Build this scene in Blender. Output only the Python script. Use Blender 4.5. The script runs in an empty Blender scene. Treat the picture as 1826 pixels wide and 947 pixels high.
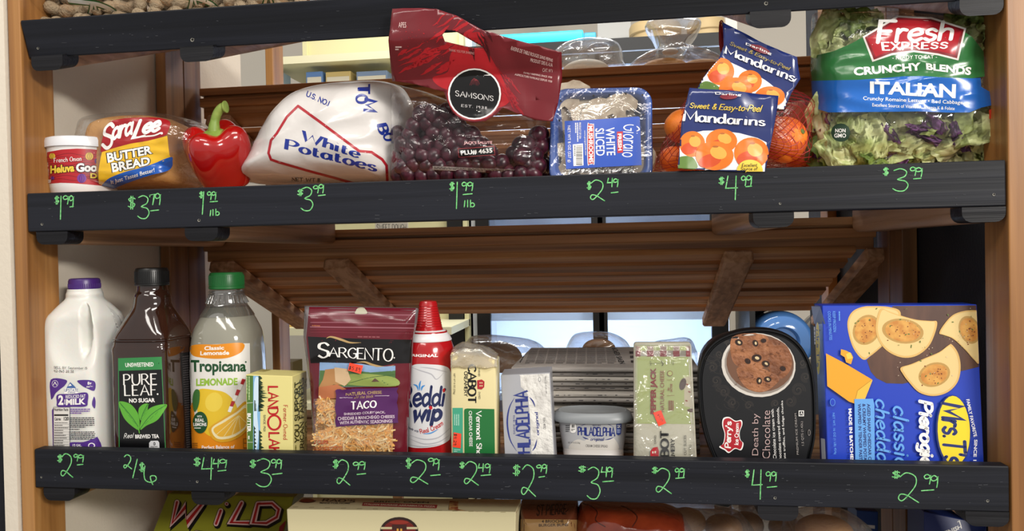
import bpy, bmesh, math, random
from mathutils import Vector, Matrix, noise
from mathutils.bvhtree import BVHTree
from mathutils.geometry import tessellate_polygon
random.seed(7)
C = bpy.context.scene.collection
sc = bpy.context.scene
PI = math.pi

# ------------------------------------------------------------------ camera
FPX = 1370.0; IW, IH = 1826, 947
EYE = 1.25
CAM = Vector((0.8054, -0.95, EYE))
YAW, PITCH, ROLL = 0.1411, -0.0140, -0.0199
RW = 1.244                       # inner width of the rack
def _basis():
    cy, sy, cp, sp, cr, sr = math.cos(YAW), math.sin(YAW), math.cos(PITCH), math.sin(PITCH), math.cos(ROLL), math.sin(ROLL)
    fw = Vector((-sy, cy, 0)); rt = Vector((cy, sy, 0)); up = Vector((0, 0, 1))
    f2 = fw*cp + up*sp; u2 = up*cp - fw*sp
    return rt*cr + u2*sr, u2*cr - rt*sr, f2
RT, UP, FW = _basis()
cd = bpy.data.cameras.new('camera'); cam = bpy.data.objects.new('camera', cd); C.objects.link(cam)
cd.sensor_width = 36.0; cd.sensor_fit = 'HORIZONTAL'; cd.lens = 36.0*FPX/IW
cd.clip_start = 0.02; cd.clip_end = 50
m4 = Matrix((RT, UP, -FW)).transposed().to_4x4(); m4.translation = CAM
cam.matrix_world = m4
sc.camera = cam
def ray(px, py):
    return (FW*FPX + RT*(px-IW/2) + UP*(IH/2-py)).normalized()
def W(px, py, Y):
    "the point at depth Y seen at this place of the photograph"
    d = ray(px, py); return CAM + d*((Y-CAM.y)/d.y)
def spx(Y, px=913, py=473):      # metres per pixel along X at depth Y
    return (W(px+5, py, Y) - W(px-5, py, Y)).x/10
def zat(py, Y, px):
    return W(px, py, Y).z

# ------------------------------------------------------------------ light and exposure
sc.view_settings.view_transform = 'Standard'
sc.view_settings.look = 'None'
sc.view_settings.gamma = 1.0
sc.view_settings.use_curve_mapping = False
sc.view_settings.exposure = 0.0
wd = bpy.data.worlds.new('World'); sc.world = wd; wd.use_nodes = True
wd.node_tree.nodes['Background'].inputs[0].default_value = (1.0, 0.97, 0.93, 1)
wd.node_tree.nodes['Background'].inputs[1].default_value = 0.58
sc.cycles.transparent_max_bounces = 24
sc.cycles.max_bounces = 8
def area(name, loc, target, sx, sy, power, col):
    l = bpy.data.lights.new(name, 'AREA'); l.shape = 'RECTANGLE'; l.size = sx; l.size_y = sy; l.energy = power; l.color = col
    o = bpy.data.objects.new(name, l); C.objects.link(o); o.location = loc
    o.rotation_euler = (Vector(target)-Vector(loc)).to_track_quat('-Z', 'Y').to_euler()
    return o
area('ceiling_lamp', (1.0, -1.0, 2.75), (0.65, 0.0, 1.15), 1.2, 0.25, 17, (1.0, 0.95, 0.88))
area('ceiling_lamp_aisle', (-0.2, -1.7, 2.75), (0.5, 0.0, 1.15), 1.2, 0.25, 12, (1.0, 0.95, 0.88))
area('ceiling_lamp_side', (3.3, -2.8, 2.45), (0.2, 0.1, 1.2), 1.2, 0.35, 125, (1.0, 0.95, 0.88))
area('ceiling_lamp_behind', (0.6, 1.6, 2.85), (0.6, 1.6, 0.0), 1.5, 0.4, 38, (1.0, 0.97, 0.92))

# ------------------------------------------------------------------ materials
def lin(h):
    h = h.lstrip('#'); r = []
    for i in (0, 2, 4):
        c = int(h[i:i+2], 16)/255
        r.append(c/12.92 if c <= 0.04045 else ((c+0.055)/1.055)**2.4)
    return (*r, 1)
_M = {}
def mat(name, h, rough=0.5, metal=0.0, bump=0, bscale=40, coat=0, var=0, vscale=20, h2=None, spec=0.5, trans=0, sss=0, stretch=None, emit=0):
    if name in _M: return _M[name]
    m = bpy.data.materials.new(name); m.use_nodes = True; nt = m.node_tree; b = nt.nodes['Principled BSDF']
    b.inputs['Base Color'].default_value = lin(h); b.inputs['Roughness'].default_value = rough
    b.inputs['Metallic'].default_value = metal; b.inputs['Coat Weight'].default_value = coat
    b.inputs['Specular IOR Level'].default_value = spec; b.inputs['Transmission Weight'].default_value = trans
    if sss: b.inputs['Subsurface Weight'].default_value = sss; b.inputs['Subsurface Scale'].default_value = 0.01
    if emit: b.inputs['Emission Color'].default_value = lin(h); b.inputs['Emission Strength'].default_value = emit
    if bump or var or h2:
        tc = nt.nodes.new('ShaderNodeTexCoord'); mp = nt.nodes.new('ShaderNodeMapping')
        nt.links.new(tc.outputs['Object'], mp.inputs['Vector'])
        if stretch: mp.inputs['Scale'].default_value = stretch
    if bump:
        n = nt.nodes.new('ShaderNodeTexNoise'); n.inputs['Scale'].default_value = bscale; n.inputs['Detail'].default_value = 3
        nt.links.new(mp.outputs[0], n.inputs['Vector'])
        bp = nt.nodes.new('ShaderNodeBump'); bp.inputs['Strength'].default_value = bump; bp.inputs['Distance'].default_value = 0.004
        nt.links.new(n.outputs[0], bp.inputs['Height']); nt.links.new(bp.outputs[0], b.inputs['Normal'])
    if h2:
        n2 = nt.nodes.new('ShaderNodeTexNoise'); n2.inputs['Scale'].default_value = vscale; n2.inputs['Detail'].default_value = 4
        nt.links.new(mp.outputs[0], n2.inputs['Vector'])
        cr = nt.nodes.new('ShaderNodeValToRGB'); cr.color_ramp.elements[0].position = 0.38; cr.color_ramp.elements[1].position = 0.62
        cr.color_ramp.elements[0].color = lin(h); cr.color_ramp.elements[1].color = lin(h2)
        nt.links.new(n2.outputs[0], cr.inputs[0]); nt.links.new(cr.outputs[0], b.inputs['Base Color'])
    _M[name] = m
    return m
def ink(h, rough=0.38):
    return mat('ink_'+h.strip('#')+('' if rough == 0.38 else '_%d' % int(rough*100)), h, rough)
def wood(name, h1, h2, h3, axis, rough=0.45, scale=1.0, bump=0.25):
    if name in _M: return _M[name]
    m = bpy.data.materials.new(name); m.use_nodes = True; nt = m.node_tree; b = nt.nodes['Principled BSDF']
    tc = nt.nodes.new('ShaderNodeTexCoord'); mp = nt.nodes.new('ShaderNodeMapping'); nt.links.new(tc.outputs['Object'], mp.inputs['Vector'])
    s = [60*scale]*3; s['XYZ'.index(axis)] = 1.6*scale; mp.inputs['Scale'].default_value = s
    n = nt.nodes.new('ShaderNodeTexNoise'); n.inputs['Scale'].default_value = 1; n.inputs['Detail'].default_value = 6; n.inputs['Distortion'].default_value = 0.6
    nt.links.new(mp.outputs[0], n.inputs['Vector'])
    mp2 = nt.nodes.new('ShaderNodeMapping'); s2 = [9*scale]*3; s2['XYZ'.index(axis)] = 0.8*scale; mp2.inputs['Scale'].default_value = s2
    nt.links.new(tc.outputs['Object'], mp2.inputs['Vector'])
    n2 = nt.nodes.new('ShaderNodeTexNoise'); n2.inputs['Scale'].default_value = 1; n2.inputs['Detail'].default_value = 3
    nt.links.new(mp2.outputs[0], n2.inputs['Vector'])
    ad = nt.nodes.new('ShaderNodeMath'); ad.operation = 'MULTIPLY_ADD'; ad.inputs[1].default_value = 0.55
    nt.links.new(n.outputs[0], ad.inputs[0])
    mu = nt.nodes.new('ShaderNodeMath'); mu.operation = 'MULTIPLY'; mu.inputs[1].default_value = 0.45; nt.links.new(n2.outputs[0], mu.inputs[0])
    nt.links.new(mu.outputs[0], ad.inputs[2])
    cr = nt.nodes.new('ShaderNodeValToRGB'); e = cr.color_ramp.elements
    e[0].position = 0.36; e[0].color = lin(h1); e[1].position = 0.62; e[1].color = lin(h3)
    x = e.new(0.5); x.color = lin(h2)
    nt.links.new(ad.outputs[0], cr.inputs[0]); nt.links.new(cr.outputs[0], b.inputs['Base Color'])
    b.inputs['Roughness'].default_value = rough
    bp = nt.nodes.new('ShaderNodeBump'); bp.inputs['Strength'].default_value = bump; bp.inputs['Distance'].default_value = 0.002
    nt.links.new(n.outputs[0], bp.inputs['Height']); nt.links.new(bp.outputs[0], b.inputs['Normal'])
    _M[name] = m
    return m
def film(name, gloss=0.16, haze=0.05, bscale=26, bstr=0.5, tint='ffffff', rough=0.1, edge=0.5):
    if name in _M: return _M[name]
    m = bpy.data.materials.new(name); m.use_nodes = True; nt = m.node_tree; nt.nodes.clear()
    out = nt.nodes.new('ShaderNodeOutputMaterial'); tr = nt.nodes.new('ShaderNodeBsdfTransparent'); gl = nt.nodes.new('ShaderNodeBsdfGlossy')
    df = nt.nodes.new('ShaderNodeBsdfDiffuse'); tr.inputs[0].default_value = lin(tint)
    gl.inputs['Roughness'].default_value = rough; df.inputs[0].default_value = (0.8, 0.8, 0.8, 1)
    tc = nt.nodes.new('ShaderNodeTexCoord'); n = nt.nodes.new('ShaderNodeTexNoise'); n.inputs['Scale'].default_value = bscale
    n.inputs['Detail'].default_value = 4; n.inputs['Distortion'].default_value = 1.2
    nt.links.new(tc.outputs['Object'], n.inputs['Vector'])
    bp = nt.nodes.new('ShaderNodeBump'); bp.inputs['Strength'].default_value = bstr; bp.inputs['Distance'].default_value = 0.012
    nt.links.new(n.outputs[0], bp.inputs['Height']); nt.links.new(bp.outputs[0], gl.inputs['Normal'])
    lw = nt.nodes.new('ShaderNodeLayerWeight'); lw.inputs[0].default_value = 0.35
    mm = nt.nodes.new('ShaderNodeMath'); mm.operation = 'MULTIPLY_ADD'; mm.inputs[1].default_value = edge; mm.inputs[2].default_value = gloss
    mm.use_clamp = True; nt.links.new(lw.outputs['Facing'], mm.inputs[0])
    m1 = nt.nodes.new('ShaderNodeMixShader'); m1.inputs[0].default_value = haze; nt.links.new(tr.outputs[0], m1.inputs[1]); nt.links.new(df.outputs[0], m1.inputs[2])
    m2 = nt.nodes.new('ShaderNodeMixShader'); nt.links.new(mm.outputs[0], m2.inputs[0]); nt.links.new(m1.outputs[0], m2.inputs[1]); nt.links.new(gl.outputs[0], m2.inputs[2])
    nt.links.new(m2.outputs[0], out.inputs[0])
    _M[name] = m
    return m

# ------------------------------------------------------------------ objects
def tag(o, label, cat, group=None):
    o['label'] = label; o['category'] = cat
    if group: o['group'] = group
    return o
def thing(name, label, cat, loc=(0, 0, 0), group=None):
    o = bpy.data.objects.new(name, None); C.objects.link(o); o.location = loc; o.empty_display_size = 0.02
    return tag(o, label, cat, group)
def offset_of(o):
    v = Vector((0, 0, 0))
    while o: v += o.location; o = o.parent
    return v
def obj(name, bm, mats, parent=None, smooth=None, label=None):
    "link a bmesh given in world coordinates as one mesh object"
    if not isinstance(mats, (list, tuple)): mats = [mats]
    me = bpy.data.meshes.new(name)
    if parent is not None:
        off = offset_of(parent); bmesh.ops.translate(bm, verts=bm.verts, vec=-off)
    bm.to_mesh(me); bm.free()
    for m in mats: me.materials.append(m)
    if smooth is not None:
        for p in me.polygons: p.use_smooth = True
        if smooth < 179: me.set_sharp_from_angle(angle=math.radians(smooth))
    o = bpy.data.objects.new(name, me); C.objects.link(o); o.parent = parent
    if label: o['label'] = label
    return o
def single(name, label, cat, bm, mats, base, smooth=None, group=None):
    "a thing that is one mesh, its origin at its base"
    base = Vector(base); bmesh.ops.translate(bm, verts=bm.verts, vec=-base)
    o = obj(name, bm, mats, None, smooth); o.location = base
    return tag(o, label, cat, group)
def struct(name, bm, mats, smooth=None):
    o = obj(name, bm, mats, None, smooth); o['kind'] = 'structure'; return o
def dup(root, loc, rot=None, label=None, scale=None, group=None):
    r = root.copy(); C.objects.link(r); r.location = loc
    if rot is not None: r.rotation_euler = rot
    if scale is not None: r.scale = scale
    if label: r['label'] = label
    if group: r['group'] = group
    for ch in root.children:
        c = ch.copy(); C.objects.link(c); c.parent = r
        for g in ch.children:
            d = g.copy(); C.objects.link(d); d.parent = c
    return r

# ------------------------------------------------------------------ shapes
def add_box(bm, lo, hi, bev=0.0, seg=2, mi=0):
    g = bmesh.ops.create_cube(bm, size=1.0); vs = g['verts']
    lo, hi = Vector(lo), Vector(hi)
    for v in vs:
        v.co = Vector((lo[i] + (v.co[i]+0.5)*(hi[i]-lo[i]) for i in range(3)))
    fs = list({f for v in vs for f in v.link_faces})
    if bev:
        es = list({e for v in vs for e in v.link_edges})
        r = bmesh.ops.bevel(bm, geom=es, offset=bev, segments=seg, affect='EDGES', profile=0.5)
        fs = r['faces'] + [f for f in fs if f.is_valid]
        vs = list({v for f in fs for v in f.verts})
    for f in fs: f.material_index = mi
    return vs
def box(lo, hi, bev=0.0, seg=2):
    bm = bmesh.new(); add_box(bm, lo, hi, bev, seg); return bm
def add_hex(bm, fr, bk, mi=0, bev=0, seg=2):
    "a box from four front corners and four back corners (TL, TR, BR, BL)"
    v = [bm.verts.new(p) for p in list(fr)+list(bk)]
    fs = []
    for q in ((3, 2, 1, 0), (4, 5, 6, 7), (0, 1, 5, 4), (2, 3, 7, 6), (1, 2, 6, 5), (3, 0, 4, 7)):
        fs.append(bm.faces.new([v[i] for i in q]))
    for f in fs: f.material_index = mi
    if bev:
        bmesh.ops.bevel(bm, geom=list({e for f in fs for e in f.edges}), offset=bev, segments=seg, affect='EDGES', profile=0.5)
    return v
def add_lathe(bm, prof, c, n=32, axis='Z', mi=0, rx=1.0, ry=1.0, capends=True):
    rings = []
    for r, h in prof:
        ring = []
        for i in range(n):
            a = 2*PI*i/n
            p = (r*rx*math.cos(a), r*ry*math.sin(a), h)
            if axis == 'Y': p = (p[0], p[2], p[1])
            elif axis == 'X': p = (p[2], p[0], p[1])
            ring.append(bm.verts.new(Vector(c)+Vector(p)))
        rings.append(ring)
    for a, b in zip(rings, rings[1:]):
        for i in range(n):
            f = bm.faces.new((a[i], a[(i+1) % n], b[(i+1) % n], b[i])); f.material_index = mi
    if capends:
        f = bm.faces.new(rings[0][::-1]); f.material_index = mi
        f = bm.faces.new(rings[-1]); f.material_index = mi
    return rings
def add_loft(bm, secs, n=48, mi=0, cap=True):
    "secs: (z, cx, cy, hx, hy, power) superellipse rings"
    rings = []
    for z, cx, cy, hx, hy, p in secs:
        ring = []
        for i in range(n):
            a = 2*PI*(i+0.5)/n; ca, sa = math.cos(a), math.sin(a)
            r = (abs(ca)**p + abs(sa)**p)**(-1/p)
            ring.append(bm.verts.new((cx+hx*r*ca, cy+hy*r*sa, z)))
        rings.append(ring)
    for a, b in zip(rings, rings[1:]):
        for i in range(n):
            f = bm.faces.new((a[i], a[(i+1) % n], b[(i+1) % n], b[i])); f.material_index = mi
    if cap:
        bm.faces.new(rings[0][::-1]).material_index = mi; bm.faces.new(rings[-1]).material_index = mi
    return rings
def smooth_path(pts, closed=False, k=6):
    n = len(pts)
    if n < 3: return [Vector(p) for p in pts]
    P = [Vector(p) for p in pts]; out = []
    for i in range(n if closed else n-1):
        if closed: a, b, c, d = P[i-1], P[i], P[(i+1) % n], P[(i+2) % n]
        else: a, b, c, d = P[max(i-1, 0)], P[i], P[i+1], P[min(i+2, n-1)]
        for j in range(k):
            t = j/k
            out.append(0.5*((2*b)+(c-a)*t+(2*a-5*b+4*c-d)*t*t+(3*b-a-3*c+d)*t**3))
    if not closed: out.append(P[-1])
    return out
def add_tube(bm, pts, rad, n=8, mi=0, cap=True):
    P = [Vector(p) for p in pts]; rs = rad if isinstance(rad, (list, tuple)) else [rad]*len(P)
    prev = None; rings = []
    for i, p in enumerate(P):
        t = (P[min(i+1, len(P)-1)]-P[max(i-1, 0)])
        t = t.normalized() if t.length > 1e-9 else Vector((0, 0, 1))
        u = prev - t*prev.dot(t) if prev is not None else t.orthogonal()
        if u.length < 1e-6: u = t.orthogonal()
        u.normalize(); prev = u; w = t.cross(u)
        rings.append([bm.verts.new(p + (u*math.cos(2*PI*j/n)+w*math.sin(2*PI*j/n))*rs[i]) for j in range(n)])
    for a, b in zip(rings, rings[1:]):
        for j in range(n):
            f = bm.faces.new((a[j], a[(j+1) % n], b[(j+1) % n], b[j])); f.material_index = mi
    if cap:
        bm.faces.new(rings[0][::-1]).material_index = mi; bm.faces.new(rings[-1]).material_index = mi
def resample(P, n):
    P = [Vector(p) for p in P]; L = [0.0]
    for a, b in zip(P, P[1:]+P[:1]): L.append(L[-1]+(b-a).length)
    out = []; j = 0
    for i in range(n):
        t = L[-1]*i/n
        while L[j+1] < t: j += 1
        a, b = P[j], P[(j+1) % len(P)]; s = (t-L[j])/max(L[j+1]-L[j], 1e-9)
        out.append(a.lerp(b, s))
    return out
def pillow(px, Y, tf, tb, n=110, m=16, pw=3.0, wr=0.0, wf=22, seed=0, sm=True, ctr=None, mi=0, ex=0.5, lean=0.0):
    "a filled bag: px is its outline in the photograph at depth Y, tf/tb how far it bulges to the front and back"
    O = [W(x, y, Y) for x, y in px]
    if sm: O = smooth_path(O, True, 4)
    O = resample(O, n)
    c = W(*ctr, Y) if ctr else sum(O, Vector())/len(O)
    zlo = min(p.z for p in O)
    bm = bmesh.new()
    def pt(s, i, side):
        p = c.lerp(O[i], s)
        h = (max(0.0, 1-s**pw))**ex
        y = Y + (-tf if side < 0 else tb)*h + lean*(p.z-zlo)
        q = Vector((p.x, y, p.z))
        if wr and s < 0.999:
            k = wr*min(1, (1-s)*6)
            d = noise.noise(Vector((q.x*wf, q.z*wf, seed*3.1)))*0.6 + (0.5-abs(noise.noise(Vector((q.x*wf*0.8+5, q.z*wf*1.7, seed+7.7)))))*0.8
            q.y += side*k*d*(1 if side < 0 else 0.4)
        return q
    edge = [bm.verts.new(pt(1, i, -1)) for i in range(n)]
    for side in (-1, 1):
        prev = edge
        for j in range(1, m):
            s = 1-(j/m)**1.25 if j < m else 0
            ring = [bm.verts.new(pt(s, i, side)) for i in range(n)]
            for i in range(n):
                q = (prev[i], prev[(i+1) % n], ring[(i+1) % n], ring[i])
                f = bm.faces.new(q if side < 0 else q[::-1]); f.material_index = mi
            prev = ring
        cv = bm.verts.new(pt(0, 0, side))
        for i in range(n):
            q = (prev[i], prev[(i+1) % n], cv)
            bm.faces.new(q if side < 0 else q[::-1]).material_index = mi
    bmesh.ops.recalc_face_normals(bm, faces=bm.faces)
    return bm
def quad_at(px, Yt, Yb, zs=None):
    "TL, TR, BR, BL world corners of a face whose top lies at depth Yt and bottom at Yb, its foot carried down to height zs"
    tl, tr, br, bl = px
    a, b, c, d = W(*tl, Yt), W(*tr, Yt), W(*br, Yb), W(*bl, Yb)
    if zs is not None:
        c = b + (c-b)*((zs-b.z)/(c.z-b.z)); d = a + (d-a)*((zs-a.z)/(d.z-a.z))
    return [a, b, c, d]
def slab_box(q, depth, bev=0.0, seg=2, n=None):
    "a carton from its front face q, carried back by depth"
    bm = bmesh.new(); v = Vector((0, depth, 0)) if n is None else n*depth
    add_hex(bm, q, [p+v for p in q], 0, bev, seg)
    bmesh.ops.recalc_face_normals(bm, faces=bm.faces)
    return bm
def sheet(polys, Y, step=0.012, wr=0.0, wf=20, seed=0, thick=0.0006, yfun=None):
    "a film sheet with holes: polys in photograph coordinates, the first the outline"
    bm = bmesh.new(); L = [[Vector((p.x, p.z, 0)) for p in (W(x, y, Y) for x, y in pl)] for pl in polys]
    flat = [v for l in L for v in l]; tris = tessellate_polygon(L)
    vs = [bm.verts.new((v.x, Y, v.y)) for v in flat]
    for t in tris:
        try: bm.faces.new([vs[i] for i in t])
        except ValueError: pass
    grid_cut(bm, step, (0, 2))
    for v in bm.verts:
        d = wr*(noise.noise(Vector((v.co.x*wf, v.co.z*wf, seed))) + 0.6*(0.4-abs(noise.noise(Vector((v.co.x*wf*1.5, v.co.z*wf*1.2, seed+4))))))
        v.co.y += d + (yfun(v.co) if yfun else 0)
    bmesh.ops.recalc_face_normals(bm, faces=bm.faces)
    if thick: bmesh.ops.solidify(bm, geom=list(bm.faces), thickness=thick)
    return bm
def grid_cut(bm, step, axes, fixed=False):
    for ax in axes:
        lo = min(v.co[ax] for v in bm.verts); hi = max(v.co[ax] for v in bm.verts)
        k = int((hi-lo)/step)
        if fixed:
            a0 = math.floor(lo/step)+1; k = max(0, math.ceil(hi/step)-a0)
        for i in range(1, k+1):
            co = [0, 0, 0]; no = [0, 0, 0]; co[ax] = (a0+i-1)*step if fixed else lo+(hi-lo)*i/(k+1); no[ax] = 1
            bmesh.ops.bisect_plane(bm, geom=list(bm.verts)+list(bm.edges)+list(bm.faces), plane_co=co, plane_no=no, dist=1e-7)

# ------------------------------------------------------------------ lettering
_T = {}
def type_mesh(s, bold=0.0, shear=0.0, space=1.0):
    k = (s, bold, shear, space)
    if k not in _T:
        cu = bpy.data.curves.new('type', 'FONT'); cu.body = s; cu.size = 1; cu.offset = bold; cu.shear = shear; cu.space_character = space
        cu.resolution_u = 3
        o = bpy.data.objects.new('type', cu); me = o.to_mesh()
        vs = [(v.co.x, v.co.y) for v in me.vertices]; fs = [tuple(p.vertices) for p in me.polygons]
        o.to_mesh_clear(); bpy.data.objects.remove(o); bpy.data.curves.remove(cu)
        x0 = min(v[0] for v in vs); x1 = max(v[0] for v in vs); y0 = min(v[1] for v in vs); y1 = max(v[1] for v in vs)
        _T[k] = ([((x-x0)/(x1-x0), (y-y0)/(y1-y0)) for x, y in vs], fs)
    return _T[k]
# drawn letters: width, then strokes (c curved, l straight, o closed curve) on a grid 10 high
G = {
'A': (8, 'l0,0 4,10 8,0;l1.7,3.6 6.3,3.6'), 'B': (6.4, 'l0,0 0,10;c0,10 3.6,9.9 5.6,7.7 3.8,5.4 0,5.3;c0,5.3 4.2,5.1 6.3,2.7 4.2,.1 0,0'),
'C': (7, 'c7,8 4.5,10 1.4,8.6 0,5 1.4,1.4 4.5,0 7,2'), 'D': (7, 'l0,0 0,10;c0,10 3.6,9.9 6.4,8 7,5 6.4,2 3.6,.1 0,0'),
'E': (5.5, 'l5.5,10 0,10 0,0 5.5,0;l0,5.2 4.4,5.2'), 'F': (5.5, 'l5.5,10 0,10 0,0;l0,5.2 4.2,5.2'),
'G': (7.2, 'c7,8.2 4.5,10 1.4,8.6 0,5 1.4,1.4 4.5,0 7,1.6;l7,1.4 7,4.6 4.4,4.6'), 'H': (7, 'l0,0 0,10;l7,0 7,10;l0,5.2 7,5.2'),
'I': (1, 'l.5,0 .5,10'), 'J': (5, 'c4.5,10 4.5,2.4 3.4,.3 1.6,.1 0,1.6'), 'K': (6.8, 'l0,0 0,10;l6.2,10 0,4.4;l2.4,6.4 6.8,0'), 'L': (5.4, 'l0,10 0,0 5.4,0'),
'M': (8.8, 'l0,0 .6,10 4.4,2 8.2,10 8.8,0'), 'N': (7.4, 'l0,0 0,10 7.4,0 7.4,10'), 'O': (8, 'o4,10 1.2,8.6 0,5 1.2,1.4 4,0 6.8,1.4 8,5 6.8,8.6'),
'P': (6, 'l0,0 0,10;c0,10 3.8,9.9 5.9,7.5 3.8,4.9 0,4.8'), 'R': (6.8, 'l0,0 0,10;c0,10 3.8,9.9 5.7,7.6 3.8,5.1 0,5;l3,5 6.8,0'),
'S': (6, 'c5.5,8.2 3.4,10 .9,9 .7,6.6 3,5.2 5.3,3.8 5.3,1.2 3,0 .3,1.8'), 'T': (7, 'l0,10 7,10;l3.5,10 3.5,0'),
'U': (7, 'c0,10 0,3.6 1.2,.7 3.5,0 5.8,.7 7,3.6 7,10'), 'V': (8, 'l0,10 4,0 8,10'), 'W': (11, 'l0,10 2.8,0 5.5,8 8.2,0 11,10'),
'X': (7, 'l0,10 7,0;l7,10 0,0'), 'Y': (7, 'l0,10 3.5,4.6 7,10;l3.5,4.6 3.5,0'), 'Z': (6.5, 'l0,10 6.5,10 0,0 6.5,0'),
'a': (5.4, 'c4.6,4.6 2.6,6 .5,4.6 .3,1.8 2,0 4.4,1.8;l4.7,6 4.7,1 5.4,.2'), 'b': (5, 'l.3,10 .3,0;c.3,4.4 2.6,6 4.8,4.4 4.8,1.6 2.6,0 .3,1.4'),
'c': (4.6, 'c4.5,5 2.6,6 .5,4.6 .3,1.8 2.4,0 4.6,1.2'), 'd': (5.4, 'c4.6,4.6 2.6,6 .5,4.6 .3,1.8 2,0 4.4,1.8;l4.7,10 4.7,1 5.4,.2'),
'e': (4.9, 'c.4,3 3,3.2 4.7,4 3.8,5.8 2.4,6 .5,4.6 .3,1.8 2.4,0 4.9,1.2'), 'f': (3.8, 'c3.8,9.4 2.6,10 1.6,8.6 1.5,0;l0,6 3.4,6'),
'g': (5, 'c4.5,4.6 2.6,6 .5,4.6 .3,2 2,.4 4.3,2;c4.6,6 4.6,-1.4 3.2,-3 .6,-2.4'), 'h': (5, 'l.3,10 .3,0;c.3,3.8 2,5.9 4,5.6 4.6,4 4.7,0'),
'i': (1.6, 'l.6,6 .6,0;l.6,8.6 .7,8.7'), 'l': (1.4, 'l.5,10 .5,0'), 'm': (8, 'l.3,6 .3,0;c.3,3.8 1.8,5.9 3.4,5.6 4,4 4,0;c4,3.8 5.4,5.9 7,5.6 7.6,4 7.7,0'),
'n': (5, 'l.3,6 .3,0;c.3,3.8 2,5.9 4,5.6 4.6,4 4.7,0'), 'o': (5.2, 'o2.6,6 .8,5 .1,3 .8,1 2.6,0 4.4,1 5.1,3 4.4,5'),
'p': (5, 'l.3,6 .3,-3;c.3,4.4 2.6,6 4.8,4.4 4.8,1.6 2.6,0 .3,1.4'), 'r': (3.6, 'l.3,6 .3,0;c.3,3.6 1.8,5.8 3.6,5.6'),
's': (4.2, 'c3.9,5 2.4,6 .7,5.2 .8,3.8 2.2,3.1 3.8,2.2 3.6,.7 2,0 .2,1'), 't': (3.6, 'c1.3,8.4 1.3,1.6 2.2,.1 3.6,.8;l0,6 3.2,6'),
'u': (5, 'c.3,6 .4,1.6 1.6,.1 3.4,.5 4.6,2.4;l4.7,6 4.7,0'), 'w': (7, 'l0,6 1.7,0 3.5,5.2 5.3,0 7,6'), 'x': (5, 'l0,6 5,0;l5,6 0,0'), 'v': (5, 'l0,6 2.5,0 5,6'), 'k': (4.8, 'l.3,10 .3,0;l4.4,6 .3,2.6;l2,4 4.8,0'), 'z': (4.4, 'l0,6 4.4,6 0,0 4.4,0'), 'y': (5, 'l0,6 2.6,.4;l5,6 2.2,-1.8 .8,-3'),
"'": (1.4, 'l.8,10 .5,7.6'), '.': (1.4, 'l.5,.3 .6,.4'), ' ': (3, ''), '&': (6, 'c6,0 1.4,6.4 1.6,9 3.2,9.6 4,8 1.2,4.4 .2,2 2,0 4.2,.8 5.6,4'), '-': (3, 'l.3,3.2 2.7,3.2'),
# chalk marker figures
'$': (6, 'c5.4,8 3.2,9 .8,7.6 2.6,5.4 5.2,3.8 3.6,1.4 .4,2.2;l2.4,10 2.2,0;l3.8,10 3.6,0'), '1': (1, 'l.6,10 .4,0'), '2': (6, 'c.6,8.6 2.4,10 4.8,8.8 5,6 3,2.6 1.2,.6 .2,1.4 .8,2.8 2.6,2.4 4.6,.9 5.8,0'),
'3': (6, 'c.6,9.2 3,10 5.2,8.8 4.6,6.6 2,5.2 4.8,4.4 5.8,2.4 4.4,.2 2,0 .2,1'), '4': (6, 'l1.2,10 .2,4.8 5.4,5;l4.8,10 4.4,0'), '6': (6, 'c.6,10 .2,6 .8,2.4 3.2,1.2 5.4,2.6 5,4.6 3,4.4 3.4,1.6 4,0'),
'7': (5, 'l.2,8.8 4.8,10 3,0;l.2,8.8 .4,7.4'), '9': (5, 'c4.2,8.4 2.2,10 .3,8 1.2,5.6 3.6,6.4 4.4,9 4.3,4 3.8,0'), '/': (3, 'l3,10 0,0'), '_': (6, 'l0,.4 6,.6'),
'8': (5, 'o2.5,10 .6,8.4 2.5,5.4 4.6,2 2.5,0 .4,2 2.5,5.4 4.4,8.4'), '5': (5, 'l4.6,10 .8,10 .6,6;c.6,6 3.4,6.4 4.8,3.6 3.2,.4 .2,.8'), '0': (5, 'o2.5,10 .3,5 2.5,0 4.7,5'), '%': (7, 'l6,10 1,0;o1.6,10 .2,8 1.6,6 3,8;o5.6,4 4.2,2 5.6,0 7,2'), '#': (6, 'l2,10 1,0;l5,10 4,0;l0,6.6 6,6.6;l0,3.4 6,3.4'),
}
def glyph(ch):
    w, s = G[ch]; out = []
    for st in [x for x in s.split(';') if x]:
        pts = [tuple(float(q) for q in p.split(',')) for p in st[1:].split()]
        P = [Vector((x, y, 0)) for x, y in pts]
        if st[0] == 'c': P = smooth_path(P, False, 5)
        elif st[0] == 'o': P = smooth_path(P, True, 4); P.append(P[0])
        out.append(P)
    return w, out

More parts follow.
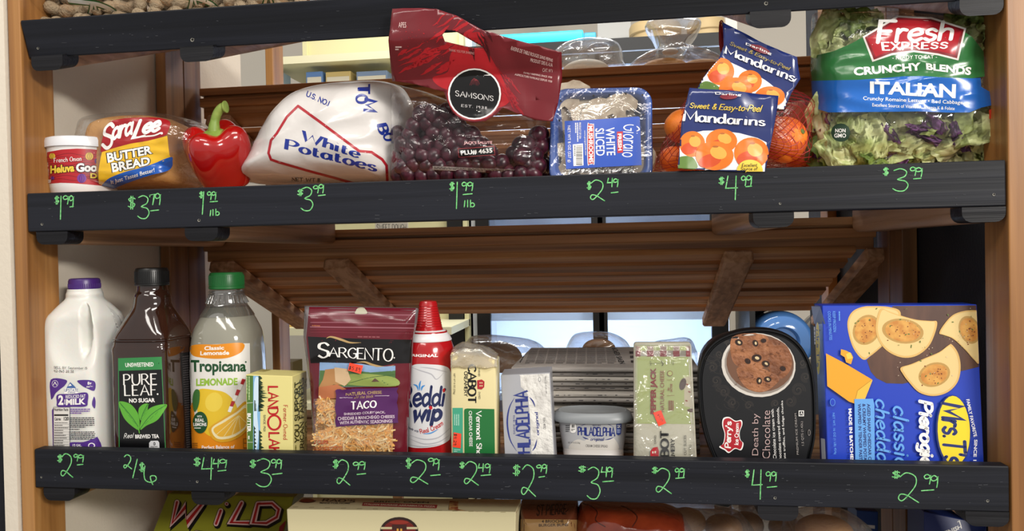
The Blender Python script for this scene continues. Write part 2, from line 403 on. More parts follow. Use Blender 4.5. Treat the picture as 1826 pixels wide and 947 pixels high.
class Art:
    "flat printing on a real surface; coordinates are those of an enlarged crop of the photograph"
    def __init__(s, k=1.0, ox=0, oy=0): s.k, s.ox, s.oy = k, ox, oy; s.items = []; s.clip = None
    def raw(s, vs, fs, m): s.items.append((vs, fs, m, s.clip))
    def poly(s, pts, m, smooth=False, holes=()):
        P = [Vector((x, y, 0)) for x, y in pts]
        if smooth: P = smooth_path(P, True, 5)
        L = [P]+[[Vector((x, y, 0)) for x, y in h] for h in holes]
        flat = [v for l in L for v in l]
        s.raw([(v.x, v.y) for v in flat], [tuple(t) for t in tessellate_polygon(L)], m)
    def rect(s, x0, y0, x1, y1, m): s.poly([(x0, y0), (x1, y0), (x1, y1), (x0, y1)], m)
    def ell(s, cx, cy, rx, ry, m, rot=0, n=28, a0=0, a1=360):
        r = math.radians(rot); pts = []
        full = abs(a1-a0) >= 360
        for i in range(n if full else n+1):
            a = math.radians(a0+(a1-a0)*i/n); x, y = rx*math.cos(a), ry*math.sin(a)
            pts.append((cx+x*math.cos(r)-y*math.sin(r), cy+x*math.sin(r)+y*math.cos(r)))
        s.poly(pts, m)
    def line(s, pts, w, m, smooth=False, thin=None, closed=False, taper=False, q=None, cap=True):
        P = [Vector((x, y, 0)) for x, y in pts]
        if smooth: P = smooth_path(P, closed, 5)
        if closed: P.append(P[0])
        n = len(P); vs, fs = [], []
        for i, p in enumerate(P):
            if closed: d = P[(i+1) % (n-1)]-P[(i-1) % (n-1)]
            else: d = P[min(i+1, n-1)]-P[max(i-1, 0)]
            if d.length < 1e-9: d = Vector((1, 0, 0))
            d.normalize(); ww = w
            if thin is not None: ww = thin+(w-thin)*abs(d.y)**1.3
            if 0 < i < n-1:
                a, b = (p-P[i-1]).normalized(), (P[i+1]-p).normalized(); c = max(0.45, math.sqrt(max(0, (1+a.dot(b))/2))); ww = ww/c
            if taper: ww = max(0.12, math.sin(PI*(i+0.25)/(n-0.5)))*w
            nx, ny = -d.y*ww/2, d.x*ww/2
            vs += [(p.x+nx, p.y+ny), (p.x-nx, p.y-ny)]
            if i: k = 2*i; fs.append((k-2, k-1, k+1, k))
        if cap and not closed and thin is None and not taper:
            for e in (P[0], P[-1]):
                b = len(vs); vs += [(e.x+w/2*math.cos(j*PI/4), e.y+w/2*math.sin(j*PI/4)) for j in range(8)]; fs.append(tuple(range(b, b+8)))
        if q: vs = [q(*v) for v in vs]
        s.raw(vs, fs, m)
    def frame(s, r, o):
        if len(r) == 4 and not isinstance(r[0], (tuple, list)):
            x0, y0, x1, y1 = r
            if o == 'r': r = ((x0, y0), (x1, y0), (x1, y1), (x0, y1))
            elif o == 'd': r = ((x1, y0), (x1, y1), (x0, y1), (x0, y0))
            else: r = ((x0, y1), (x0, y0), (x1, y0), (x1, y1))
        tl, tr, br, bl = r
        def f(u, v):
            a, b, c, d = (1-u)*(1-v), u*(1-v), u*v, (1-u)*v
            return (a*bl[0]+b*br[0]+c*tr[0]+d*tl[0], a*bl[1]+b*br[1]+c*tr[1]+d*tl[1])
        return f
    def t(s, text, r, m, o='r', b=0.012, sh=0.0, sp=1.0, bend=0.0):
        vs, fs = type_mesh(text, b, sh, sp); f = s.frame(r, o)
        s.raw([f(u, v+bend*(1-(2*u-1)**2)) for u, v in vs], fs, m)
    def pen(s, text, r, m, o='r', w=1.4, thin=None, serif=0.0, slant=0.0, gap=2.2, bend=0.0, desc=None):
        "drawn lettering: w stroke width and gap in tenths of the letter height"
        L = []; x = 0
        for ch in text:
            gw, st = glyph(ch)
            for P in st: L.append([(p.x+x+slant*p.y, p.y) for p in P])
            x += gw+gap
        xs = [p[0] for P in L for p in P]; ys = [p[1] for P in L for p in P]
        x0, x1, y0, y1 = min(xs), max(xs), min(ys), max(ys); f0 = s.frame(r, o)
        if x1-x0 < 1e-3: x1 = x0+1
        f = lambda X, Y: f0((X-x0)/(x1-x0), (Y-y0)/(y1-y0)+bend*(1-(2*(X-x0)/(x1-x0)-1)**2))
        for P in L:
            s.line(P, w, m, thin=thin, q=f)
            if serif:
                for a, b in ((P[0], P[1]), (P[-1], P[-2])):
                    if abs(b[1]-a[1]) > 0.8*abs(b[0]-a[0]) and (abs(a[1]) < .3 or abs(a[1]-10) < .3 or abs(a[1]-6) < .3):
                        k = (0.35 if a[1] < 1 else -0.35)*(thin or 0.6)
                        s.line([(a[0]-serif, a[1]+k), (a[0]+serif, a[1]+k)], (thin or 0.6)*1.2, m, q=f, cap=False)
    def out(s, text, r, m, mo, o='r', b=0.02, ob=0.05, sh=0.0, grow=0.06):
        "lettering with an outline in another colour"
        f = s.frame(r, o); g = grow
        r2 = (f(-g*0.35, 1+g), f(1+g*0.35, 1+g), f(1+g*0.35, -g), f(-g*0.35, -g))
        s.t(text, r2, mo, 'r', ob, sh); s.t(text, r, m, o, b, sh)
    def lines(s, r, n, m, o='r', fill=0.55, seed=1):
        "small print: rows of short dashes where the words are too small to read"
        rd = random.Random(seed); f = s.frame(r, o); vs, fs = [], []
        for i in range(n):
            u = 0; v0 = 1-(i+0.2)/n; v1 = 1-(i+0.2+fill)/n; end = 1.0 if i < n-1 else rd.uniform(0.5, 1)
            while u < end-0.02:
                l = min(rd.uniform(0.04, 0.14), end-u); k = len(vs)
                vs += [f(u, v0), f(u+l, v0), f(u+l, v1), f(u, v1)]; fs.append((k, k+1, k+2, k+3)); u += l+0.02
        s.raw(vs, fs, m)
    def build(s, name, parent, bvh, step=None, off=0.00020, inc=0.00006, label=None, base=None, flat=False):
        bm = base if base is not None else bmesh.new(); mats = []; lay = off
        prev_m = None
        if base is not None:
            mats = list(base_mats[id(base)])
        for vs, fs, m, cl in s.items:
            if m not in mats: mats.append(m)
            if prev_m is not None and m is not prev_m: lay += inc
            prev_m = m; mi = mats.index(m); tb = bmesh.new()
            vv = [tb.verts.new((s.ox+x/s.k, s.oy+y/s.k, 0)) for x, y in vs]
            for f in fs:
                try: tb.faces.new([vv[i] for i in f])
                except ValueError: pass
            if cl:
                for i in range(len(cl)):
                    a_, b_ = cl[i], cl[(i+1) % len(cl)]
                    bmesh.ops.bisect_plane(tb, geom=list(tb.verts)+list(tb.edges)+list(tb.faces), plane_co=(a_[0], a_[1], 0), plane_no=(b_[1]-a_[1], a_[0]-b_[0], 0), clear_outer=True, dist=1e-7)
                if not tb.faces: tb.free(); continue
            if step:
                grid_cut(tb, step, (0, 1), True)
            put = {}
            for v in tb.verts:
                d = ray(v.co.x, v.co.y); loc, nor, ix, dist = bvh.ray_cast(CAM, d)
                if loc is None: put[v] = None; continue
                if nor.dot(d) > 0: nor = -nor
                put[v] = bm.verts.new(loc+nor*lay)
            for f in tb.faces:
                q = [put[v] for v in f.verts]
                if None in q: continue
                try: nf = bm.faces.new(q)
                except ValueError: continue
                nf.material_index = mi
                nf.normal_update()
                if nf.normal.dot(f.verts[0].co*0+ray(f.verts[0].co.x, f.verts[0].co.y)) > 0: nf.normal_flip()
            tb.free()
        for v in [v for v in bm.verts if not v.link_faces]: bm.verts.remove(v)
        o = obj(name, bm, mats, parent, smooth=None if flat else 40)
        if label: o['label'] = label
        return o
base_mats = {}
def face_clip(q, e=1.6):
    "the outline of a carton face in the photograph, drawn in by e pixels"
    P = []
    for p in q:
        d = p-CAM; f = d.dot(FW); P.append((IW/2+FPX*d.dot(RT)/f, IH/2-FPX*d.dot(UP)/f))
    cx, cy = sum(p[0] for p in P)/len(P), sum(p[1] for p in P)/len(P)
    return [(x+e*(1 if x < cx else -1), y+e*(1 if y < cy else -1)) for x, y in P]
def bvh_of(bm):
    bm.normal_update(); return BVHTree.FromBMesh(bm)
# ------------------------------------------------------------------ the setting
M_wall = mat('painted_wall', 'd2c8b8', 0.85, bump=0.12, bscale=160)
M_wallw = mat('pale_wall', 'd8d0c2', 0.85, bump=0.1, bscale=120)
M_navy = mat('navy_cloth', '14151f', 0.9, bump=0.2, bscale=200)
M_floor = mat('floor_tile', '8d867c', 0.5, h2='7a746a', vscale=4)
M_oakF = wood('oak_front', '7a5029', '9a6b3a', 'ac7f4b', 'Z', 0.42)
M_oakB = wood('oak_inner', '63401f', '80552d', '94683c', 'Z', 0.5)
M_slat = wood('oak_slat', '7d5230', 'b9824f', 'deb07c', 'X', 0.5)
M_slat2 = wood('oak_slat_pale', '8a5f3c', 'c9966a', 'e6bf92', 'X', 0.5, 1.2)
M_slat3 = wood('oak_slat_dark', '6a4426', '9a6a3e', 'c2905c', 'X', 0.5, 0.9)
M_run = wood('oak_runner', '7a573c', 'ab815c', 'c8a07e', 'Y', 0.55, 1.6)
M_black = wood('black_paint', '0b0d12', '12141b', '1a1c24', 'X', 0.5, 1.3, 0.35)
M_blackend = wood('black_paint_end', '0a0a0d', '101014', '1c1c20', 'X', 0.45, 2.0, 0.5)
for _m in (M_black, M_blackend): _m.node_tree.nodes['Principled BSDF'].inputs['Specular IOR Level'].default_value = 0.25
M_hole = mat('nail_hole', '8d8a80', 0.9)
M_hole2 = mat('nail_hole_dark', '050505', 0.9)
M_chalk = mat('green_marker', '55ad60', 0.8, h2='80cc84', vscale=300)

zc = EYE
MT, MB_ = zc+0.0973, zc+0.0447         # middle lip board: top, bottom
LT, LB = zc-0.2541, zc-0.3074          # lower lip board
ZM = MT-0.002                          # standing height on the middle shelf
ZL = LT-0.026                          # standing height on the lower shelf
ZB = zc-0.63                           # the shelf below
TT = W(38, 38, 0.0); TB = W(54, 105, 0.0125)
TOPZ = TT.z

struct('floor', box((-2.2, -2.6, -0.05), (4.2, 4.2, 0)), M_floor)
struct('wall_back', box((-2.2, 4.1, 0), (4.2, 4.2, 3.0)), M_wallw)
xl = W(5, 900, 0).x
struct('wall_left', box((-0.0425, -0.004, 0), (-0.0225, 0.66, 2.9)), M_wall)
struct('wall_outer', box((-0.30, 0.05, 0), (-0.0445, 0.66, 2.9)), M_navy)
bm = bmesh.new(); add_box(bm, (RW+0.026, 0.075, 0), (RW+0.034, 1.05, 2.6))
struct('wall_right', bm, M_navy)

# ------------------------------------------------------------------ the two wooden racks, back to back
rack = thing('display_rack', 'oak display rack in front with black lip boards carrying chalked prices', 'display rack', (RW/2, 0.2, 0))
PT = 0.0195; PD = 0.059
for x0, x1 in ((-PT, -0.0005), (RW+0.0005, RW+PT+0.004)):
    obj('post', box((x0, -0.001, 0), (x1, PD, zc+0.75), 0.0015), M_oakF, rack)
    obj('post', box((x0, 0.337, 0), (x1, 0.395, zc+0.75), 0.0015), M_oakB, rack)

RUNX = [W(90, 405, 0).x, W(357, 405, 0).x, W(1380, 390, 0).x, W(1756, 385, 0).x]
def lip(top, bot, ytop, ybot):
    "a black lip board between the posts, leaning with its shelf"
    bm = bmesh.new(); e = 0.0015; t = 0.019
    d = Vector((0, ybot-ytop, bot-top)).normalized(); n = Vector((0, -d.z, d.y))
    if n.y < 0: n = -n
    fr = [Vector((e, ytop, top)), Vector((RW-e, ytop, top)), Vector((RW-e, ybot, bot)), Vector((e, ybot, bot))]
    add_hex(bm, fr, [p+n*t for p in fr], 0, 0.0016, 2)
    bmesh.ops.recalc_face_normals(bm, faces=bm.faces)
    return bm
def runner(x, zb, zt, slope, ze, L=0.425, y0=0.002, w=0.047):
    "a bearer under the slats with a rounded black painted front end"
    out = []
    for y_a, y_b, m in ((y0, y0+0.032, M_blackend), (y0+0.032, L, M_run)):
        bm = bmesh.new(); r = 0.011; z_ = zt if m is M_run else ze; pts = [(-w/2, z_), (w/2, z_)]
        for i in range(6): a = -PI/2*i/5; pts.append((w/2-r+r*math.cos(a), zb+r+r*math.sin(a)))
        for i in range(6): a = -PI/2-PI/2*i/5; pts.append((-w/2+r+r*math.cos(a), zb+r+r*math.sin(a)))
        A = [bm.verts.new((x+p, y_a, z+slope*y_a)) for p, z in pts]; B = [bm.verts.new((x+p, y_b, z+slope*y_b)) for p, z in pts]
        k = len(pts)
        for i in range(k): bm.faces.new((A[i], A[(i+1) % k], B[(i+1) % k], B[i]))
        bm.faces.new(A[::-1]); bm.faces.new(B); bmesh.ops.recalc_face_normals(bm, faces=bm.faces)
        out.append((bm, m))
    return out
def deck(z, slope, y0=0.026, y1=0.415, n=5, th=0.013):
    bm = bmesh.new(); w = (y1-y0)/n
    for i in range(n):
        a, b = y0+i*w, y0+(i+1)*w-0.010
        fr = [Vector((0.004, a, z+slope*a)), Vector((RW-0.004, a, z+slope*a)), Vector((RW-0.004, a, z-th+slope*a)), Vector((0.004, a, z-th+slope*a))]
        add_hex(bm, fr, [p+Vector((0, b-a, slope*(b-a))) for p in fr], 0, 0.0015, 1)
    bmesh.ops.recalc_face_normals(bm, faces=bm.faces)
    return bm
LIPS = []
for top, bot, yt, yb, zs, zrun, slope in ((TT.z, TB.z, -0.0035, 0.011, TT.z-0.012, TB.z-0.021, 0.35), (MT, MB_, 0, 0, ZM, MB_-0.018, 0.0), (LT, LB, 0, 0, ZL, LB-0.018, 0.0), (ZB+0.02, ZB-0.034, 0, 0, ZB, ZB-0.05, 0.0)):
    bm = lip(top, bot, yt, yb); LIPS.append((bvh_of(bm), obj('lip_board', bm, M_black, rack)))
    obj('slatted_deck', deck(zs, slope), M_slat, rack)
    for i, x in enumerate(RUNX):
        a = runner(min(max(x, 0.0245), RW-0.0245), zrun, zs-0.0135, slope, bot-0.0006)
        p = obj('bearer', a[1][0], a[1][1], rack, smooth=40)
        obj('painted_end', a[0][0], a[0][1], p, smooth=40)

# prices in green marker, nail holes and scuffs on the lip boards
def price(n, art, rows):
    for ch, x0, y0, x1, y1 in rows:
        f = art.frame((x0, y0, x1, y1), 'r'); gw, st = glyph(ch)
        xs = [p.x for P in st for p in P]; ys = [p.y for P in st for p in P]
        ax, bx, ay, by = min(xs), max(xs), min(ys), max(ys)
        for P in st:
            pts = [f((p.x-ax)/max(bx-ax, .4), (p.y-ay)/max(by-ay, .4)) for p in P]
            art.line(pts, 1.9, M_chalk)
    art.build('price_marking', LIPS[n][1], LIPS[n][0], off=0.0003, flat=True)
PR_M = [
 [('$', 98, 350, 105, 364), ('1', 108, 350, 110, 391), ('9', 113, 349, 122, 364), ('9', 124, 349, 131, 369), ('_', 125, 367, 131, 369)],
 [('$', 229, 350, 241, 373), ('3', 246, 349, 266, 390), ('7', 267, 346, 276, 365), ('9', 277, 345, 286, 365), ('_', 269, 373, 283, 376)],
 [('$', 356, 342, 362, 353), ('1', 361, 342, 366, 382), ('9', 370, 342, 377, 356), ('9', 378, 342, 385, 356), ('_', 375, 358, 388, 360), ('1', 375, 375, 377, 385), ('l', 380, 374, 382, 384), ('b', 385, 373, 391, 384)],
 [('$', 531, 338, 540, 349), ('3', 537, 334, 558, 376), ('9', 559, 331, 568, 344), ('9', 569, 329, 577, 344), ('_', 568, 346, 580, 349)],
 [('$', 802, 325, 810, 340), ('1', 814, 325, 817, 372), ('9', 824, 325, 832, 340), ('9', 834, 325, 843, 340), ('_', 826, 344, 842, 347), ('1', 828, 358, 830, 369), ('l', 834, 357, 836, 369), ('b', 839, 357, 846, 369)],
 [('$', 1047, 324, 1054, 338), ('2', 1053, 321, 1078, 358), ('4', 1083, 318, 1093, 333), ('9', 1094, 319, 1102, 333), ('_', 1090, 341, 1102, 344)],
 [('$', 1282, 316, 1291, 329), ('4', 1294, 314, 1315, 356), ('9', 1322, 314, 1330, 331), ('9', 1331, 313, 1340, 331), ('_', 1330, 331, 1340, 333)],
 [('$', 1575, 299, 1584, 313), ('3', 1592, 301, 1619, 341), ('9', 1623, 298, 1633, 313), ('9', 1633, 299, 1644, 315), ('_', 1629, 317, 1642, 319)]]
PR_L = [
 [('$', 103, 811, 111, 824), ('2', 109, 809, 130, 851), ('9', 132, 810, 139, 822), ('9', 140, 811, 149, 824), ('_', 138, 827, 148, 829)],
 [('2', 221, 811, 235, 836), ('/', 237, 819, 245, 852), ('$', 249, 825, 257, 841), ('6', 257, 831, 279, 864)],
 [('$', 346, 816, 357, 831), ('4', 360, 816, 380, 855), ('4', 380, 819, 391, 834), ('9', 392, 819, 404, 834), ('_', 389, 837, 403, 840)],
 [('$', 446, 820, 456, 834), ('3', 457, 818, 484, 868), ('9', 484, 819, 493, 834), ('9', 494, 819, 502, 836), ('_', 486, 842, 503, 846)],
 [('$', 594, 820, 603, 835), ('2', 601, 820, 624, 865), ('9', 630, 824, 640, 837), ('9', 641, 823, 651, 837), ('_', 637, 843, 652, 846)],
 [('$', 724, 817, 733, 835), ('2', 732, 820, 763, 863), ('9', 764, 817, 774, 830), ('9', 774, 818, 783, 838), ('_', 768, 845, 785, 848)],
 [('$', 820, 824, 828, 835), ('2', 828, 823, 853, 865), ('4', 853, 827, 863, 841), ('9', 865, 827, 874, 843), ('_', 858, 845, 875, 848)],
 [('$', 915, 829, 927, 848), ('2', 930, 829, 955, 885), ('9', 957, 829, 966, 841), ('9', 967, 828, 975, 844), ('_', 961, 848, 971, 851)],
 [('$', 1032, 831, 1044, 842), ('3', 1047, 833, 1070, 890), ('4', 1072, 833, 1083, 850), ('9', 1083, 833, 1092, 851), ('_', 1075, 856, 1094, 859)],
 [('$', 1163, 833, 1172, 844), ('2', 1170, 835, 1197, 880), ('9', 1204, 835, 1211, 850), ('9', 1212, 835, 1220, 850), ('_', 1205, 850, 1220, 853)],
 [('$', 1329, 838, 1336, 851), ('4', 1341, 838, 1359, 890), ('9', 1366, 841, 1374, 858), ('9', 1376, 841, 1384, 858), ('_', 1368, 866, 1385, 869)],
 [('$', 1591, 840, 1604, 853), ('2', 1602, 843, 1638, 896), ('9', 1648, 846, 1659, 863), ('9', 1660, 848, 1672, 869), ('_', 1643, 872, 1665, 875)]]
for r in PR_M: price(1, Art(), r)
for r in PR_L: price(2, Art(), r)
def marks(n, holes, region, k, seed):
    a = Art(); rd = random.Random(seed)
    for x, y, r in holes:
        a.poly([(x-r*.9, y-r*.2), (x-r*.3, y-r*.8), (x+r*.8, y-r*.5), (x+r*.7, y+r*.5), (x, y+r*.9), (x-r*.7, y+r*.6)], M_hole); a.ell(x+0.3, y-0.3, r*0.6, r*0.55, M_hole2, n=8)
    x0, x1, f = region
    ms = mat('paint_scuff', '3c3e44', 0.7)
    for i in range(k):
        x = rd.uniform(x0, x1); ya, yb = f(x); y = rd.uniform(ya+3, yb-3); l = rd.uniform(1.5, 9)*(1 if rd.random() < .6 else .4)
        a.line([(x, y), (x+l, y+rd.uniform(-.4, .4))], rd.uniform(0.5, 1.0), ms, cap=False)
    o = a.build('paint_chips', LIPS[n][1], LIPS[n][0], off=0.00015, flat=True); o['kind'] = 'stuff'
marks(0, [(343, 71, 4), (1366, 6, 4), (68, 86, 2.5)], (70, 1000, lambda x: (36-.055*(x-40), 100-.055*(x-50))), 40, 1)
marks(1, [(75, 400, 2.5), (355, 393, 3), (1391, 363, 2.5), (1772, 347, 3)], (60, 1780, lambda x: (345-.035*(x-48), 408-.022*(x-50))), 60, 2)
marks(2, [(74, 851, 2), (352, 859, 2.5), (1382, 888, 3), (1761, 893, 3)], (75, 1790, lambda x: (801+.0175*(x-62), 868+.026*(x-62))), 170, 3)

rear = thing('display_rack', 'second oak rack standing behind with slatted shelves sloping away to the back', 'display rack', (RW/2, 0.63, 0))
for x0, x1 in ((-PT, -0.0005), (RW+0.0005, RW+PT)):
    obj('post', box((x0, 0.397, 0), (x1, 0.455, zc+0.75), 0.0015), M_oakB, rear)
    obj('post', box((x0, 0.775, 0), (x1, 0.833, zc+0.75), 0.0015), M_oakF, rear)
RX = [W(412, 470, 0.46).x, W(612, 470, 0.46).x, W(1312, 458, 0.46).x, W(1558, 450, 0.46).x]
def sloped(zr, y0=0.437, L=0.425, th=math.radians(21)):
    "a slatted shelf falling away to the back; zr is its front upper edge"
    ct, st = math.cos(th), math.sin(th)
    def P(s, h, x): return Vector((x, y0+s*ct+h*st, zr+h*ct-s*st))
    def bar(bm, s0, s1, h0, h1, x0, x1, bev=0.0012):
        fr = [P(s0, h1, x0), P(s0, h1, x1), P(s0, h0, x1), P(s0, h0, x0)]; bk = [P(s1, h1, x0), P(s1, h1, x1), P(s1, h0, x1), P(s1, h0, x0)]
        add_hex(bm, fr, bk, 0, bev, 1)
    x0, x1 = 0.006, RW-0.006
    bm = bmesh.new(); k = 7; w = (L-0.05)/k
    for i in range(k):
        n0 = len(bm.faces); bar(bm, 0.03+i*w, 0.03+(i+1)*w-0.019, -0.052, -0.040, x0+0.03, x1-0.03); bm.faces.ensure_lookup_table()
        for f in bm.faces[n0:]: f.material_index = (i*2) % 3
    bmesh.ops.recalc_face_normals(bm, faces=bm.faces); obj('slatted_shelf', bm, [M_slat, M_slat2, M_slat3], rear)
    for h1, h0 in ((0.0, -0.014), (-0.019, -0.036)):
        bm = bmesh.new(); add_box(bm, (x0, y0, zr+h0), (x1, y0+0.014, zr+h1), 0.0012, 1); obj('stop_rail', bm, M_slat, rear)
    bm = bmesh.new(); add_box(bm, (x0, y0+0.0145, zr-0.056), (x1, y0+0.028, zr-0.004), 0.0012, 1); obj('cross_rail', bm, M_slat, rear)
    for x in RX:
        bm = bmesh.new(); bar(bm, 0.008, L, -0.076, -0.053, x-0.025, x+0.025, 0.004); bmesh.ops.recalc_face_normals(bm, faces=bm.faces)
        obj('bearer', bm, M_run, rear)
    bm = bmesh.new(); bar(bm, L+0.002, L+0.016, -0.06, -0.0, x0, x1); bmesh.ops.recalc_face_normals(bm, faces=bm.faces)
    if False: obj('end_rail', bm, M_slat, rear)
    else: bm.free()
Z1 = W(905, 402, 0.435).z; Z2 = W(1200, 112, 0.435).z
sloped(Z1); sloped(Z2); sloped(Z1-0.345)

# ------------------------------------------------------------------ beyond the rack: glass freezers, wall, goods
FY = 2.4
M_frame = mat('freezer_black', '08090b', 0.35)
M_white = mat('freezer_white', 'c9ced6', 0.5)
M_in = mat('freezer_liner', 'cdd6e4', 0.6, emit=0.0)
M_glass = film('freezer_glass', 0.03, 0.02, 3, 0.02, 'f2f8ff', 0.04, 0.25)
def wx(px, Y=FY, py=580): return W(px, py, Y).x
ztop = W(1100, 88, FY).z; zbot = 0.0
fz = thing('freezer_cabinet', 'tall white freezer with black framed glass doors lit inside behind the racks', 'freezer', ((wx(870)+wx(1300))/2, FY+0.3, 0))
X0, X1 = wx(832), wx(1322)
bm = bmesh.new()
add_box(bm, (X0, FY+0.66, 0.05), (X1, FY+0.70, ztop)); add_box(bm, (X0, FY, 0.05), (X0+0.03, FY+0.66, ztop)); add_box(bm, (X1-0.03, FY, 0.05), (X1, FY+0.66, ztop))
add_box(bm, (X0, FY, ztop), (X1, FY+0.7, ztop+0.04)); add_box(bm, (X0, FY, 0), (X1, FY+0.7, 0.08))
obj('cabinet', bm, M_white, fz)
bm = bmesh.new(); add_box(bm, (X0+0.03, FY+0.64, 0.08), (X1-0.03, FY+0.658, ztop-0.002)); obj('inner_back', bm, M_in, fz)
bm = bmesh.new(); add_box(bm, (X0-0.01, FY-0.012, ztop-0.01), (X1+0.01, FY+0.01, ztop+0.045)); obj('top_trim', bm, M_frame, fz)
for a, b, c, d in ((853, 877, 1058, 1079), (1068, 1084, 1268, 1298)):
    dr = bmesh.new(); z0, z1 = 0.1, ztop-0.02
    for q in ((wx(a), wx(b)), (wx(c), wx(d))): add_box(dr, (q[0], FY-0.03, z0), (q[1], FY-0.002, z1), 0.003)
    add_box(dr, (wx(b), FY-0.03, z0), (wx(c), FY-0.002, z0+0.05)); add_box(dr, (wx(b), FY-0.03, z1-0.05), (wx(c), FY-0.002, z1))
    dr = obj('door', dr, M_frame, fz)
    obj('pane', box((wx(b), FY-0.02, z0+0.05), (wx(c), FY-0.014, z1-0.05)), M_glass, dr)
for z in (W(950, 560, FY+.2).z, W(950, 560, FY+.2).z-0.36, W(950, 560, FY+.2).z+0.36, W(950, 560, FY+.2).z+0.72):
    bm = bmesh.new(); add_box(bm, (X0+0.03, FY+0.08, z-0.012), (X1-0.03, FY+0.62, z)); add_box(bm, (X0+0.03, FY+0.07, z-0.02), (X1-0.03, FY+0.082, z+0.014))
    obj('wire_shelf', bm, mat('shelf_white', 'e4ebf5', 0.4), fz)
zs0 = W(950, 560, FY+.2).z
rd = random.Random(5)
M_bagw = mat('frosted_bag', 'd5dde8', 0.3, bump=0.6, bscale=30)
M_bagp = mat('pink_bag', 'c9506f', 0.35, bump=0.5, bscale=30, h2='e8e4ea', vscale=14)
first = None
for i, px in enumerate((905, 945, 985, 1025, 1110, 1150, 1200, 1240)):
    for lev, zz in ((0, zs0), (1, zs0-0.36)):
        bm = bmesh.new(); w = 0.06
        add_loft(bm, [(0.0, 0, 0, w*.8, .05, 3), (0.02, 0, 0, w, .07, 3), (.10, 0, 0, w, .06, 3), (.15, 0, 0, w*.7, .03, 2.5), (.17, 0, 0, w*.8, .012, 2.5)], 20)
        for v in bm.verts: v.co += Vector((rd.uniform(-.004, .004) for _ in range(3)))
        pink = (px in (1200, 1240) and lev == 0)
        single('frozen_bag', 'pink and white frozen food bag on the freezer shelf, right door' if pink else 'frosty white bag of frozen food on a freezer shelf', 'frozen food bag', bm, M_bagp if pink else M_bagw, (0, 0, 0), 40, 'pink bags behind the freezer glass' if pink else 'frozen bags behind the freezer glass').location = (wx(px, FY+.25), FY+.25, zz)
l = bpy.data.lights.new('freezer_lamp', 'AREA'); l.shape = 'RECTANGLE'; l.size = X1-X0-.1; l.size_y = 0.1; l.energy = 17; l.color = (0.90, 0.95, 1.0)
o = bpy.data.objects.new('freezer_lamp', l); C.objects.link(o); o.location = ((X0+X1)/2, FY+0.1, ztop-0.05); o.rotation_euler = (math.radians(30), 0, 0)
l2 = l.copy(); l2.energy = 8; o2 = bpy.data.objects.new('freezer_lamp_low', l2); C.objects.link(o2); o2.location = ((X0+X1)/2, FY+0.04, zs0-0.1); o2.rotation_euler = (math.radians(65), 0, 0)
# tiled column and dark door frames beside the freezer
struct('trim_1', box((wx(833), FY+0.0, 0), (wx(852), FY+0.1, 3.0)), M_white)
struct('trim_2', box((wx(805), FY-0.05, 0), (wx(831), FY-0.01, W(820, 300, FY).z)), M_frame)
struct('trim_3', box((wx(1299), FY-0.06, 0), (wx(1319), FY-0.02, 3.0)), mat('column_cream', 'cfc7b8', 0.7))
struct('trim_4', box((wx(1321), FY-0.06, 0), (wx(1350), FY-0.02, W(1330, 300, FY).z)), M_frame)
# canopy light strip and goods on top of the freezer
tz = ztop+0.04
def px_box(x0, y0, x1, y1, Y, D, bev=0.0, zb=None):
    a, b = W(x0, (y0+y1)/2, Y), W(x1, (y0+y1)/2, Y); xm = (x0+x1)/2
    zt, zl = W(xm, y0, Y).z, W(xm, y1, Y).z
    return box((a.x, Y, zl if zb is None else zb), (b.x, Y+D, zt), bev)
sgn = thing('light_strip', 'bright cyan light strip along a white fixture above the freezer', 'light', (W(990, 70, 2.6).x, 2.6, W(990, 80, 2.6).z))
obj('tube', px_box(880, 57, 1040, 76, 2.55, 0.05, 0.008), mat('cyan_glow', '21c8e6', 0.4, emit=1.1), sgn, smooth=40)
obj('tube_end', px_box(1041, 57, 1063, 74, 2.55, 0.05, 0.006), mat('cyan_end', '2f9fc4', 0.4), sgn, smooth=40)
obj('fixture', px_box(870, 77, 1066, 100, 2.56, 0.1), mat('fixture_grey', 'a9adb0', 0.5), sgn)
M_tan = mat('tan_tub', 'c0a779', 0.55)
for (x0, y0, x1, y1), lb in (((1122, 46, 1215, 88), 'tan round tub with a wide lid left of the other on the freezer top'), ((1225, 40, 1300, 76), 'tan round tub half hidden behind the tied bread bag')):
    xc = (x0+x1)/2; c = W(xc, y1, 2.75); r = (W(x1, y1, 2.75).x-W(x0, y1, 2.75).x)/2; h = W(xc, y0, 2.75).z-c.z; c.z = tz; h += W(xc, y1, 2.75).z-tz
    t = thing('round_tub', lb, 'tub', c)
    bm = bmesh.new(); add_lathe(bm, [(r*.86, 0), (r*.9, h*.7)], c, 36); obj('body', bm, M_tan, t, smooth=40)
    bm = bmesh.new(); add_lathe(bm, [(r*.97, h*.68), (r, h*.7), (r, h*.92), (r*.95, h), (r*.3, h*1.02)], c, 36); obj('lid', bm, M_tan, t, smooth=40)
struct('trim_5', box((wx(1066, 2.9, 70), 2.9, tz), (wx(1125, 2.9, 70), 2.95, 3.0)), mat('panel_grey', 'bdbcb8', 0.7))

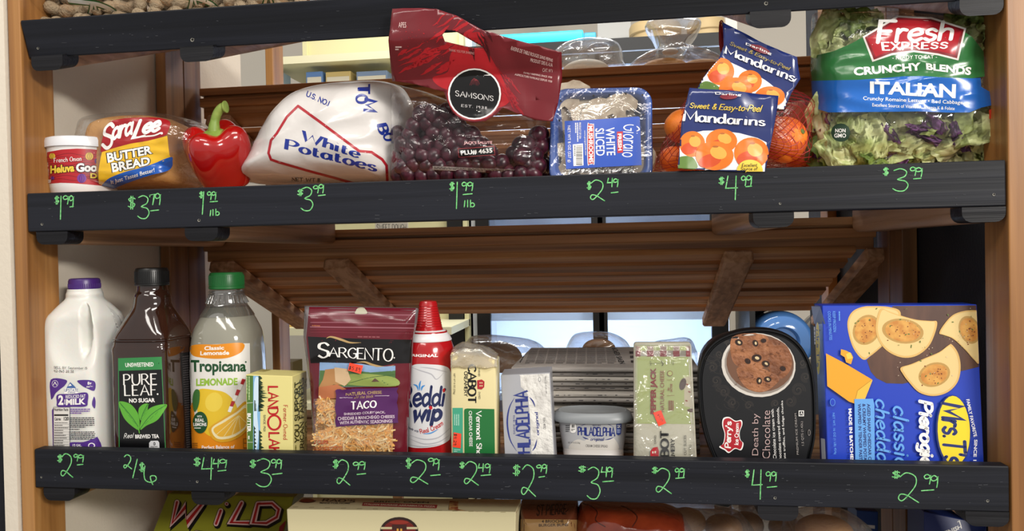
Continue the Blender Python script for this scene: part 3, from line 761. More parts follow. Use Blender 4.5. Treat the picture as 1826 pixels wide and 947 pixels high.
# left gap: bright shelving with boxed goods
M_shy = mat('cream_shelving', 'd9d3a4', 0.6)
sy = 2.0
sh = thing('store_shelving', 'pale yellow store shelving seen through the left of the rack', 'shelving', (W(600, 120, sy).x, sy+.2, 0))
xa, xb = W(476, 120, sy).x, W(795, 120, sy).x
bm = bmesh.new(); add_box(bm, (xa, sy+0.38, 0), (xb, sy+0.4, W(600, 20, sy).z)); obj('back_panel', bm, M_shy, sh)
lv = [W(600, 160, sy).z, W(600, 107, sy+.02).z+.02, W(540, 585, sy).z, W(540, 640, sy).z-.18]
for z in lv: obj('shelf', box((xa, sy+0.0, z-0.03), (xb, sy+0.38, z)), mat('shelving_board', 'e2dcb8', 0.5), sh)
for x in (xa, xb-.02): obj('upright', box((x, sy+.36, 0), (x+.02, sy+.379, W(600, 20, sy).z)), M_shy, sh)
for i, (x0, x1, z, h, col, lb) in enumerate(((478, 500, 0, .10, '9fb4c4', 'grey blue packet leaning at the end of the yellow shelving'), (545, 575, 0, .09, '5d83bd', 'blue boxed goods on the yellow shelving beside the wooden post'), (580, 625, 0, .085, 'c9b273', 'yellow box on the pale shelving behind the potato bag'), (635, 690, 0, .08, '7d93b6', 'dull blue box on the pale shelving right of the yellow box'), (488, 504, 2, .12, 'd39a4a', 'orange printed tub high in the gap above the butter box'), (506, 522, 2, .13, 'dcb55c', 'yellow printed tub in the gap above the butter box'), (488, 520, 3, .16, '6a5a3c', 'dark boxed goods low in the gap above the butter box'))):
    zz = lv[z]; a, b = W(x0, 120 if z == 0 else 570, sy+.05).x, W(x1, 120 if z == 0 else 570, sy+.05).x
    t = thing('boxed_goods', lb, 'boxed goods', ((a+b)/2, sy+.1, zz))
    obj('carton', box((a, sy+.05, zz), (b, sy+.15, zz+h), .003), mat('goods_'+col, col, .5), t)
    obj('label', box((a+.006, sy+.0485, zz+h*.3), (b-.006, sy+.0495, zz+h*.75)), mat('goods_label_'+col, 'd8d2c0', .5), t)
sg = bmesh.new(); add_box(sg, (W(669, 405, 1.6).x, 1.6, W(700, 412, 1.6).z-.02), (W(727, 405, 1.6).x, 1.606, W(700, 397, 1.6).z))
# small hand lettered sign glimpsed in the slot
bv = bvh_of(sg); ss = thing('paper_sign', 'small white hand lettered sign glimpsed under the potato bag shelf', 'sign', (W(700, 405, 1.6).x, 1.6, W(700, 412, 1.6).z-.02))
obj('card', sg, mat('sign_card', 'd6d0c0', .7), ss); a = Art(); a.pen('SWEET DOUGH', (672, 400, 724, 411), ink('2a2a2a'), w=1.3, thin=.8); a.build('lettering', ss, bv, flat=True)
post = bmesh.new(); add_box(post, (W(690, 420, 1.606).x, 1.607, 0), (W(706, 420, 1.606).x, 1.63, W(700, 412, 1.6).z)); obj('stake', post, M_oakB, ss)

# big blue water bottles lying in a rack on the right
M_blue = mat('blue_bottle', '4a78b5', 0.12, coat=0.6)
M_blue_d = mat('blue_bottle_cap', '24437f', 0.3)
br = thing('bottle_rack', 'dark rack holding blue water bottles beyond the shelves', 'bottle rack', (W(1440, 620, 2.0).x, 2.2, 0))
bx0, bx1 = W(1346, 620, 2.0).x, W(1640, 620, 2.0).x
WB = [(1395, 610, 59), (1528, 492, 50), (1510, 615, 55)]
WZ = [W(x, y, 2.0).z-r*spx(2.0, x, y)*.97 for x, y, r in WB]; SZ = [min(WZ[0], WZ[2]), WZ[1]]
for z in SZ: obj('rack_shelf', box((bx0, 1.98, z-.021), (bx1, 2.39, z-.001)), M_frame, br)
for x in (bx0-.02, bx1): obj('upright', box((x, 1.98, 0), (x+.02, 2.4, 1.6)), M_frame, br)
for cx, cy, rpx, lb in ((1395, 610, 59, 'blue water bottle lying end-on behind the ice cream carton'), (1528, 492, 50, 'blue water bottle end glimpsed beside the upper right sloping bearer'), (1510, 615, 55, 'blue water bottle lying beyond the blue pierogi carton')):
    c = W(cx, cy, 2.0); r = rpx*spx(2.0, cx, cy)*.97; c.z = (SZ[1] if cy < 520 else SZ[0])+r; t = thing('water_bottle', lb, 'water bottle', (c.x, 2.0, c.z-r))
    bm = bmesh.new(); c0 = Vector((c.x, 0, c.z))
    add_lathe(bm, [(r*.1, 1.99), (r*.45, 1.995), (r*.52, 1.975), (r*.8, 1.98), (r*.97, 2.0), (r, 2.03), (r, 2.1), (r*.96, 2.115), (r, 2.13), (r, 2.22), (r*.96, 2.235), (r, 2.25), (r, 2.3), (r*.7, 2.36), (r*.25, 2.38)], c0, 48, 'Y')
    bmesh.ops.recalc_face_normals(bm, faces=bm.faces); obj('body', bm, M_blue, t, smooth=50)
    bm = bmesh.new(); add_lathe(bm, [(r*.24, 2.38), (r*.24, 2.43)], c0, 24, 'Y'); bmesh.ops.recalc_face_normals(bm, faces=bm.faces); obj('cap', bm, M_blue_d, t, smooth=40)
# ------------------------------------------------------------------ middle shelf: produce, left to right
WHT = ink('eceae6'); BLK = ink('0d0d0f'); NVY = ink('1d2b66'); RED = ink('b3141c')
F_bag = film('clear_bag', 0.045, 0.012, 16, 0.7, 'fdfdfd', 0.08, 0.32)
F_wrap = film('cling_film', 0.07, 0.02, 24, 0.5, 'fdfdfd', 0.07, 0.5)
F_dull = film('soft_bag', 0.12, 0.10, 14, 0.6, 'f2f2f2', 0.14, 0.5)

# french onion dip tub
Y0 = 0.078; c = W(150, 338, Y0); c.z = ZM
t = thing('dip_tub', 'small red and white onion dip tub with white lid beside the left oak post', 'dip tub', c)
s = spx(Y0, 140, 300); R = 54*s; H = W(147, 250, Y0).z-ZM
bm = bmesh.new(); add_lathe(bm, [(R*.80, 0), (R*.87, .004), (R*.90, H*.16), (R*.905, H*.17), (R*.97, H*.80), (R*.97, H*.86)], c, 64)
bv = bvh_of(bm); body = obj('tub', bm, mat('tub_white', 'dcdad8', .3), t, smooth=35)
bm = bmesh.new(); add_lathe(bm, [(R*.985, H*.82), (R*1.03, H*.83), (R*1.03, H*.93), (R*1.0, H*.985), (R*.93, H*1.0), (R*.9, H*.965), (R*.1, H*.965)], c, 64); obj('lid', bm, mat('lid_white', 'd9dade', .3), t, smooth=35)
a = Art(3.787, 0, 200); rd = random.Random(2)
a.poly([(250, 295), (330, 268), (420, 252), (520, 246), (620, 250), (720, 262), (860, 285), (830, 520), (760, 505), (690, 497), (600, 489), (500, 480), (410, 477), (350, 482), (250, 500)], ink('a81c26'))
for i in range(9):
    y = 285+i*21; a.line([(280+k*50, y+9*math.sin(k*1.3+i)+(k-6)**2*-.4*(-1)) for k in range(11)], 3, ink('6e1018'), True)
for x, y, r, h in ((603, 298, 26, 'd8b23c'), (552, 447, 31, '6d2c8c'), (355, 297, 20, 'd8b23c'), (655, 330, 18, '5c2a78'), (358, 445, 12, '6d2c8c'), (700, 460, 22, 'd8b23c')):
    a.ell(x, y, r, r, ink(h))
    for k in (-.4, 0, .4): a.line([(x+k*r*.5, y-r*.9), (x+k*r*1.3, y), (x+k*r*.5, y+r*.9)], 3, ink('3c1850' if h != 'd8b23c' else '7a5a14'), True)
a.pen('French Onion', ((370, 312), (548, 298), (548, 328), (370, 341)), WHT, w=1.5, thin=.8, serif=.6)
a.out('Heluva', ((345, 362), (505, 348), (503, 402), (345, 416)), ink('e0c040'), BLK, b=.045, ob=.1)
a.out('Good', ((515, 345), (690, 342), (690, 402), (515, 405)), WHT, BLK, b=.045, ob=.1)
a.out('DIP', ((608, 412), (705, 416), (705, 452), (608, 446)), ink('e0c040'), BLK, b=.045, ob=.1)
for i in range(6): a.line([(345+i*12, 218-i*1.8), (346+i*12, 205-i*2)], 3, ink('77787c'))
a.lines((330, 455, 352, 478), 3, WHT)
a.build('printed_wrap', t, bv, 3)

# bread in a clear bag
Yb = 0.115
lo = [(186, 240), (200, 220), (240, 211), (295, 211), (322, 222), (333, 240), (331, 265), (337, 300), (336, 333), (260, 338), (190, 338), (182, 300)]
c = W(258, 338, Yb); c.z = ZM
t = thing('bread_loaf', 'golden brown loaf of bread inside the clear butter bread bag', 'bread', c)
bm = pillow(lo, Yb, .062, .06, 90, 12, 9.0, .0015, 60, 3, ex=.5)
obj('loaf', bm, mat('bread_crust', '9a6532', .7, bump=.5, bscale=90, h2='b98748', vscale=18), t, smooth=60)
t = thing('bread_bag', 'clear plastic bread bag printed red, yellow and blue around a loaf', 'bread bag', c+Vector((0, -.01, 0)))
out = [(168, 338), (168, 290), (174, 235), (188, 214), (240, 207), (300, 206), (345, 214), (385, 232), (402, 255), (392, 285), (352, 310), (345, 334), (260, 340)]
bm = pillow(out, Yb, .072, .065, 130, 16, 9.0, .004, 45, 4, ex=.5); bv = bvh_of(bm)
obj('clear_film', bm, F_bag, t, smooth=180)
a = Art(3.787, 0, 200)
a.poly([(700, 150), (735, 72), (800, 48), (900, 38), (1010, 36), (1100, 44), (1150, 70), (1135, 130), (1110, 160), (1000, 195), (880, 215), (770, 245), (690, 272), (682, 235)], ink('97181f', .25), True)
a.poly([(690, 270), (770, 243), (880, 213), (1000, 194), (1130, 160), (1145, 290), (1160, 312), (1000, 366), (850, 405), (740, 448), (690, 492), (668, 502), (665, 400), (680, 310)], ink('dcae28', .25))
a.poly([(690, 490), (740, 445), (850, 402), (1000, 362), (1150, 303), (1165, 330), (1160, 370), (1120, 400), (1000, 430), (850, 482), (740, 527), (690, 530), (680, 510)], ink('1f56ad', .25), True)
a.pen('S', ((708, 98), (772, 66), (752, 240), (690, 246)), WHT, w=1.5)
a.pen('ara', ((765, 112), (898, 72), (893, 145), (762, 182)), WHT, w=2.0, gap=.6, slant=.2)
a.pen('L', ((905, 62), (985, 50), (975, 160), (900, 178)), WHT, w=1.5, slant=.3)
a.pen('ee', ((975, 82), (1082, 62), (1078, 122), (968, 142)), WHT, w=2.3, gap=.4, slant=.2)
a.line([(905, 172), (970, 165), (1040, 158), (1085, 140)], 10, WHT, True); a.ell(1093, 143, 8, 8, WHT)
a.out('BUTTER', ((722, 278), (1025, 224), (1030, 280), (730, 343)), WHT, BLK, b=.035, ob=.095)
a.out('BREAD', ((752, 345), (1012, 300), (1016, 356), (762, 408)), WHT, BLK, b=.035, ob=.095)
a.t('It Just Tastes Better!', ((748, 458), (1042, 376), (1046, 410), (752, 492)), WHT, b=.01)
a.build('printed_film', t, bv, 3)
bm = bmesh.new()
for k in range(7):
    p = [W(338+k*2, 222+k*9, .06), W(362+k*3, 226+k*8, .07), W(392+k, 238+k*6, .085)]
    add_tube(bm, p, [.0006, .0012, .0006], 5)
obj('gathered_folds', bm, F_dull, t, smooth=180)

# red bell pepper
Yp = 0.082; c = W(393, 332, Yp); c.z = ZM; s = spx(Yp, 388, 290)
t = thing('bell_pepper', 'glossy red bell pepper with a curled green stem beside the bread', 'pepper', c)
bm = bmesh.new(); prof = [(.54, 0), (.70, .05), (.83, .2), (.95, .42), (1.0, .62), (1.0, .78), (.93, .9), (.78, .97), (.56, .985), (.36, .93), (.16, .87), (.05, .855)]
prof = [(p.x, p.y) for p in smooth_path([(r, h, 0) for r, h in prof], False, 3)]
H = W(388, 234, Yp).z-ZM; R = 55*s; rings = []
for r, h in prof:
    ring = []
    for i in range(72):
        an = 2*PI*i/72; lob = 1+.085*math.cos(4*an+.25)+.03*math.cos(3*an); k = 1 if h > .05 else .9
        zz = h*H*(1+.05*math.cos(4*an+.25)*(h > .5)-.0)+(0 if h > .4 else 0)
        ring.append(bm.verts.new(c+Vector((R*r*lob*math.cos(an)*.98, R*r*lob*math.sin(an), max(zz, 0)))))
    rings.append(ring)
for p, q in zip(rings, rings[1:]):
    for i in range(72): bm.faces.new((p[i], p[(i+1) % 72], q[(i+1) % 72], q[i]))
bm.faces.new(rings[0][::-1]); bm.faces.new(rings[-1])
TILT = Matrix.Rotation(math.radians(27), 3, 'X'); pv = c+Vector((0, 0, H*.5))
for v in bm.verts: v.co = pv+TILT@((v.co-pv)*.97)
dz = ZM-min(v.co.z for v in bm.verts)
for v in bm.verts: v.co.z += dz
dip = pv+TILT@Vector((0, 0, H*.36))*.97+Vector((0, 0, dz))
obj('flesh', bm, mat('pepper_red', 'a30d0c', .16, coat=.6, bump=.05, bscale=30, h2='8a0808', vscale=12), t, smooth=180)
bm = bmesh.new(); add_lathe(bm, [(.004, -.004), (.020, -.002), (.023, .002), (.013, .008), (.006, .010)], (0, 0, 0), 20, capends=True)
for v in bm.verts:
    an = math.atan2(v.co.y, v.co.x); k = 1+.14*math.cos(5*an); v.co.x *= k; v.co.y *= k; v.co = dip+TILT@v.co
st = [dip+Vector(q) for q in ((0, 0, -.002), (.001, -.001, .012), (.003, -.001, .024), (.008, -.002, .034), (.015, -.003, .040), (.021, -.003, .041))]
add_tube(bm, smooth_path(st, False, 5), [.0105-.0042*min(1, i/9)+(.0022 if i > 22 else 0) for i in range(26)], 12)
obj('stem', bm, mat('pepper_stem', '6f8a35', .5, bump=.3, bscale=80, h2='8fa24e', vscale=30), t, smooth=60)

# potatoes in a white film bag
Yb = 0.135; c = W(580, 325, Yb); c.z = ZM
t = thing('potato_bag', 'plump white plastic bag of potatoes with blue serif lettering and a red frame', 'potato bag', c)
out = [(446, 326), (452, 300), (468, 262), (492, 215), (520, 188), (552, 164), (600, 153), (660, 148), (700, 150), (725, 165), (738, 210), (735, 280), (728, 326), (640, 329), (540, 330)]
bm = pillow(out, Yb, .095, .09, 160, 24, 3.2, .008, 22, 11, ex=.55); bv = bvh_of(bm)
obj('bag_film', bm, mat('white_film', 'cfcbc8', .22, coat=.4, bump=.35, bscale=28), t, smooth=180)
a = Art(3.157, 420, 140); BL = ink('1d2f86', .25); RD = ink('a3202b', .25)
a.line([(352, 155), (470, 240), (590, 330), (695, 408), (765, 415), (825, 455), (850, 490), (856, 600)], 15, RD, cap=True)
a.line([(352, 155), (290, 215), (232, 310), (200, 348), (186, 420), (200, 456), (240, 470), (400, 517), (560, 560), (700, 600)], 14, RD)
a.pen('White', ((385, 295), (700, 398), (692, 448), (372, 345)), BL, w=2.3, thin=.8, serif=1.0, gap=1.8)
a.pen('Potatoes', ((292, 342), (790, 468), (785, 522), (285, 398)), BL, w=2.3, thin=.8, serif=1.0, gap=1.6)
a.pen('U.S. NO.1', ((408, 72), (530, 130), (520, 155), (398, 98)), BL, w=1.9, gap=1.6)
a.pen('T', ((752, 32), (752, 88), (690, 85), (690, 36)), BL, w=3.0, thin=1.8, serif=1.2)
a.pen('O', ((735, 90), (748, 130), (685, 142), (676, 98)), BL, w=2.8, thin=1.6)
a.pen('M', ((792, 128), (790, 188), (722, 178), (728, 116)), BL, w=2.6, thin=1.4, serif=1.0)
a.pen('B', ((850, 258), (865, 300), (812, 312), (798, 268)), BL, w=3, thin=1.6, serif=1)
a.pen('O', ((880, 305), (892, 340), (842, 352), (830, 318)), BL, w=3, thin=1.6)
a.pen('Y', ((925, 345), (925, 382), (876, 372), (880, 345)), BL, w=3, thin=1.6, serif=1)
a.pen('NET WT.', ((318, 558), (455, 562), (455, 580), (318, 576)), ink('33353a', .3), w=1.7)
a.pen('8', (462, 563, 475, 581), ink('33353a', .3), w=1.7)
a.build('printed_film', t, bv, 3)
bm = bmesh.new(); add_lathe(bm, [(.0035, -.0006), (.0055, 0), (.0035, .0006)], W(473, 241, .07), 20, 'Y'); obj('vent_ring', bm, mat('vent_tan', 'b3a47a', .5), t, smooth=60)

# grapes in a printed bag
Yg = 0.085
gb = thing('grape_bag', 'clear bag of grapes with a dark red printed header, round black badge and handle hole', 'grape bag', (W(840, 320, Yg).x, Yg, ZM))
bo = [(699, 150), (760, 165), (830, 190), (900, 205), (975, 212), (979, 260), (980, 313), (900, 318), (800, 321), (698, 322), (700, 240)]
bm = pillow(bo, Yg, .052, .05, 150, 18, 4.0, .006, 38, 21, ex=.5, sm=False); bvb = bvh_of(bm)
obj('clear_film', bm, film('grape_film', .02, .006, 15, .8, 'fdfdfd', .07, .26), gb, smooth=180)
hd = [(712, 29), (770, 30), (790, 31), (825, 43), (868, 66), (930, 82), (1003, 98), (1002, 140), (995, 182), (985, 216), (955, 214), (915, 200), (897, 192), (884, 205), (866, 216), (844, 219), (822, 213), (806, 200), (797, 180), (792, 164), (740, 150), (698, 143), (702, 110), (708, 70)]
hole = [(799, 74), (806, 66), (820, 68), (868, 92), (850, 93), (802, 84)]
bm = sheet([hd, hole], .020, .007, .006, 22, 5, .0008, yfun=lambda v: -.034*min(1, max(0, (v.z-(TB.z-.055))/.045))); bvh_ = bvh_of(bm)
hdr = obj('printed_header', bm, mat('header_wine', '66101a', .25, coat=.3), gb, smooth=180)
a = Art(2.785, 680, 20); rd = random.Random(9); BR = ink('a3161f', .25); BR2 = ink('8c1520', .25)
def streak(n, f, m, w0, w1):
    for i in range(n):
        x, y, an, l = f(); k = 6
        a.line([(x+math.cos(an)*l*j/k+rd.uniform(-4, 4), y+math.sin(an)*l*j/k+rd.uniform(-4, 4)) for j in range(k+1)], rd.uniform(w0, w1), m, True, taper=True)
a.poly([(255, 330), (330, 300), (345, 210), (420, 120), (500, 110), (530, 200), (600, 330), (640, 440), (560, 480), (440, 420), (300, 380)], BR, True)
streak(26, lambda: (rd.uniform(70, 300), rd.uniform(200, 330), -.45+rd.uniform(-.12, .12), rd.uniform(50, 170)), BR, 6, 20)
streak(14, lambda: (rd.uniform(240, 400), rd.uniform(60, 230), -.7+rd.uniform(-.15, .15), rd.uniform(60, 150)), BR, 6, 18)
streak(14, lambda: (rd.uniform(560, 660), rd.uniform(260, 430), 1.0+rd.uniform(-.15, .15), rd.uniform(50, 140)), BR2, 5, 14)
streak(10, lambda: (rd.uniform(430, 520), rd.uniform(60, 180), 1.15+rd.uniform(-.2, .2), rd.uniform(60, 130)), ink('4a0a12', .25), 6, 14)
for i in range(70): a.ell(rd.uniform(90, 480), rd.uniform(60, 250), rd.uniform(1.2, 3.2), rd.uniform(1.2, 3.2), BR, n=7)
PK = ink('d9b9b4', .3)
a.t('APES', (86, 55, 124, 82), PK, b=.0)
a.lines((70, 172, 102, 195), 2, PK)
a.t('RAISINS DE TABLE ROUGES SANS PEPINS', ((648, 173), (852, 237), (850, 252), (642, 192)), PK, b=0)
a.t('PRODUIT DES E.-U.A', ((742, 233), (850, 258), (850, 276), (740, 250)), PK, b=0)
a.t('CAT. N°1', ((802, 281), (850, 288), (848, 304), (800, 300)), PK, b=0)
a.t('FAMILY FARMING SINCE 1938', ((708, 300), (848, 325), (847, 334), (706, 309)), PK, b=0)
a.t('AGRICULTURE FAMILIALE DEPUIS 1938', ((664, 308), (848, 345), (847, 355), (662, 318)), PK, b=0)
a.t('THANK YOU FOR SHARING', ((335, 185), (462, 203), (460, 215), (337, 198)), ink('c78a86', .3), b=0)
a.ell(463, 413, 137, 133, ink('8f1d26', .25)); a.ell(463, 411, 132, 128, WHT); a.ell(463, 411, 124, 121, ink('0b0a0c', .2))
for i in range(7): a.line([(440+i*8, 370-rd.uniform(0, 8)), (455+i*4, 350-rd.uniform(0, 16)), (480-i*3, 345)], 1.6, ink('7a1f28'), True)
a.pen('SAMSONS', ((370, 394), (557, 422), (555, 446), (369, 421)), ink('c9c6c4'), w=1.5, thin=.8, serif=.7, gap=2.0)
a.pen('EST. 1938', ((400, 463), (524, 475), (523, 487), (399, 475)), ink('b8b4b4'), w=1.5, gap=3)
a.build('printing', gb, bvh_, 3)
a = Art(2.785, 680, 20)
a.t("JACK'S SALUTE", ((410, 647), (550, 645), (550, 662), (410, 664)), ink('d9a7a8'), b=.02)
a.poly([(380, 682), (562, 668), (566, 715), (384, 727)], ink('7c2c30')); a.poly([(384, 686), (558, 673), (562, 711), (388, 723)], ink('100e10'))
a.t('PLU# 4635', ((393, 692), (550, 680), (553, 704), (397, 717)), WHT, b=.03)
a.poly([(255, 768), (672, 786), (672, 806), (255, 786)], ink('b9b4b0')); a.lines(((262, 770), (420, 777), (420, 789), (262, 783)), 2, ink('48464a'), seed=3); a.lines(((430, 777), (664, 787), (664, 802), (430, 792)), 3, ink('48464a'), seed=4)
a.build('lower_print', gb, bvb, 3)
bm = bmesh.new(); bmesh.ops.create_icosphere(bm, subdivisions=3, radius=1)
M_gr = mat('grape_skin', '220a14', .3, h2='451726', vscale=1.2, spec=.35)
def hump(x):     # how high the fruit stands, across the photograph
    return 186+.012*(x-775)**2 if x < 800 else (min(270, 194+(x-800)*.9) if x < 900 else max(228, 275-(x-900)*.9))
gpts = []; rd = random.Random(12)
for row in range(9):
    for lay in range(3):
        px = 708+(row % 2)*8+lay*5
        while px < 976:
            py = 312-row*18+rd.uniform(-3, 3); 
            if py-8 > max(hump(px), 180) and rd.random() < .93: gpts.append((px+rd.uniform(-3, 3), py, lay))
            px += 21+rd.uniform(0, 3)
g0 = None
for i, (px, py, lay) in enumerate(gpts[:290]):
    y = Yg-.026+lay*.019+rd.uniform(-.003, .003); p = W(px, py, y); p.z = max(p.z, ZM+.0105)
    edge = min(1, min(px-698, 980-px)/24); y2 = Yg+(y-Yg)*(.35+.65*edge); p = Vector((p.x, y2, p.z))
    sc_ = (rd.uniform(.0112, .0126),)*2+(rd.uniform(.0126, .0146),)
    if g0 is None:
        g0 = single('grape', 'dark red grape in the clear bag with the red header', 'grape', bm, M_gr, (0, 0, 0), 180, 'grapes in the clear bag'); g0.location = p; g0.scale = sc_
    else:
        dup(g0, p, (rd.uniform(-.5, .5), rd.uniform(-.5, .5), rd.uniform(0, 6)), scale=sc_)

# mushrooms in a blue tray
Yt = 0.05; ctr = W(1072, 306, Yt)
tr = thing('mushroom_tray', 'blue plastic tray of sliced mushrooms standing on edge under cling film', 'mushroom tray', (ctr.x, Yt+.03, ZM))
def rrect(x0, y0, x1, y1, r, n=8):
    P = []
    for cx, cy, a0 in ((x1-r, y0+r, -90), (x1-r, y1-r, 0), (x0+r, y1-r, 90), (x0+r, y0+r, 180)):
        for i in range(n+1): an = math.radians(a0+90*i/n); P.append((cx+r*math.cos(an), cy+r*math.sin(an)))
    return P
lean = lambda z: .055*(z-ZM)
def ring(k, dy, x0=979, y0=149, x1=1164, y1=330, r=30):
    return [W(x, y-.05*(x-1072)*.35, Yt)+Vector((0, dy+lean(W(x, y, Yt).z)*4, 0)) for x, y in rrect(x0+k, y0+k, x1-k, y1-k, max(6, r-k*.5))]
bm = bmesh.new(); prof = [(3, .007), (0, .004), (0, .0), (3, -.002), (9, -.002), (12, .001), (15, .006), (24, .040), (30, .044)]
rs = [[bm.verts.new(p) for p in ring(k, d)] for k, d in prof]; n = len(rs[0])
zmin = min(v.co.z for r in rs for v in r)
for v in bm.verts: v.co.z = max(v.co.z, ZM+.0005)
for p, q in zip(rs, rs[1:]):
    for i in range(n): bm.faces.new((p[i], p[(i+1) % n], q[(i+1) % n], q[i]))
bm.faces.new(rs[-1]); bmesh.ops.recalc_face_normals(bm, faces=bm.faces)
bmesh.ops.solidify(bm, geom=list(bm.faces), thickness=.0009)
obj('tray', bm, mat('tray_blue', '2b529f', .3, coat=.3), tr, smooth=60)
bm = bmesh.new(); fr_ = [ring(k, d) for k, d in ((2, -.0045), (12, -.0048), (30, -.0035), (55, -.0045), (80, -.005))]
rs = [[bm.verts.new(p) for p in r] for r in fr_]
for v in bm.verts: v.co.z = max(v.co.z, ZM+.0008)
for p, q in zip(rs, rs[1:]):
    for i in range(n): bm.faces.new((p[i], p[(i+1) % n], q[(i+1) % n], q[i]))
bm.faces.new(rs[-1]); bmesh.ops.recalc_face_normals(bm, faces=bm.faces); bvf = bvh_of(bm)
obj('cling_film', bm, F_wrap, tr, smooth=180)
a = Art(3.946, 960, 120)
a.poly([(185, 380), (450, 366), (700, 347), (714, 352), (727, 690), (470, 702), (195, 718), (188, 600)], ink('2a4fae', .3))
a.pen('Giorgio', ((712, 410), (700, 630), (560, 632), (570, 402)), WHT, w=.9, slant=.12, gap=1.6)
a.poly([(552, 455), (594, 452), (596, 602), (556, 606)], ink('b3222c')); a.t('FRESH', ((585, 468), (588, 585), (562, 588), (558, 470)), WHT, b=.03)
a.t('WHITE', ((535, 425), (542, 620), (482, 622), (472, 428)), WHT, b=.01)
a.t('SLICED', ((462, 430), (468, 622), (406, 625), (400, 434)), WHT, b=.01)
a.poly([(345, 415), (362, 400), (385, 402), (392, 420), (396, 665), (382, 682), (362, 684), (346, 670)], WHT, True); a.poly([(349, 418), (364, 405), (383, 407), (388, 422), (391, 662), (379, 677), (363, 679), (350, 666)], ink('b3222c'), True)
a.t('MUSHROOMS', ((383, 412), (387, 672), (356, 674), (352, 414)), WHT, b=.03)
a.t('www.giorgiofoods.com', ((333, 445), (340, 620), (326, 621), (320, 447)), WHT, b=0)
a.t('PRODUCT OF USA', ((300, 390), (302, 505), (288, 506), (286, 391)), WHT, b=.01); a.lines(((282, 392), (284, 530), (258, 531), (256, 393)), 2, WHT)
a.t('NET WT 8 OZ (227 g)', ((226, 412), (232, 668), (206, 672), (200, 416)), WHT, b=.0)
a.poly([(243, 545), (314, 538), (318, 692), (248, 697)], WHT)
rd = random.Random(4); y = 552
while y < 686: h = rd.choice((2, 3, 5)); a.rect(266, y, 310, y+h, BLK); y += h+rd.choice((2, 3, 4))
a.lines((252, 552, 262, 686), 1, BLK, 'd')
for x, y in ((158, 240), (388, 202), (500, 198), (615, 188), (732, 197), (148, 377), (738, 335), (744, 488), (750, 640), (632, 732), (515, 738), (400, 745)): a.ell(x, y, 7, 8, BLK, n=12)
a.build('paper_label', tr, bvf, 8, off=.0008)
def slice_mesh(seed):
    rd = random.Random(seed); bm = bmesh.new()
    pr = [(-.024, .004), (-.022, .013), (-.012, .021), (0, .0235), (.012, .021), (.022, .013), (.024, .004), (.020, -.001), (.009, .001), (.0065, -.008), (.008, -.017), (0, -.019), (-.008, -.017), (-.0065, -.008), (-.009, .001), (-.020, -.001)]
    pr = [(p.x*rd.uniform(.94, 1.06), p.y*rd.uniform(.94, 1.06)) for p in smooth_path([(x, y, 0) for x, y in pr], True, 2)]
    A = [bm.verts.new((x, -.003, z)) for x, z in pr]; B = [bm.verts.new((x, .003, z)) for x, z in pr]; k = len(pr)
    f1 = bm.faces.new(A); f2 = bm.faces.new(B[::-1])
    for i in range(k): bm.faces.new((A[i], B[i], B[(i+1) % k], A[(i+1) % k]))
    bmesh.ops.recalc_face_normals(bm, faces=bm.faces); return bm
M_mu = mat('mushroom_flesh', 'd0c1aa', .6, bump=.3, bscale=120, h2='a8957e', vscale=55)
rd = random.Random(8); protos = []
ms = [(1018, 180, -25, 0), (1050, 182, 10, 1), (1080, 188, 30, 1), (1105, 196, -10, 0), (1040, 200, 70, 1), (1070, 205, -40, 0), (1098, 210, 15, 1), (1012, 215, 160, 1), (1025, 240, 40, 2), (1115, 235, -70, 2), (1060, 235, 20, 2), (1090, 255, 100, 2), (1010, 262, 80, 1), (1030, 285, 120, 1), (1012, 300, 30, 0), (1060, 297, -100, 0), (1092, 302, 15, 0), (1122, 300, 70, 0), (1078, 286, 150, 1), (1110, 280, -20, 1), (1140, 262, 200, 2), (1135, 300, 130, 1)]
for i, (px, py, ro, ly) in enumerate(ms):
    p = W(px, py, Yt+.014+.010*ly); p.y += lean(p.z)*4; p.z = max(p.z, ZM+.026)
    rot = (rd.uniform(-.25, .25), math.radians(ro), rd.uniform(-.3, .3))
    lb = 'large pale mushroom slice at the top left inside the blue tray' if i == 0 else 'sliced white mushroom in the blue tray'
    if i < 3:
        o = single('mushroom_slice', lb, 'mushroom slice', slice_mesh(i), M_mu, (0, 0, 0), 40, 'mushroom slices in the tray'); protos.append(o); o.location = p; o.rotation_euler = rot
    else: o = dup(protos[i % 3], p, rot, lb)
    o.scale = (1.05, 1.0, 1.05) if i else (1.3, 1, 1.3)

# mandarins in a red net
Ym = 0.10
nb = thing('mandarin_bag', 'red net bag of mandarins with two navy printed panels', 'mandarin bag', (W(1310, 295, Ym).x, Ym, ZM))
mp = [(1398, 249, 45, -.026, 'large orange mandarin at the right side of the red net bag'), (1217, 226, 34, -.012, 'orange mandarin bulging at the upper left of the red net bag'), (1199, 284, 25, -.012, 'small part hidden mandarin low at the left corner of the net'), (1430, 288, 30, .02, None), (1428, 210, 34, .035, None), (1260, 255, 42, .0, None), (1330, 265, 42, .01, None), (1290, 200, 40, .02, None), (1240, 290, 36, .02, None), (1345, 205, 40, .02, None)]
bm = bmesh.new(); prof = [(.02, .90), (.12, .93), (.35, .90), (.7, .66), (.93, .3), (1, 0), (.93, -.34), (.7, -.66), (.35, -.86), (.10, -.90), (.02, -.86)]
prof = [(p.x, p.y) for p in smooth_path([(r, h, 0) for r, h in prof], False, 3)]
add_lathe(bm, prof[::-1], (0, 0, 0), 40)
M_or = mat('mandarin_peel', 'e8701c', .38, bump=.25, bscale=900, h2='f08a2a', vscale=20)
m0 = None; rd = random.Random(3)
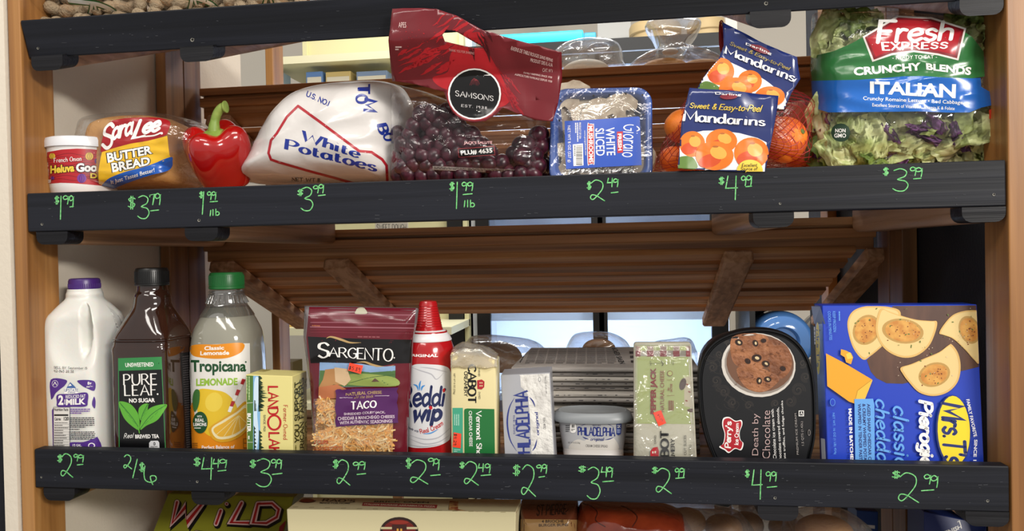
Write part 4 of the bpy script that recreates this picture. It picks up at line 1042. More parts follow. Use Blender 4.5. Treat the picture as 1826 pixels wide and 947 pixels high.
for px, py, r, dy, lb in mp:
    y = Ym+dy; rr = r*spx(y, px, py)*.97; p = W(px, py, y); p.z = max(p.z, ZM+rr*.93)
    rot = (rd.uniform(-.9, .9), rd.uniform(-.9, .9), rd.uniform(0, 6))
    lb = lb or 'orange mandarin deep inside the red net behind the panels'
    if m0 is None:
        m0 = thing('mandarin', lb, 'mandarin', p, 'mandarins in the net'); obj('peel', bm, M_or, None, smooth=180).parent = m0
        b2 = bmesh.new(); add_lathe(b2, [(.11, .915), (.12, .95), (.05, .965)], (0, 0, 0), 8); obj('stem_button', b2, mat('stem_green', '5a6a2a', .6), None, smooth=60).parent = m0
        m0.scale = (rr,)*3; m0.rotation_euler = (1.3, .5, .6)
    else: dup(m0, p, rot, lb, (rr,)*3)
nout = [(1166, 304), (1172, 280), (1188, 240), (1205, 205), (1222, 178), (1245, 165), (1290, 150), (1370, 150), (1420, 165), (1440, 175), (1455, 185), (1452, 205), (1446, 240), (1448, 292), (1400, 298), (1300, 303), (1220, 305)]
def netting(out, Y, tf, tb, N=96, turns=24, ex=.5):
    "crossing diagonal strands over a bag shape"
    O = resample(smooth_path([W(x, y, Y) for x, y in out], True, 4), N); c = sum(O, Vector())/N; bm = bmesh.new(); Mr = 15
    def P(i, j, side):
        s = 1-(j/Mr)**1.2; p = c.lerp(O[i % N], s); h = max(0, 1-s**3.2)**ex
        return Vector((p.x, Y+(-tf if side < 0 else tb)*h, p.z))
    for side in (-1, 1):
        for d in (1, -1):
            for i in range(0, N, 3):
                pts = [P(i+d*j*2, j, side) for j in range(0, Mr-2)]
                add_tube(bm, pts, .00042, 3, cap=False)
    return bm
M_net = mat('red_net', '9c1a22', .5)
obj('net', netting(nout, Ym, .062, .06), M_net, nb)
obj('net_haze', pillow(nout, Ym, .0615, .0595, 90, 10, 3.2, .0, sm=True), film('net_film', .012, .01, 30, .3, 'fbe6e0', .2, .06), nb, smooth=180)
obj('net_tail', netting([(1283, 40), (1289, 38), (1292, 60), (1288, 95), (1283, 80)], .085, .006, .006, 48), M_net, nb)
# the two printed panels
pa = [(1229, 158), (1387, 172), (1385, 188), (1378, 230), (1362, 308), (1300, 307), (1207, 302), (1211, 260), (1214, 222)]
bm = sheet([pa], .008, .010, .006, 20, 31, .0008, yfun=lambda v: .10*max(0, v.z-ZM)*.55-.012); bv = bvh_of(bm)
M_pan = mat('panel_navy', '1f2c63', .22, coat=.3)
obj('front_panel', bm, M_pan, nb, smooth=180)
a = Art(2.784, 1150, 20)
OR1, OR2, OR3, YEL = ink('d8701f', .3), ink('c44b22', .3), ink('e0a046', .3), ink('e2c13f')
def fruit(x, y, r, rx=1.0):
    a.ell(x, y, r*rx, r, OR1); a.ell(x-r*.25*rx, y+r*.35, r*.62*rx, r*.45, OR2, -15); a.ell(x+r*.2*rx, y-r*.2, r*.45*rx, r*.42, OR3, 20); a.ell(x+r*.05*rx, y-r*.62, r*.16*rx, r*.07, ink('a8602a', .3))
a.poly([(168, 650), (215, 610), (290, 594), (370, 592), (470, 606), (560, 630), (604, 652), (594, 800), (160, 788)], WHT)
a.poly([(160, 730), (230, 722), (262, 770), (235, 786), (160, 786)], ink('5c7a38', .3), True)
fruit(235, 660, 64); fruit(380, 645, 60, 1.3); fruit(528, 705, 78, 1.1); fruit(345, 718, 72, 1.32)
a.ell(520, 790, 64, 52, YEL, 0, 24, 180, 360); a.rect(456, 788, 584, 800, YEL)
a.pen('Excellent', (480, 757, 555, 772), BLK, w=1.7, slant=.2); a.pen('Source of', (474, 775, 558, 790), BLK, w=1.7, slant=.2)
a.pen('Sweet & Easy-to-Peel', ((222, 456), (582, 470), (576, 510), (222, 488)), YEL, w=1.3, slant=.25, gap=1.2)
a.pen('Mandarins', ((195, 494), (594, 528), (590, 570), (192, 546)), WHT, w=1.9, thin=.8, serif=.8, gap=1.5)
a.ell(415, 425, 42, 14, ink('7a2230')); a.t('Darling', ((348, 402), (478, 412), (474, 426), (352, 418)), WHT, b=.01)
a.build('front_print', nb, bv, 3, off=.0005)
pb = [(1290, 36), (1320, 54), (1370, 78), (1423, 100), (1428, 140), (1412, 165), (1398, 196), (1360, 190), (1290, 178), (1241, 161), (1258, 132), (1283, 102), (1292, 78)]
bm = sheet([pb], .018, .010, .008, 20, 37, .0008, yfun=lambda v: .10*max(0, v.z-ZM)*.55-.002); bv = bvh_of(bm)
obj('upper_panel', bm, M_pan, nb, smooth=180)
a = Art(2.784, 1150, 20)
a.poly([(372, 240), (440, 262), (520, 300), (600, 345), (660, 395), (700, 440), (690, 490), (560, 470), (400, 440), (253, 392), (300, 320)], WHT, True)
a.poly([(300, 348), (360, 370), (370, 400), (255, 390)], ink('5c7a38', .3), True)
fruit(375, 300, 68); fruit(520, 348, 55, 1.1); fruit(450, 392, 62, 1.35); fruit(620, 425, 50, 1.5)
a.pen('Mandarins', ((402, 175), (748, 312), (735, 352), (398, 212)), WHT, w=1.9, thin=.8, serif=.8, gap=1.5)
a.pen('Sweet & Easy-to-Peel', ((425, 150), (722, 280), (716, 302), (422, 172)), ink('a08c3c'), w=1.3, slant=.25, gap=1.2)
a.ell(570, 190, 55, 16, ink('7a2230'), 22); a.t('Darling', ((500, 155), (630, 208), (625, 222), (498, 170)), WHT, b=.01)
a.build('upper_print', nb, bv, 3, off=.0005)

# salad in a printed bag
Ys = 0.085
sb = thing('salad_bag', 'large clear salad bag with green and blue bands and a red crest beside the mandarins', 'salad bag', (W(1605, 290, Ys).x, Ys, ZM))
so = [(1449, 26), (1505, 23), (1590, 24), (1680, 33), (1750, 42), (1747, 90), (1752, 140), (1762, 168), (1769, 190), (1766, 240), (1768, 282), (1700, 287), (1580, 291), (1450, 296), (1447, 240), (1451, 190), (1446, 130), (1448, 80)]
bm = pillow(so, Ys, .055, .055, 170, 20, 4.5, .007, 30, 51, ex=.5, sm=False); bv = bvh_of(bm)
obj('clear_film', bm, F_bag, sb, smooth=180)
GRN, BLU, BADGE = ink('2d6b39', .22), ink('1d5fb2', .22), ink('a5212b', .22)
a = Art(2.31, 1430, 10)
a.poly([(30, 212), (80, 200), (130, 188), (200, 158), (260, 125), (400, 60), (560, 60), (670, 110), (700, 128), (748, 190), (752, 292), (700, 300), (600, 297), (500, 291), (420, 291), (330, 299), (230, 306), (120, 308), (42, 310)], GRN)
a.poly([(38, 310), (120, 308), (230, 306), (330, 299), (420, 291), (500, 291), (600, 297), (700, 300), (735, 298), (738, 335), (790, 365), (792, 408), (740, 420), (690, 440), (600, 441), (480, 436), (300, 438), (110, 440), (60, 425), (45, 380)], BLU)
a.poly([(250, 128), (392, 42), (532, 48), (676, 94), (644, 226), (560, 205), (460, 192), (370, 205), (290, 232)], ink('d8d2cc')); a.poly([(259, 131), (396, 50), (530, 56), (667, 99), (638, 217), (560, 197), (460, 184), (370, 196), (296, 223)], ink('7a1720'))
a.poly([(270, 136), (398, 60), (528, 64), (655, 105), (630, 204), (560, 187), (460, 175), (370, 186), (303, 211)], BADGE)
a.pen('Fresh', ((312, 64), (620, 68), (616, 140), (312, 152)), WHT, w=1.55, slant=.12, gap=1.2)
a.pen('EXPRESS', ((330, 152), (600, 152), (594, 176), (335, 184)), WHT, w=1.9, gap=2.4)
a.t('- READY TO EAT -', ((372, 206), (556, 204), (556, 218), (372, 223)), WHT, b=.0)
a.t('CRUNCHY', ((212, 256), (488, 234), (492, 266), (215, 290)), WHT, b=.04); a.t('BLENDS', ((510, 236), (698, 254), (694, 288), (512, 264)), WHT, b=.04)
a.t('ITALIAN', ((280, 312), (634, 324), (632, 382), (280, 362)), WHT, b=.035)
a.t('Crunchy Romaine Lettuce • Red Cabbage', ((252, 374), (663, 392), (661, 411), (252, 394)), WHT, b=.005)
a.t('Excellent Source of Vitamin A, Vitamin K & Folate', ((290, 402), (629, 417), (628, 433), (290, 418)), WHT, b=.0)
a.ell(160, 523, 39, 38, ink('16331f')); a.t('NON', (138, 507, 180, 523), WHT, b=.02); a.t('GMO', (134, 527, 182, 544), WHT, b=.02)
a.poly([(768, 430), (782, 425), (784, 462), (770, 468)], ink('d8402a'))
a.build('printed_bands', sb, bv, 3)
def leaf_mesh(seed, w, h, mt):
    rd = random.Random(seed); bm = bmesh.new(); n = 15; V = []
    for i in range(n):
        row = []
        for j in range(n):
            u, v = i/(n-1)*2-1, j/(n-1)*2-1; k = .72+.28*math.cos(v*1.4)*(1+.2*math.sin(seed+v*4)); wob = 1+.12*noise.noise(Vector((u*2, v*2, seed)))
            q = Vector((u*2.2, v*2.2, seed*1.7)); d = .005*noise.noise(q)+.0016*noise.noise(q*2.6)+.004*u*u
            row.append(bm.verts.new((u*w*k*wob, d*1.4, v*h*wob)))
        V.append(row)
    for i in range(n-1):
        for j in range(n-1): bm.faces.new((V[i][j], V[i+1][j], V[i+1][j+1], V[i][j+1]))
    bmesh.ops.solidify(bm, geom=list(bm.faces), thickness=.0009)
    return bm
M_l1 = mat('lettuce_pale', 'dfe2ae', .45, bump=.5, bscale=70, h2='bccb7c', vscale=30)
M_l2 = mat('lettuce_green', 'a9c066', .45, bump=.5, bscale=70, h2='7a9444', vscale=26)
M_l3 = mat('lettuce_rib', 'cfccA2', .45, bump=.4, bscale=50, h2='a0a865', vscale=22)
M_cab = mat('cabbage_purple', '4a2050', .4, bump=.3, bscale=50, h2='7a4a80', vscale=35)
LP = [single('lettuce_leaf', 'torn pale romaine leaf in the clear salad bag', 'lettuce leaf', leaf_mesh(i, .022+.004*(i % 3), .027+.005*(i % 2), m), m, (0, 0, 0), 180, 'romaine pieces in the salad bag') for i, m in enumerate((M_l1, M_l2, M_l1, M_l3))]
CB = single('cabbage_shred', 'purple cabbage strip among the lettuce in the salad bag', 'cabbage strip', leaf_mesh(9, .007, .018, M_cab), M_cab, (0, 0, 0), 180, 'cabbage strips in the salad bag')
rd = random.Random(33); used = set(); cbu = False
spots = []
for row, py in enumerate((38, 62, 84, 205, 216, 228, 242, 256, 268, 278)):
    for k in range(15):
        px = 1474+k*19.5+(row % 2)*10
        if px > 1742 or (row < 3 and px < 1482) or (row < 3 and 1560 < px < 1700): continue
        spots.append((px+rd.uniform(-6, 6), py+rd.uniform(-4, 4)))
for i, (px, py) in enumerate(spots):
    loc = bv.ray_cast(CAM, ray(px, py))[0]
    if loc is None: continue
    e = min(px-1449, 1764-px, (py-24)*1.4)
    p = loc+ray(px, py)*(.013+rd.uniform(0, .030)*min(1, e/60)); p.z = max(p.z, ZM+.02); p.y = min(p.y, Ys+.03)
    rot = (rd.uniform(-.35, .35), rd.uniform(0, 6.2), rd.uniform(-.35, .35)); k = rd.uniform(.8, 1.15)*max(.55, min(1, e/34))
    if py > 212 and rd.random() < .10 or (1575 < px < 1660 and py > 225 and rd.random() < .42):
        if not cbu: o = CB; o.location = p; o.rotation_euler = rot; cbu = True
        else: o = dup(CB, p, rot)
        o.location.y -= .004; continue
    j = rd.choice((0, 1, 2, 2, 3, 0))
    if j not in used: o = LP[j]; o.location = p; o.rotation_euler = rot; used.add(j)
    else: o = dup(LP[j], p, rot)
    o.scale = (k, 1, k)

# peanuts in clear bags on the top shelf
def peanut(seed):
    bm = bmesh.new(); pr = [(.001, -.0195), (.0055, -.0185), (.0085, -.014), (.0092, -.009), (.0075, -.002), (.0072, .001), (.0088, .008), (.0092, .012), (.0072, .0172), (.003, .0198), (.001, .02)]
    pr = [(p.x, p.y) for p in smooth_path([(r, h, 0) for r, h in pr], False, 2)]
    add_lathe(bm, pr, (0, 0, 0), 16, 'X')
    for v in bm.verts:
        q = v.co*420; v.co += v.normal*0; v.co *= 1+.05*noise.noise(q+Vector((seed, 0, 0))); v.co.y += .06*abs(v.co.x)
    return bm
M_pn = mat('peanut_shell', '857158', .75, bump=.9, bscale=260, h2='9c8a70', vscale=60)
PN = [single('peanut', 'unshelled peanut in a clear bag on the top shelf', 'peanut', peanut(i), M_pn, (0, 0, 0), 180, 'peanuts on the top shelf') for i in range(2)]
tz0 = TT.z-.012; first = [False, False]; rd = random.Random(14)
WG = ink('d9dad2', .25); DG = ink('1f5a2c', .25)
for bi, (xa, xb, lb) in enumerate(((80, 268, 'clear bag of unshelled peanuts at the left end of the top shelf'), (262, 402, 'clear bag of unshelled peanuts second from the left post on the top shelf'), (398, 562, 'clear bag of unshelled peanuts third from the left post on the top shelf'))):
    Yn = .075; yb_ = 32-.055*((xa+xb)/2-80)
    zfl = tz0+.25*Yn; po = [(xa, yb_+8), (xa+3, yb_-40), (xa+20, yb_-100), (xb-20, yb_-104), (xb-3, yb_-50), (xb, yb_+4)]
    b = thing('peanut_bag', lb, 'peanut bag', (W((xa+xb)/2, 0, Yn).x, Yn, zfl))
    bm = pillow(po, Yn, .064, .05, 100, 12, 5, .004, 40, 60+bi, sm=True)
    for v in bm.verts: v.co.z = max(v.co.z, tz0+.25*v.co.y+.0005)
    bv = bvh_of(bm); obj('clear_film', bm, F_bag, b, smooth=180)
    for row in range(3):
        for lay in range(2):
            px = xa+16+(row % 2)*9
            while px < xb-10:
                y = Yn-.022+lay*.03; p = W(px, 0, y); p.z = tz0+.25*y+.011+row*.017
                rot = (rd.uniform(0, 6), rd.uniform(-.5, .5), rd.uniform(0, 6)); j = rd.randrange(2)
                if not first[j]: o = PN[j]; o.location = p; o.rotation_euler = rot; first[j] = True
                else: o = dup(PN[j], p, rot)
                px += 22+rd.uniform(-2, 4)
    a = Art(3.788, (xa-80)*.98, -.055*(xa-80))
    A1 = [(480, 8), (560, 14), (640, 24), (700, 42), (750, 66), (786, 98)] if bi != 2 else [(480, 40), (560, 30), (640, 28), (700, 42)]
    a.line([(p[0]-0, p[1]) for p in A1], 44, DG, True, taper=False); a.line([(620, 26), (612, 70), (600, 112)], 34, DG); a.line([(636, 30), (652, 70), (668, 112)], 30, DG)
    a.line([(470, 4)]+A1[1:-1]+[(780, 92)], 26, WG, True); a.line([(622, 26), (615, 70), (604, 108)], 20, WG); a.line([(638, 30), (650, 70), (662, 108)], 14, WG)
    a.build('printed_logo', b, bv, 3)
# ------------------------------------------------------------------ lower shelf, left to right
def sq_half(xl, xr, py, Yf, p=6):
    "centre and half width of a rounded square bottle whose outline reaches from xl to xr in the photograph"
    h = .05; X0 = W((xl+xr)/2, py, Yf+h).x
    for _ in range(60):
        z = W(xl, py, Yf+h).z; us = []
        for i in range(96):
            an = 2*PI*i/96; ca, sa = math.cos(an), math.sin(an); r = (abs(ca)**p+abs(sa)**p)**(-1/p)
            d = Vector((X0+h*r*ca, Yf+h+h*r*sa, z))-CAM; us.append(IW/2+FPX*d.dot(RT)/d.dot(FW))
        a, b = min(us), max(us); k = (xr-xl)/(b-a); X0 += ((xl+xr)/2-(a+b)/2)*spx(Yf+h); h *= k**.7
    return X0, Yf+h, h
# milk jug
Yf = .026; x0, y0, h = sq_half(80, 228, 700, Yf); yc = y0; xc = 150
Z = lambda py: W(xc, py, yc).z
c = Vector((x0, y0, ZL)); mj = thing('milk_jug', 'white plastic half gallon milk jug with a purple cap, left end of the lower shelf', 'milk jug', c)
bm = bmesh.new(); hn = 25*spx(yc, 152, 520)
secs = [(ZL, h*.90, 4), (ZL+.004, h*.97, 5), (ZL+.03, h*.985, 6), (Z(700), h, 6), (Z(655), h, 6), (Z(640), h*1.0, 6), (Z(600), h*.995, 6), (Z(578), h*.985, 6), (Z(564), h*.95, 5), (Z(554), h*.85, 4), (Z(543), h*.71, 3.2), (Z(532), h*.55, 2.6), (Z(524), hn*1.08, 2), (Z(519), hn*1.02, 2), (Z(515), hn, 2)]
P = smooth_path([(z, r, p) for z, r, p in secs], False, 6); bm = bmesh.new()
rings = add_loft(bm, [(q.x, x0, y0, q.y, q.y, q.z) for q in P], 144)
bvj = bvh_of(bm)
# the grip: hollows pressed in either side of an upright handle
def gp(px, py): return W(px, py, Yf+.01)
for v in bm.verts:
    d = v.co-CAM
    f = d.dot(FW); px = IW/2+FPX*d.dot(RT)/f; py = IH/2-FPX*d.dot(UP)/f
    if v.co.y > y0+.01: continue
    def hol(cx, cy, rx, ry, dep, rot=0):
        a_ = math.radians(rot); X, Y_ = px-cx, py-cy; X, Y_ = X*math.cos(a_)+Y_*math.sin(a_), -X*math.sin(a_)+Y_*math.cos(a_)
        q = (X/rx)**2+(Y_/ry)**2
        return dep*(1-q*q)**1.5 if q < 1 else 0
    dd = hol(149, 588, 13, 50, .026, 4)+hol(196, 590, 13, 52, .026, -16)+hol(132, 612, 46, 58, .007)
    v.co.y += dd
bm.normal_update()
obj('body', bm, mat('milk_plastic', 'd9d8d2', .32, sss=.25, bump=.05, bscale=200), mj, smooth=180)
cz = Z(519); bm = bmesh.new(); s = .82*spx(yc, 152, 508); cc = Vector((x0, yc, cz))
add_lathe(bm, [(29*s, 0), (30*s, .001), (30*s, .003), (28.5*s, .0035), (28.5*s, 20*s), (27*s, 24*s), (24*s, 25.5*s)], cc, 48)
for v in bm.verts:
    if .004 < v.co.z-cz < 15*s:
        pass
bmesh.ops.recalc_face_normals(bm, faces=bm.faces)
obj('cap', bm, mat('cap_purple', '43236f', .35), mj, smooth=35)
bm = bmesh.new()
for i in range(48):
    an = 2*PI*i/48; add_tube(bm, [cc+Vector((28.6*s*math.cos(an), 28.6*s*math.sin(an), .005)), cc+Vector((28.6*s*math.cos(an), 28.6*s*math.sin(an), 15*s))], .0005, 5)
obj('cap_ribs', bm, mat('cap_purple', '43236f', .35), mj)
a = Art(2.707, 40, 480); PU = ink('4b2a80'); PU2 = ink('6d4a9c')
a.pen('SELL BY September 15', ((153, 469), (312, 473), (312, 486), (153, 483)), ink('3a3a3a'), w=1.3); a.pen('42-065 20:38'.replace(':', '.'), ((153, 486), (247, 488), (247, 500), (153, 498)), ink('3a3a3a'), w=1.3)
a.poly([(138, 533), (212, 535), (206, 560), (182, 580), (160, 600), (148, 622), (138, 622)], PU, True); a.ell(158, 553, 15, 17, ink('d8d5e0')); a.ell(158, 553, 13, 15, PU); a.line([(150, 560), (158, 545), (166, 560)], 3, WHT)
a.poly([(268, 537), (345, 540), (347, 586), (312, 575), (285, 560)], PU, True); a.t('8g', (315, 543, 333, 562), WHT, b=.02); a.lines((310, 564, 340, 572), 2, WHT)
a.poly([(205, 600), (210, 580), (232, 545), (248, 560), (262, 575), (272, 598)], ink('3d5f9c')); a.poly([(222, 565), (232, 552), (240, 562)], WHT)
a.poly([(203, 574), (270, 574), (272, 600), (203, 602)], WHT); a.pen('UPSTATE', (205, 577, 270, 590), ink('1f3f86'), w=1.7); a.pen('FARMS', (222, 592, 256, 599), ink('1f3f86'), w=1.5)
a.poly([(172, 605), (240, 603), (312, 596), (316, 640), (306, 662), (240, 664), (174, 664), (168, 640)], PU, True)
a.t('2', (175, 608, 200, 655), WHT, b=.04); a.lines((203, 610, 210, 652), 1, WHT, 'u'); a.t('REDUCED FAT', ((211, 608), (306, 604), (306, 620), (211, 624)), WHT, b=.01); a.t('MILK', ((212, 627), (306, 622), (306, 652), (212, 656)), WHT, b=.04)
a.poly([(345, 615), (352, 640), (348, 672), (336, 650)], PU, True)
a.poly([(145, 680), (154, 666), (154, 860), (165, 878), (150, 878)], PU); a.rect(152, 665, 232, 862, ink('3a3a3a')); a.poly([(154, 667), (230, 667), (230, 860), (154, 860)], ink('d6d3ce'))
a.t('Nutrition Facts', (156, 670, 224, 684), BLK, b=.03); a.rect(156, 700, 224, 708, BLK); a.t('Calories', (158, 715, 188, 730), BLK, b=.03); a.t('120', (202, 712, 226, 730), BLK, b=.04)
for i in range(10): a.lines((158, 738+i*12, 226, 744+i*12), 1, ink('3a3a3a'), seed=i); a.line([(156, 748+i*12), (228, 748+i*12)], 1, ink('6a6a6a'))
a.lines((236, 670, 330, 698), 3, PU2, seed=5); a.lines((232, 712, 346, 765), 6, ink('4a4a50'), seed=6); a.lines((232, 768, 300, 775), 1, BLK, seed=9); a.lines((232, 780, 350, 822), 5, ink('4a4a50'), seed=7)
a.poly([(236, 835), (300, 832), (345, 815), (360, 812), (362, 880), (160, 880), (160, 862), (236, 862)], PU, True); a.t('1/2 GAL.', (248, 842, 292, 854), WHT, b=.02); a.t('(1.89L)', (252, 858, 290, 868), WHT, b=.01); a.ell(335, 850, 14, 14, WHT); a.ell(335, 850, 10, 10, PU)
a.build('printed_label', mj, bvj, 3)

# bottle of brewed tea
Yf = .028; x0, y0, h = sq_half(203, 346, 700, Yf); yc = y0; xc = 275; Z = lambda py: W(xc, py, yc).z
c = Vector((x0, y0, ZL)); tb = thing('tea_bottle', 'square dark brown bottle of unsweetened tea with a black cap', 'tea bottle', c)
hn = 23*spx(yc, 275, 515)
secs = [(ZL, h*.88, 5), (ZL+.005, h*.97, 6), (Z(760), h, 7), (Z(640), h, 7), (Z(618), h*1.01, 7), (Z(610), h*.985, 6), (Z(596), h*.97, 5), (Z(580), h*.88, 3.6), (Z(562), h*.74, 2.8), (Z(545), h*.60, 2.3), (Z(528), hn*1.22, 2), (Z(518), hn*1.04, 2), (Z(511), hn, 2), (Z(506), hn, 2)]
P = smooth_path(secs, False, 5); bm = bmesh.new(); add_loft(bm, [(q.x, x0, y0, q.y, q.y, q.z) for q in P], 96); bv = bvh_of(bm)
m = mat('tea_brown', '25130d', .09, coat=.7, bump=.12, bscale=14, h2='3a2016', vscale=6)
obj('bottle', bm, m, tb, smooth=180)
bm = bmesh.new(); s = .83*spx(yc, 277, 495); cc = Vector((x0, yc, Z(509)))
add_lathe(bm, [(31*s, 0), (32*s, .001), (32*s, 4*s), (31*s, 5*s), (31*s, 29*s), (29*s, 34*s), (26*s, 35.5*s)], cc, 64); obj('cap', bm, mat('cap_black', '0c0c0d', .35), tb, smooth=35)
bm = bmesh.new()
for i in range(56):
    an = 2*PI*i/56; d = Vector((31.2*s*math.cos(an), 31.2*s*math.sin(an), 0)); add_tube(bm, [cc+d+Vector((0, 0, 6*s)), cc+d+Vector((0, 0, 28*s))], .0004, 4)
obj('cap_ribs', bm, mat('cap_black', '0c0c0d', .35), tb)
bm = bmesh.new()
for z in (Z(600), Z(604)):
    add_loft(bm, [(z-.0008, x0, y0, h*.985, h*.985, 6), (z, x0, y0, h*1.012, h*1.012, 6), (z+.0008, x0, y0, h*.985, h*.985, 6)], 96)
obj('shoulder_rib', bm, m, tb, smooth=60)
a = Art(2.707, 40, 480); GR = ink('2f7f44'); GR2 = ink('5aa535'); LB_ = ink('09090b', .25)
a.poly([(462, 430), (672, 423), (694, 910), (466, 910)], GR); a.poly([(466, 434), (669, 427), (690, 905), (470, 905)], LB_); a.poly([(464, 432), (671, 425), (675, 484), (464, 491)], GR)
a.t('UNSWEETENED', ((497, 453), (633, 449), (634, 469), (498, 473)), WHT, b=.02)
a.pen('PURE', ((490, 508), (648, 504), (650, 556), (491, 558)), WHT, w=1.35, thin=.7, serif=.8, gap=2.2); a.pen('LEAF', ((494, 560), (648, 558), (650, 608), (496, 610)), WHT, w=1.35, thin=.7, serif=.8, gap=2.2); a.ell(653, 603, 4, 4, WHT)
a.t('NO SUGAR', ((515, 624), (640, 622), (641, 642), (516, 645)), WHT, b=.035)
def tea_leaf(pts, vein):
    a.poly(pts, GR2, True); a.line(vein, 3, ink('2b6a2c'), True)
    for i in range(1, 5):
        k = i/5; x = vein[0][0]+(vein[-1][0]-vein[0][0])*k; y = vein[0][1]+(vein[-1][1]-vein[0][1])*k
        a.line([(x, y), (x+14*(1 if vein[-1][0] > vein[0][0] else -1), y-16)], 2, ink('3f8a30'))
tea_leaf([(566, 775), (540, 765), (500, 730), (478, 690), (467, 640), (520, 650), (555, 690), (566, 730)], [(565, 770), (530, 715), (472, 645)])
tea_leaf([(570, 775), (575, 730), (600, 685), (640, 660), (696, 653), (680, 690), (650, 730), (600, 755)], [(570, 770), (620, 705), (690, 656)])
tea_leaf([(573, 730), (562, 700), (565, 670), (585, 652), (608, 650), (605, 680), (595, 705)], [(574, 725), (586, 690), (606, 652)])
a.line([(566, 735), (563, 765), (567, 790)], 5, GR2, True)
a.pen('Real', ((492, 793), (540, 790), (540, 812), (492, 816)), WHT, w=1.2, slant=.3); a.t('BREWED TEA', ((546, 798), (660, 796), (661, 815), (547, 817)), WHT, b=.03)
a.poly([(614, 838), (622, 828), (655, 827), (662, 836), (664, 900), (614, 900)], ink('c9c9cc')); a.t('0', (634, 834, 644, 850), BLK, b=.03); a.lines((620, 853, 656, 864), 2, ink('333333')); a.lines((490, 862, 598, 872), 1, ink('44444a'))
a.build('label', tb, bv, 3)
a = Art(2.707, 40, 480); a.poly([(760, 405), (818, 398), (835, 890), (790, 890)], ink('141214', .3)); a.lines(((770, 418), (815, 412), (822, 860), (792, 865)), 40, ink('3c383a'), seed=8)
a.build('side_label', tb, bv, 3)

# lemonade carafe
Yf = .074; x0, y0, h = sq_half(338, 474, 640, Yf, 3.6); yc = y0; xc = 404; Z = lambda py: W(xc, py, yc).z
c = Vector((x0, y0, ZL)); lb = thing('lemonade_bottle', 'cloudy lemonade carafe with a green cap and a yellow and white lemon label', 'lemonade bottle', c)
hn = 26*spx(yc, 402, 522)
secs = [(ZL, h*.86, 3.2), (ZL+.006, h*.97, 3.4), (Z(780), h, 3.6), (Z(650), h, 3.6), (Z(630), h*1.005, 3.4), (Z(608), h, 3), (Z(590), h*.965, 2.7), (Z(575), h*.88, 2.4), (Z(560), h*.76, 2.2), (Z(550), h*.66, 2.1), (Z(542), h*.58, 2), (Z(532), hn*1.10, 2), (Z(522), hn*1.0, 2), (Z(517), hn, 2)]
P = smooth_path(secs, False, 5); bm = bmesh.new(); add_loft(bm, [(q.x, x0, y0, q.y, q.y, q.z) for q in P if q.x <= Z(546)], 96); bv = bvh_of(bm)
obj('lemonade', bm, mat('lemonade', '8e8c7f', .10, coat=.6), lb, smooth=180)
bm = bmesh.new(); add_loft(bm, [(q.x, x0, y0, q.y+.0012, q.y+.0012, q.z) for q in P if q.x > Z(565)], 96, cap=False)
for z in (Z(520), Z(524)): add_lathe(bm, [(hn*1.0, -.001), (hn*1.13, -.0006), (hn*1.13, .0006), (hn*1.0, .001)], (x0, y0, z), 64, capends=False)
for i in range(26):
    an = 2*PI*i/26; d = Vector((math.cos(an), math.sin(an), 0)); add_tube(bm, [Vector((x0, y0, Z(526)))+d*hn*1.06, Vector((x0, y0, Z(540)))+d*hn*1.28], [.0010, .0016], 6)
obj('clear_neck', bm, film('clear_plastic', .16, .08, 6, .03, 'dcdcd8', .06, .6), lb, smooth=60)
bm = bmesh.new(); s = .88*spx(yc, 401, 498); cc = Vector((x0, yc, Z(514)))
add_lathe(bm, [(31*s, -.001), (32.5*s, 0), (32.5*s, 4*s), (31.5*s, 5*s), (31.5*s, 25*s), (29*s, 30*s), (24*s, 30.5*s), (22*s, 30*s)], cc, 64); obj('cap', bm, mat('cap_green', '1f6b33', .35), lb, smooth=35)
bm = bmesh.new()
for i in range(60):
    an = 2*PI*i/60; d = Vector((31.7*s*math.cos(an), 31.7*s*math.sin(an), 0)); add_tube(bm, [cc+d+Vector((0, 0, 6*s)), cc+d+Vector((0, 0, 24*s))], .0004, 4)
obj('cap_ribs', bm, mat('cap_green', '1f6b33', .35), lb)
a = Art(2.631, 300, 470); OG = ink('d8871a'); LM = ink('dcb92c'); DGR = ink('1c4a2a')
a.poly([(95, 384), (230, 378), (382, 374), (384, 520), (372, 930), (116, 930), (106, 600)], ink('dedcd6'))
a.poly([(112, 384), (230, 379), (348, 373), (346, 412), (290, 440), (230, 447), (160, 442), (112, 428)], OG, True)
a.t('Classic', ((170, 388), (262, 386), (262, 404), (170, 407)), WHT, b=.03); a.t('Lemonade', ((151, 411), (286, 408), (286, 428), (151, 431)), WHT, b=.03)
a.t('Tropicana', ((106, 452), (366, 456), (364, 522), (108, 526)), DGR, b=.035); a.ell(363, 462, 4, 4, DGR)
a.t('LEMONADE', ((132, 540), (325, 536), (325, 570), (132, 575)), ink('8db53a'), b=.04)
a.poly([(104, 660), (118, 650), (132, 780), (200, 800), (300, 800), (366, 790), (380, 640), (374, 930), (116, 930)], OG)
a.poly([(140, 612), (152, 588), (210, 592), (268, 606), (312, 650), (330, 720), (300, 790), (235, 815), (180, 800), (150, 750), (138, 690)], LM, True); a.ell(215, 650, 40, 46, ink('e3c84a'), 20)
for i, (x, y) in enumerate([(355, 548), (343, 572), (331, 598), (319, 624), (307, 652), (298, 676)]):
    a.poly([(x-9, y-8), (x+7, y-4), (x-4, y+22), (x-18, y+18)], ink('b02a30') if i % 2 == 0 else WHT)
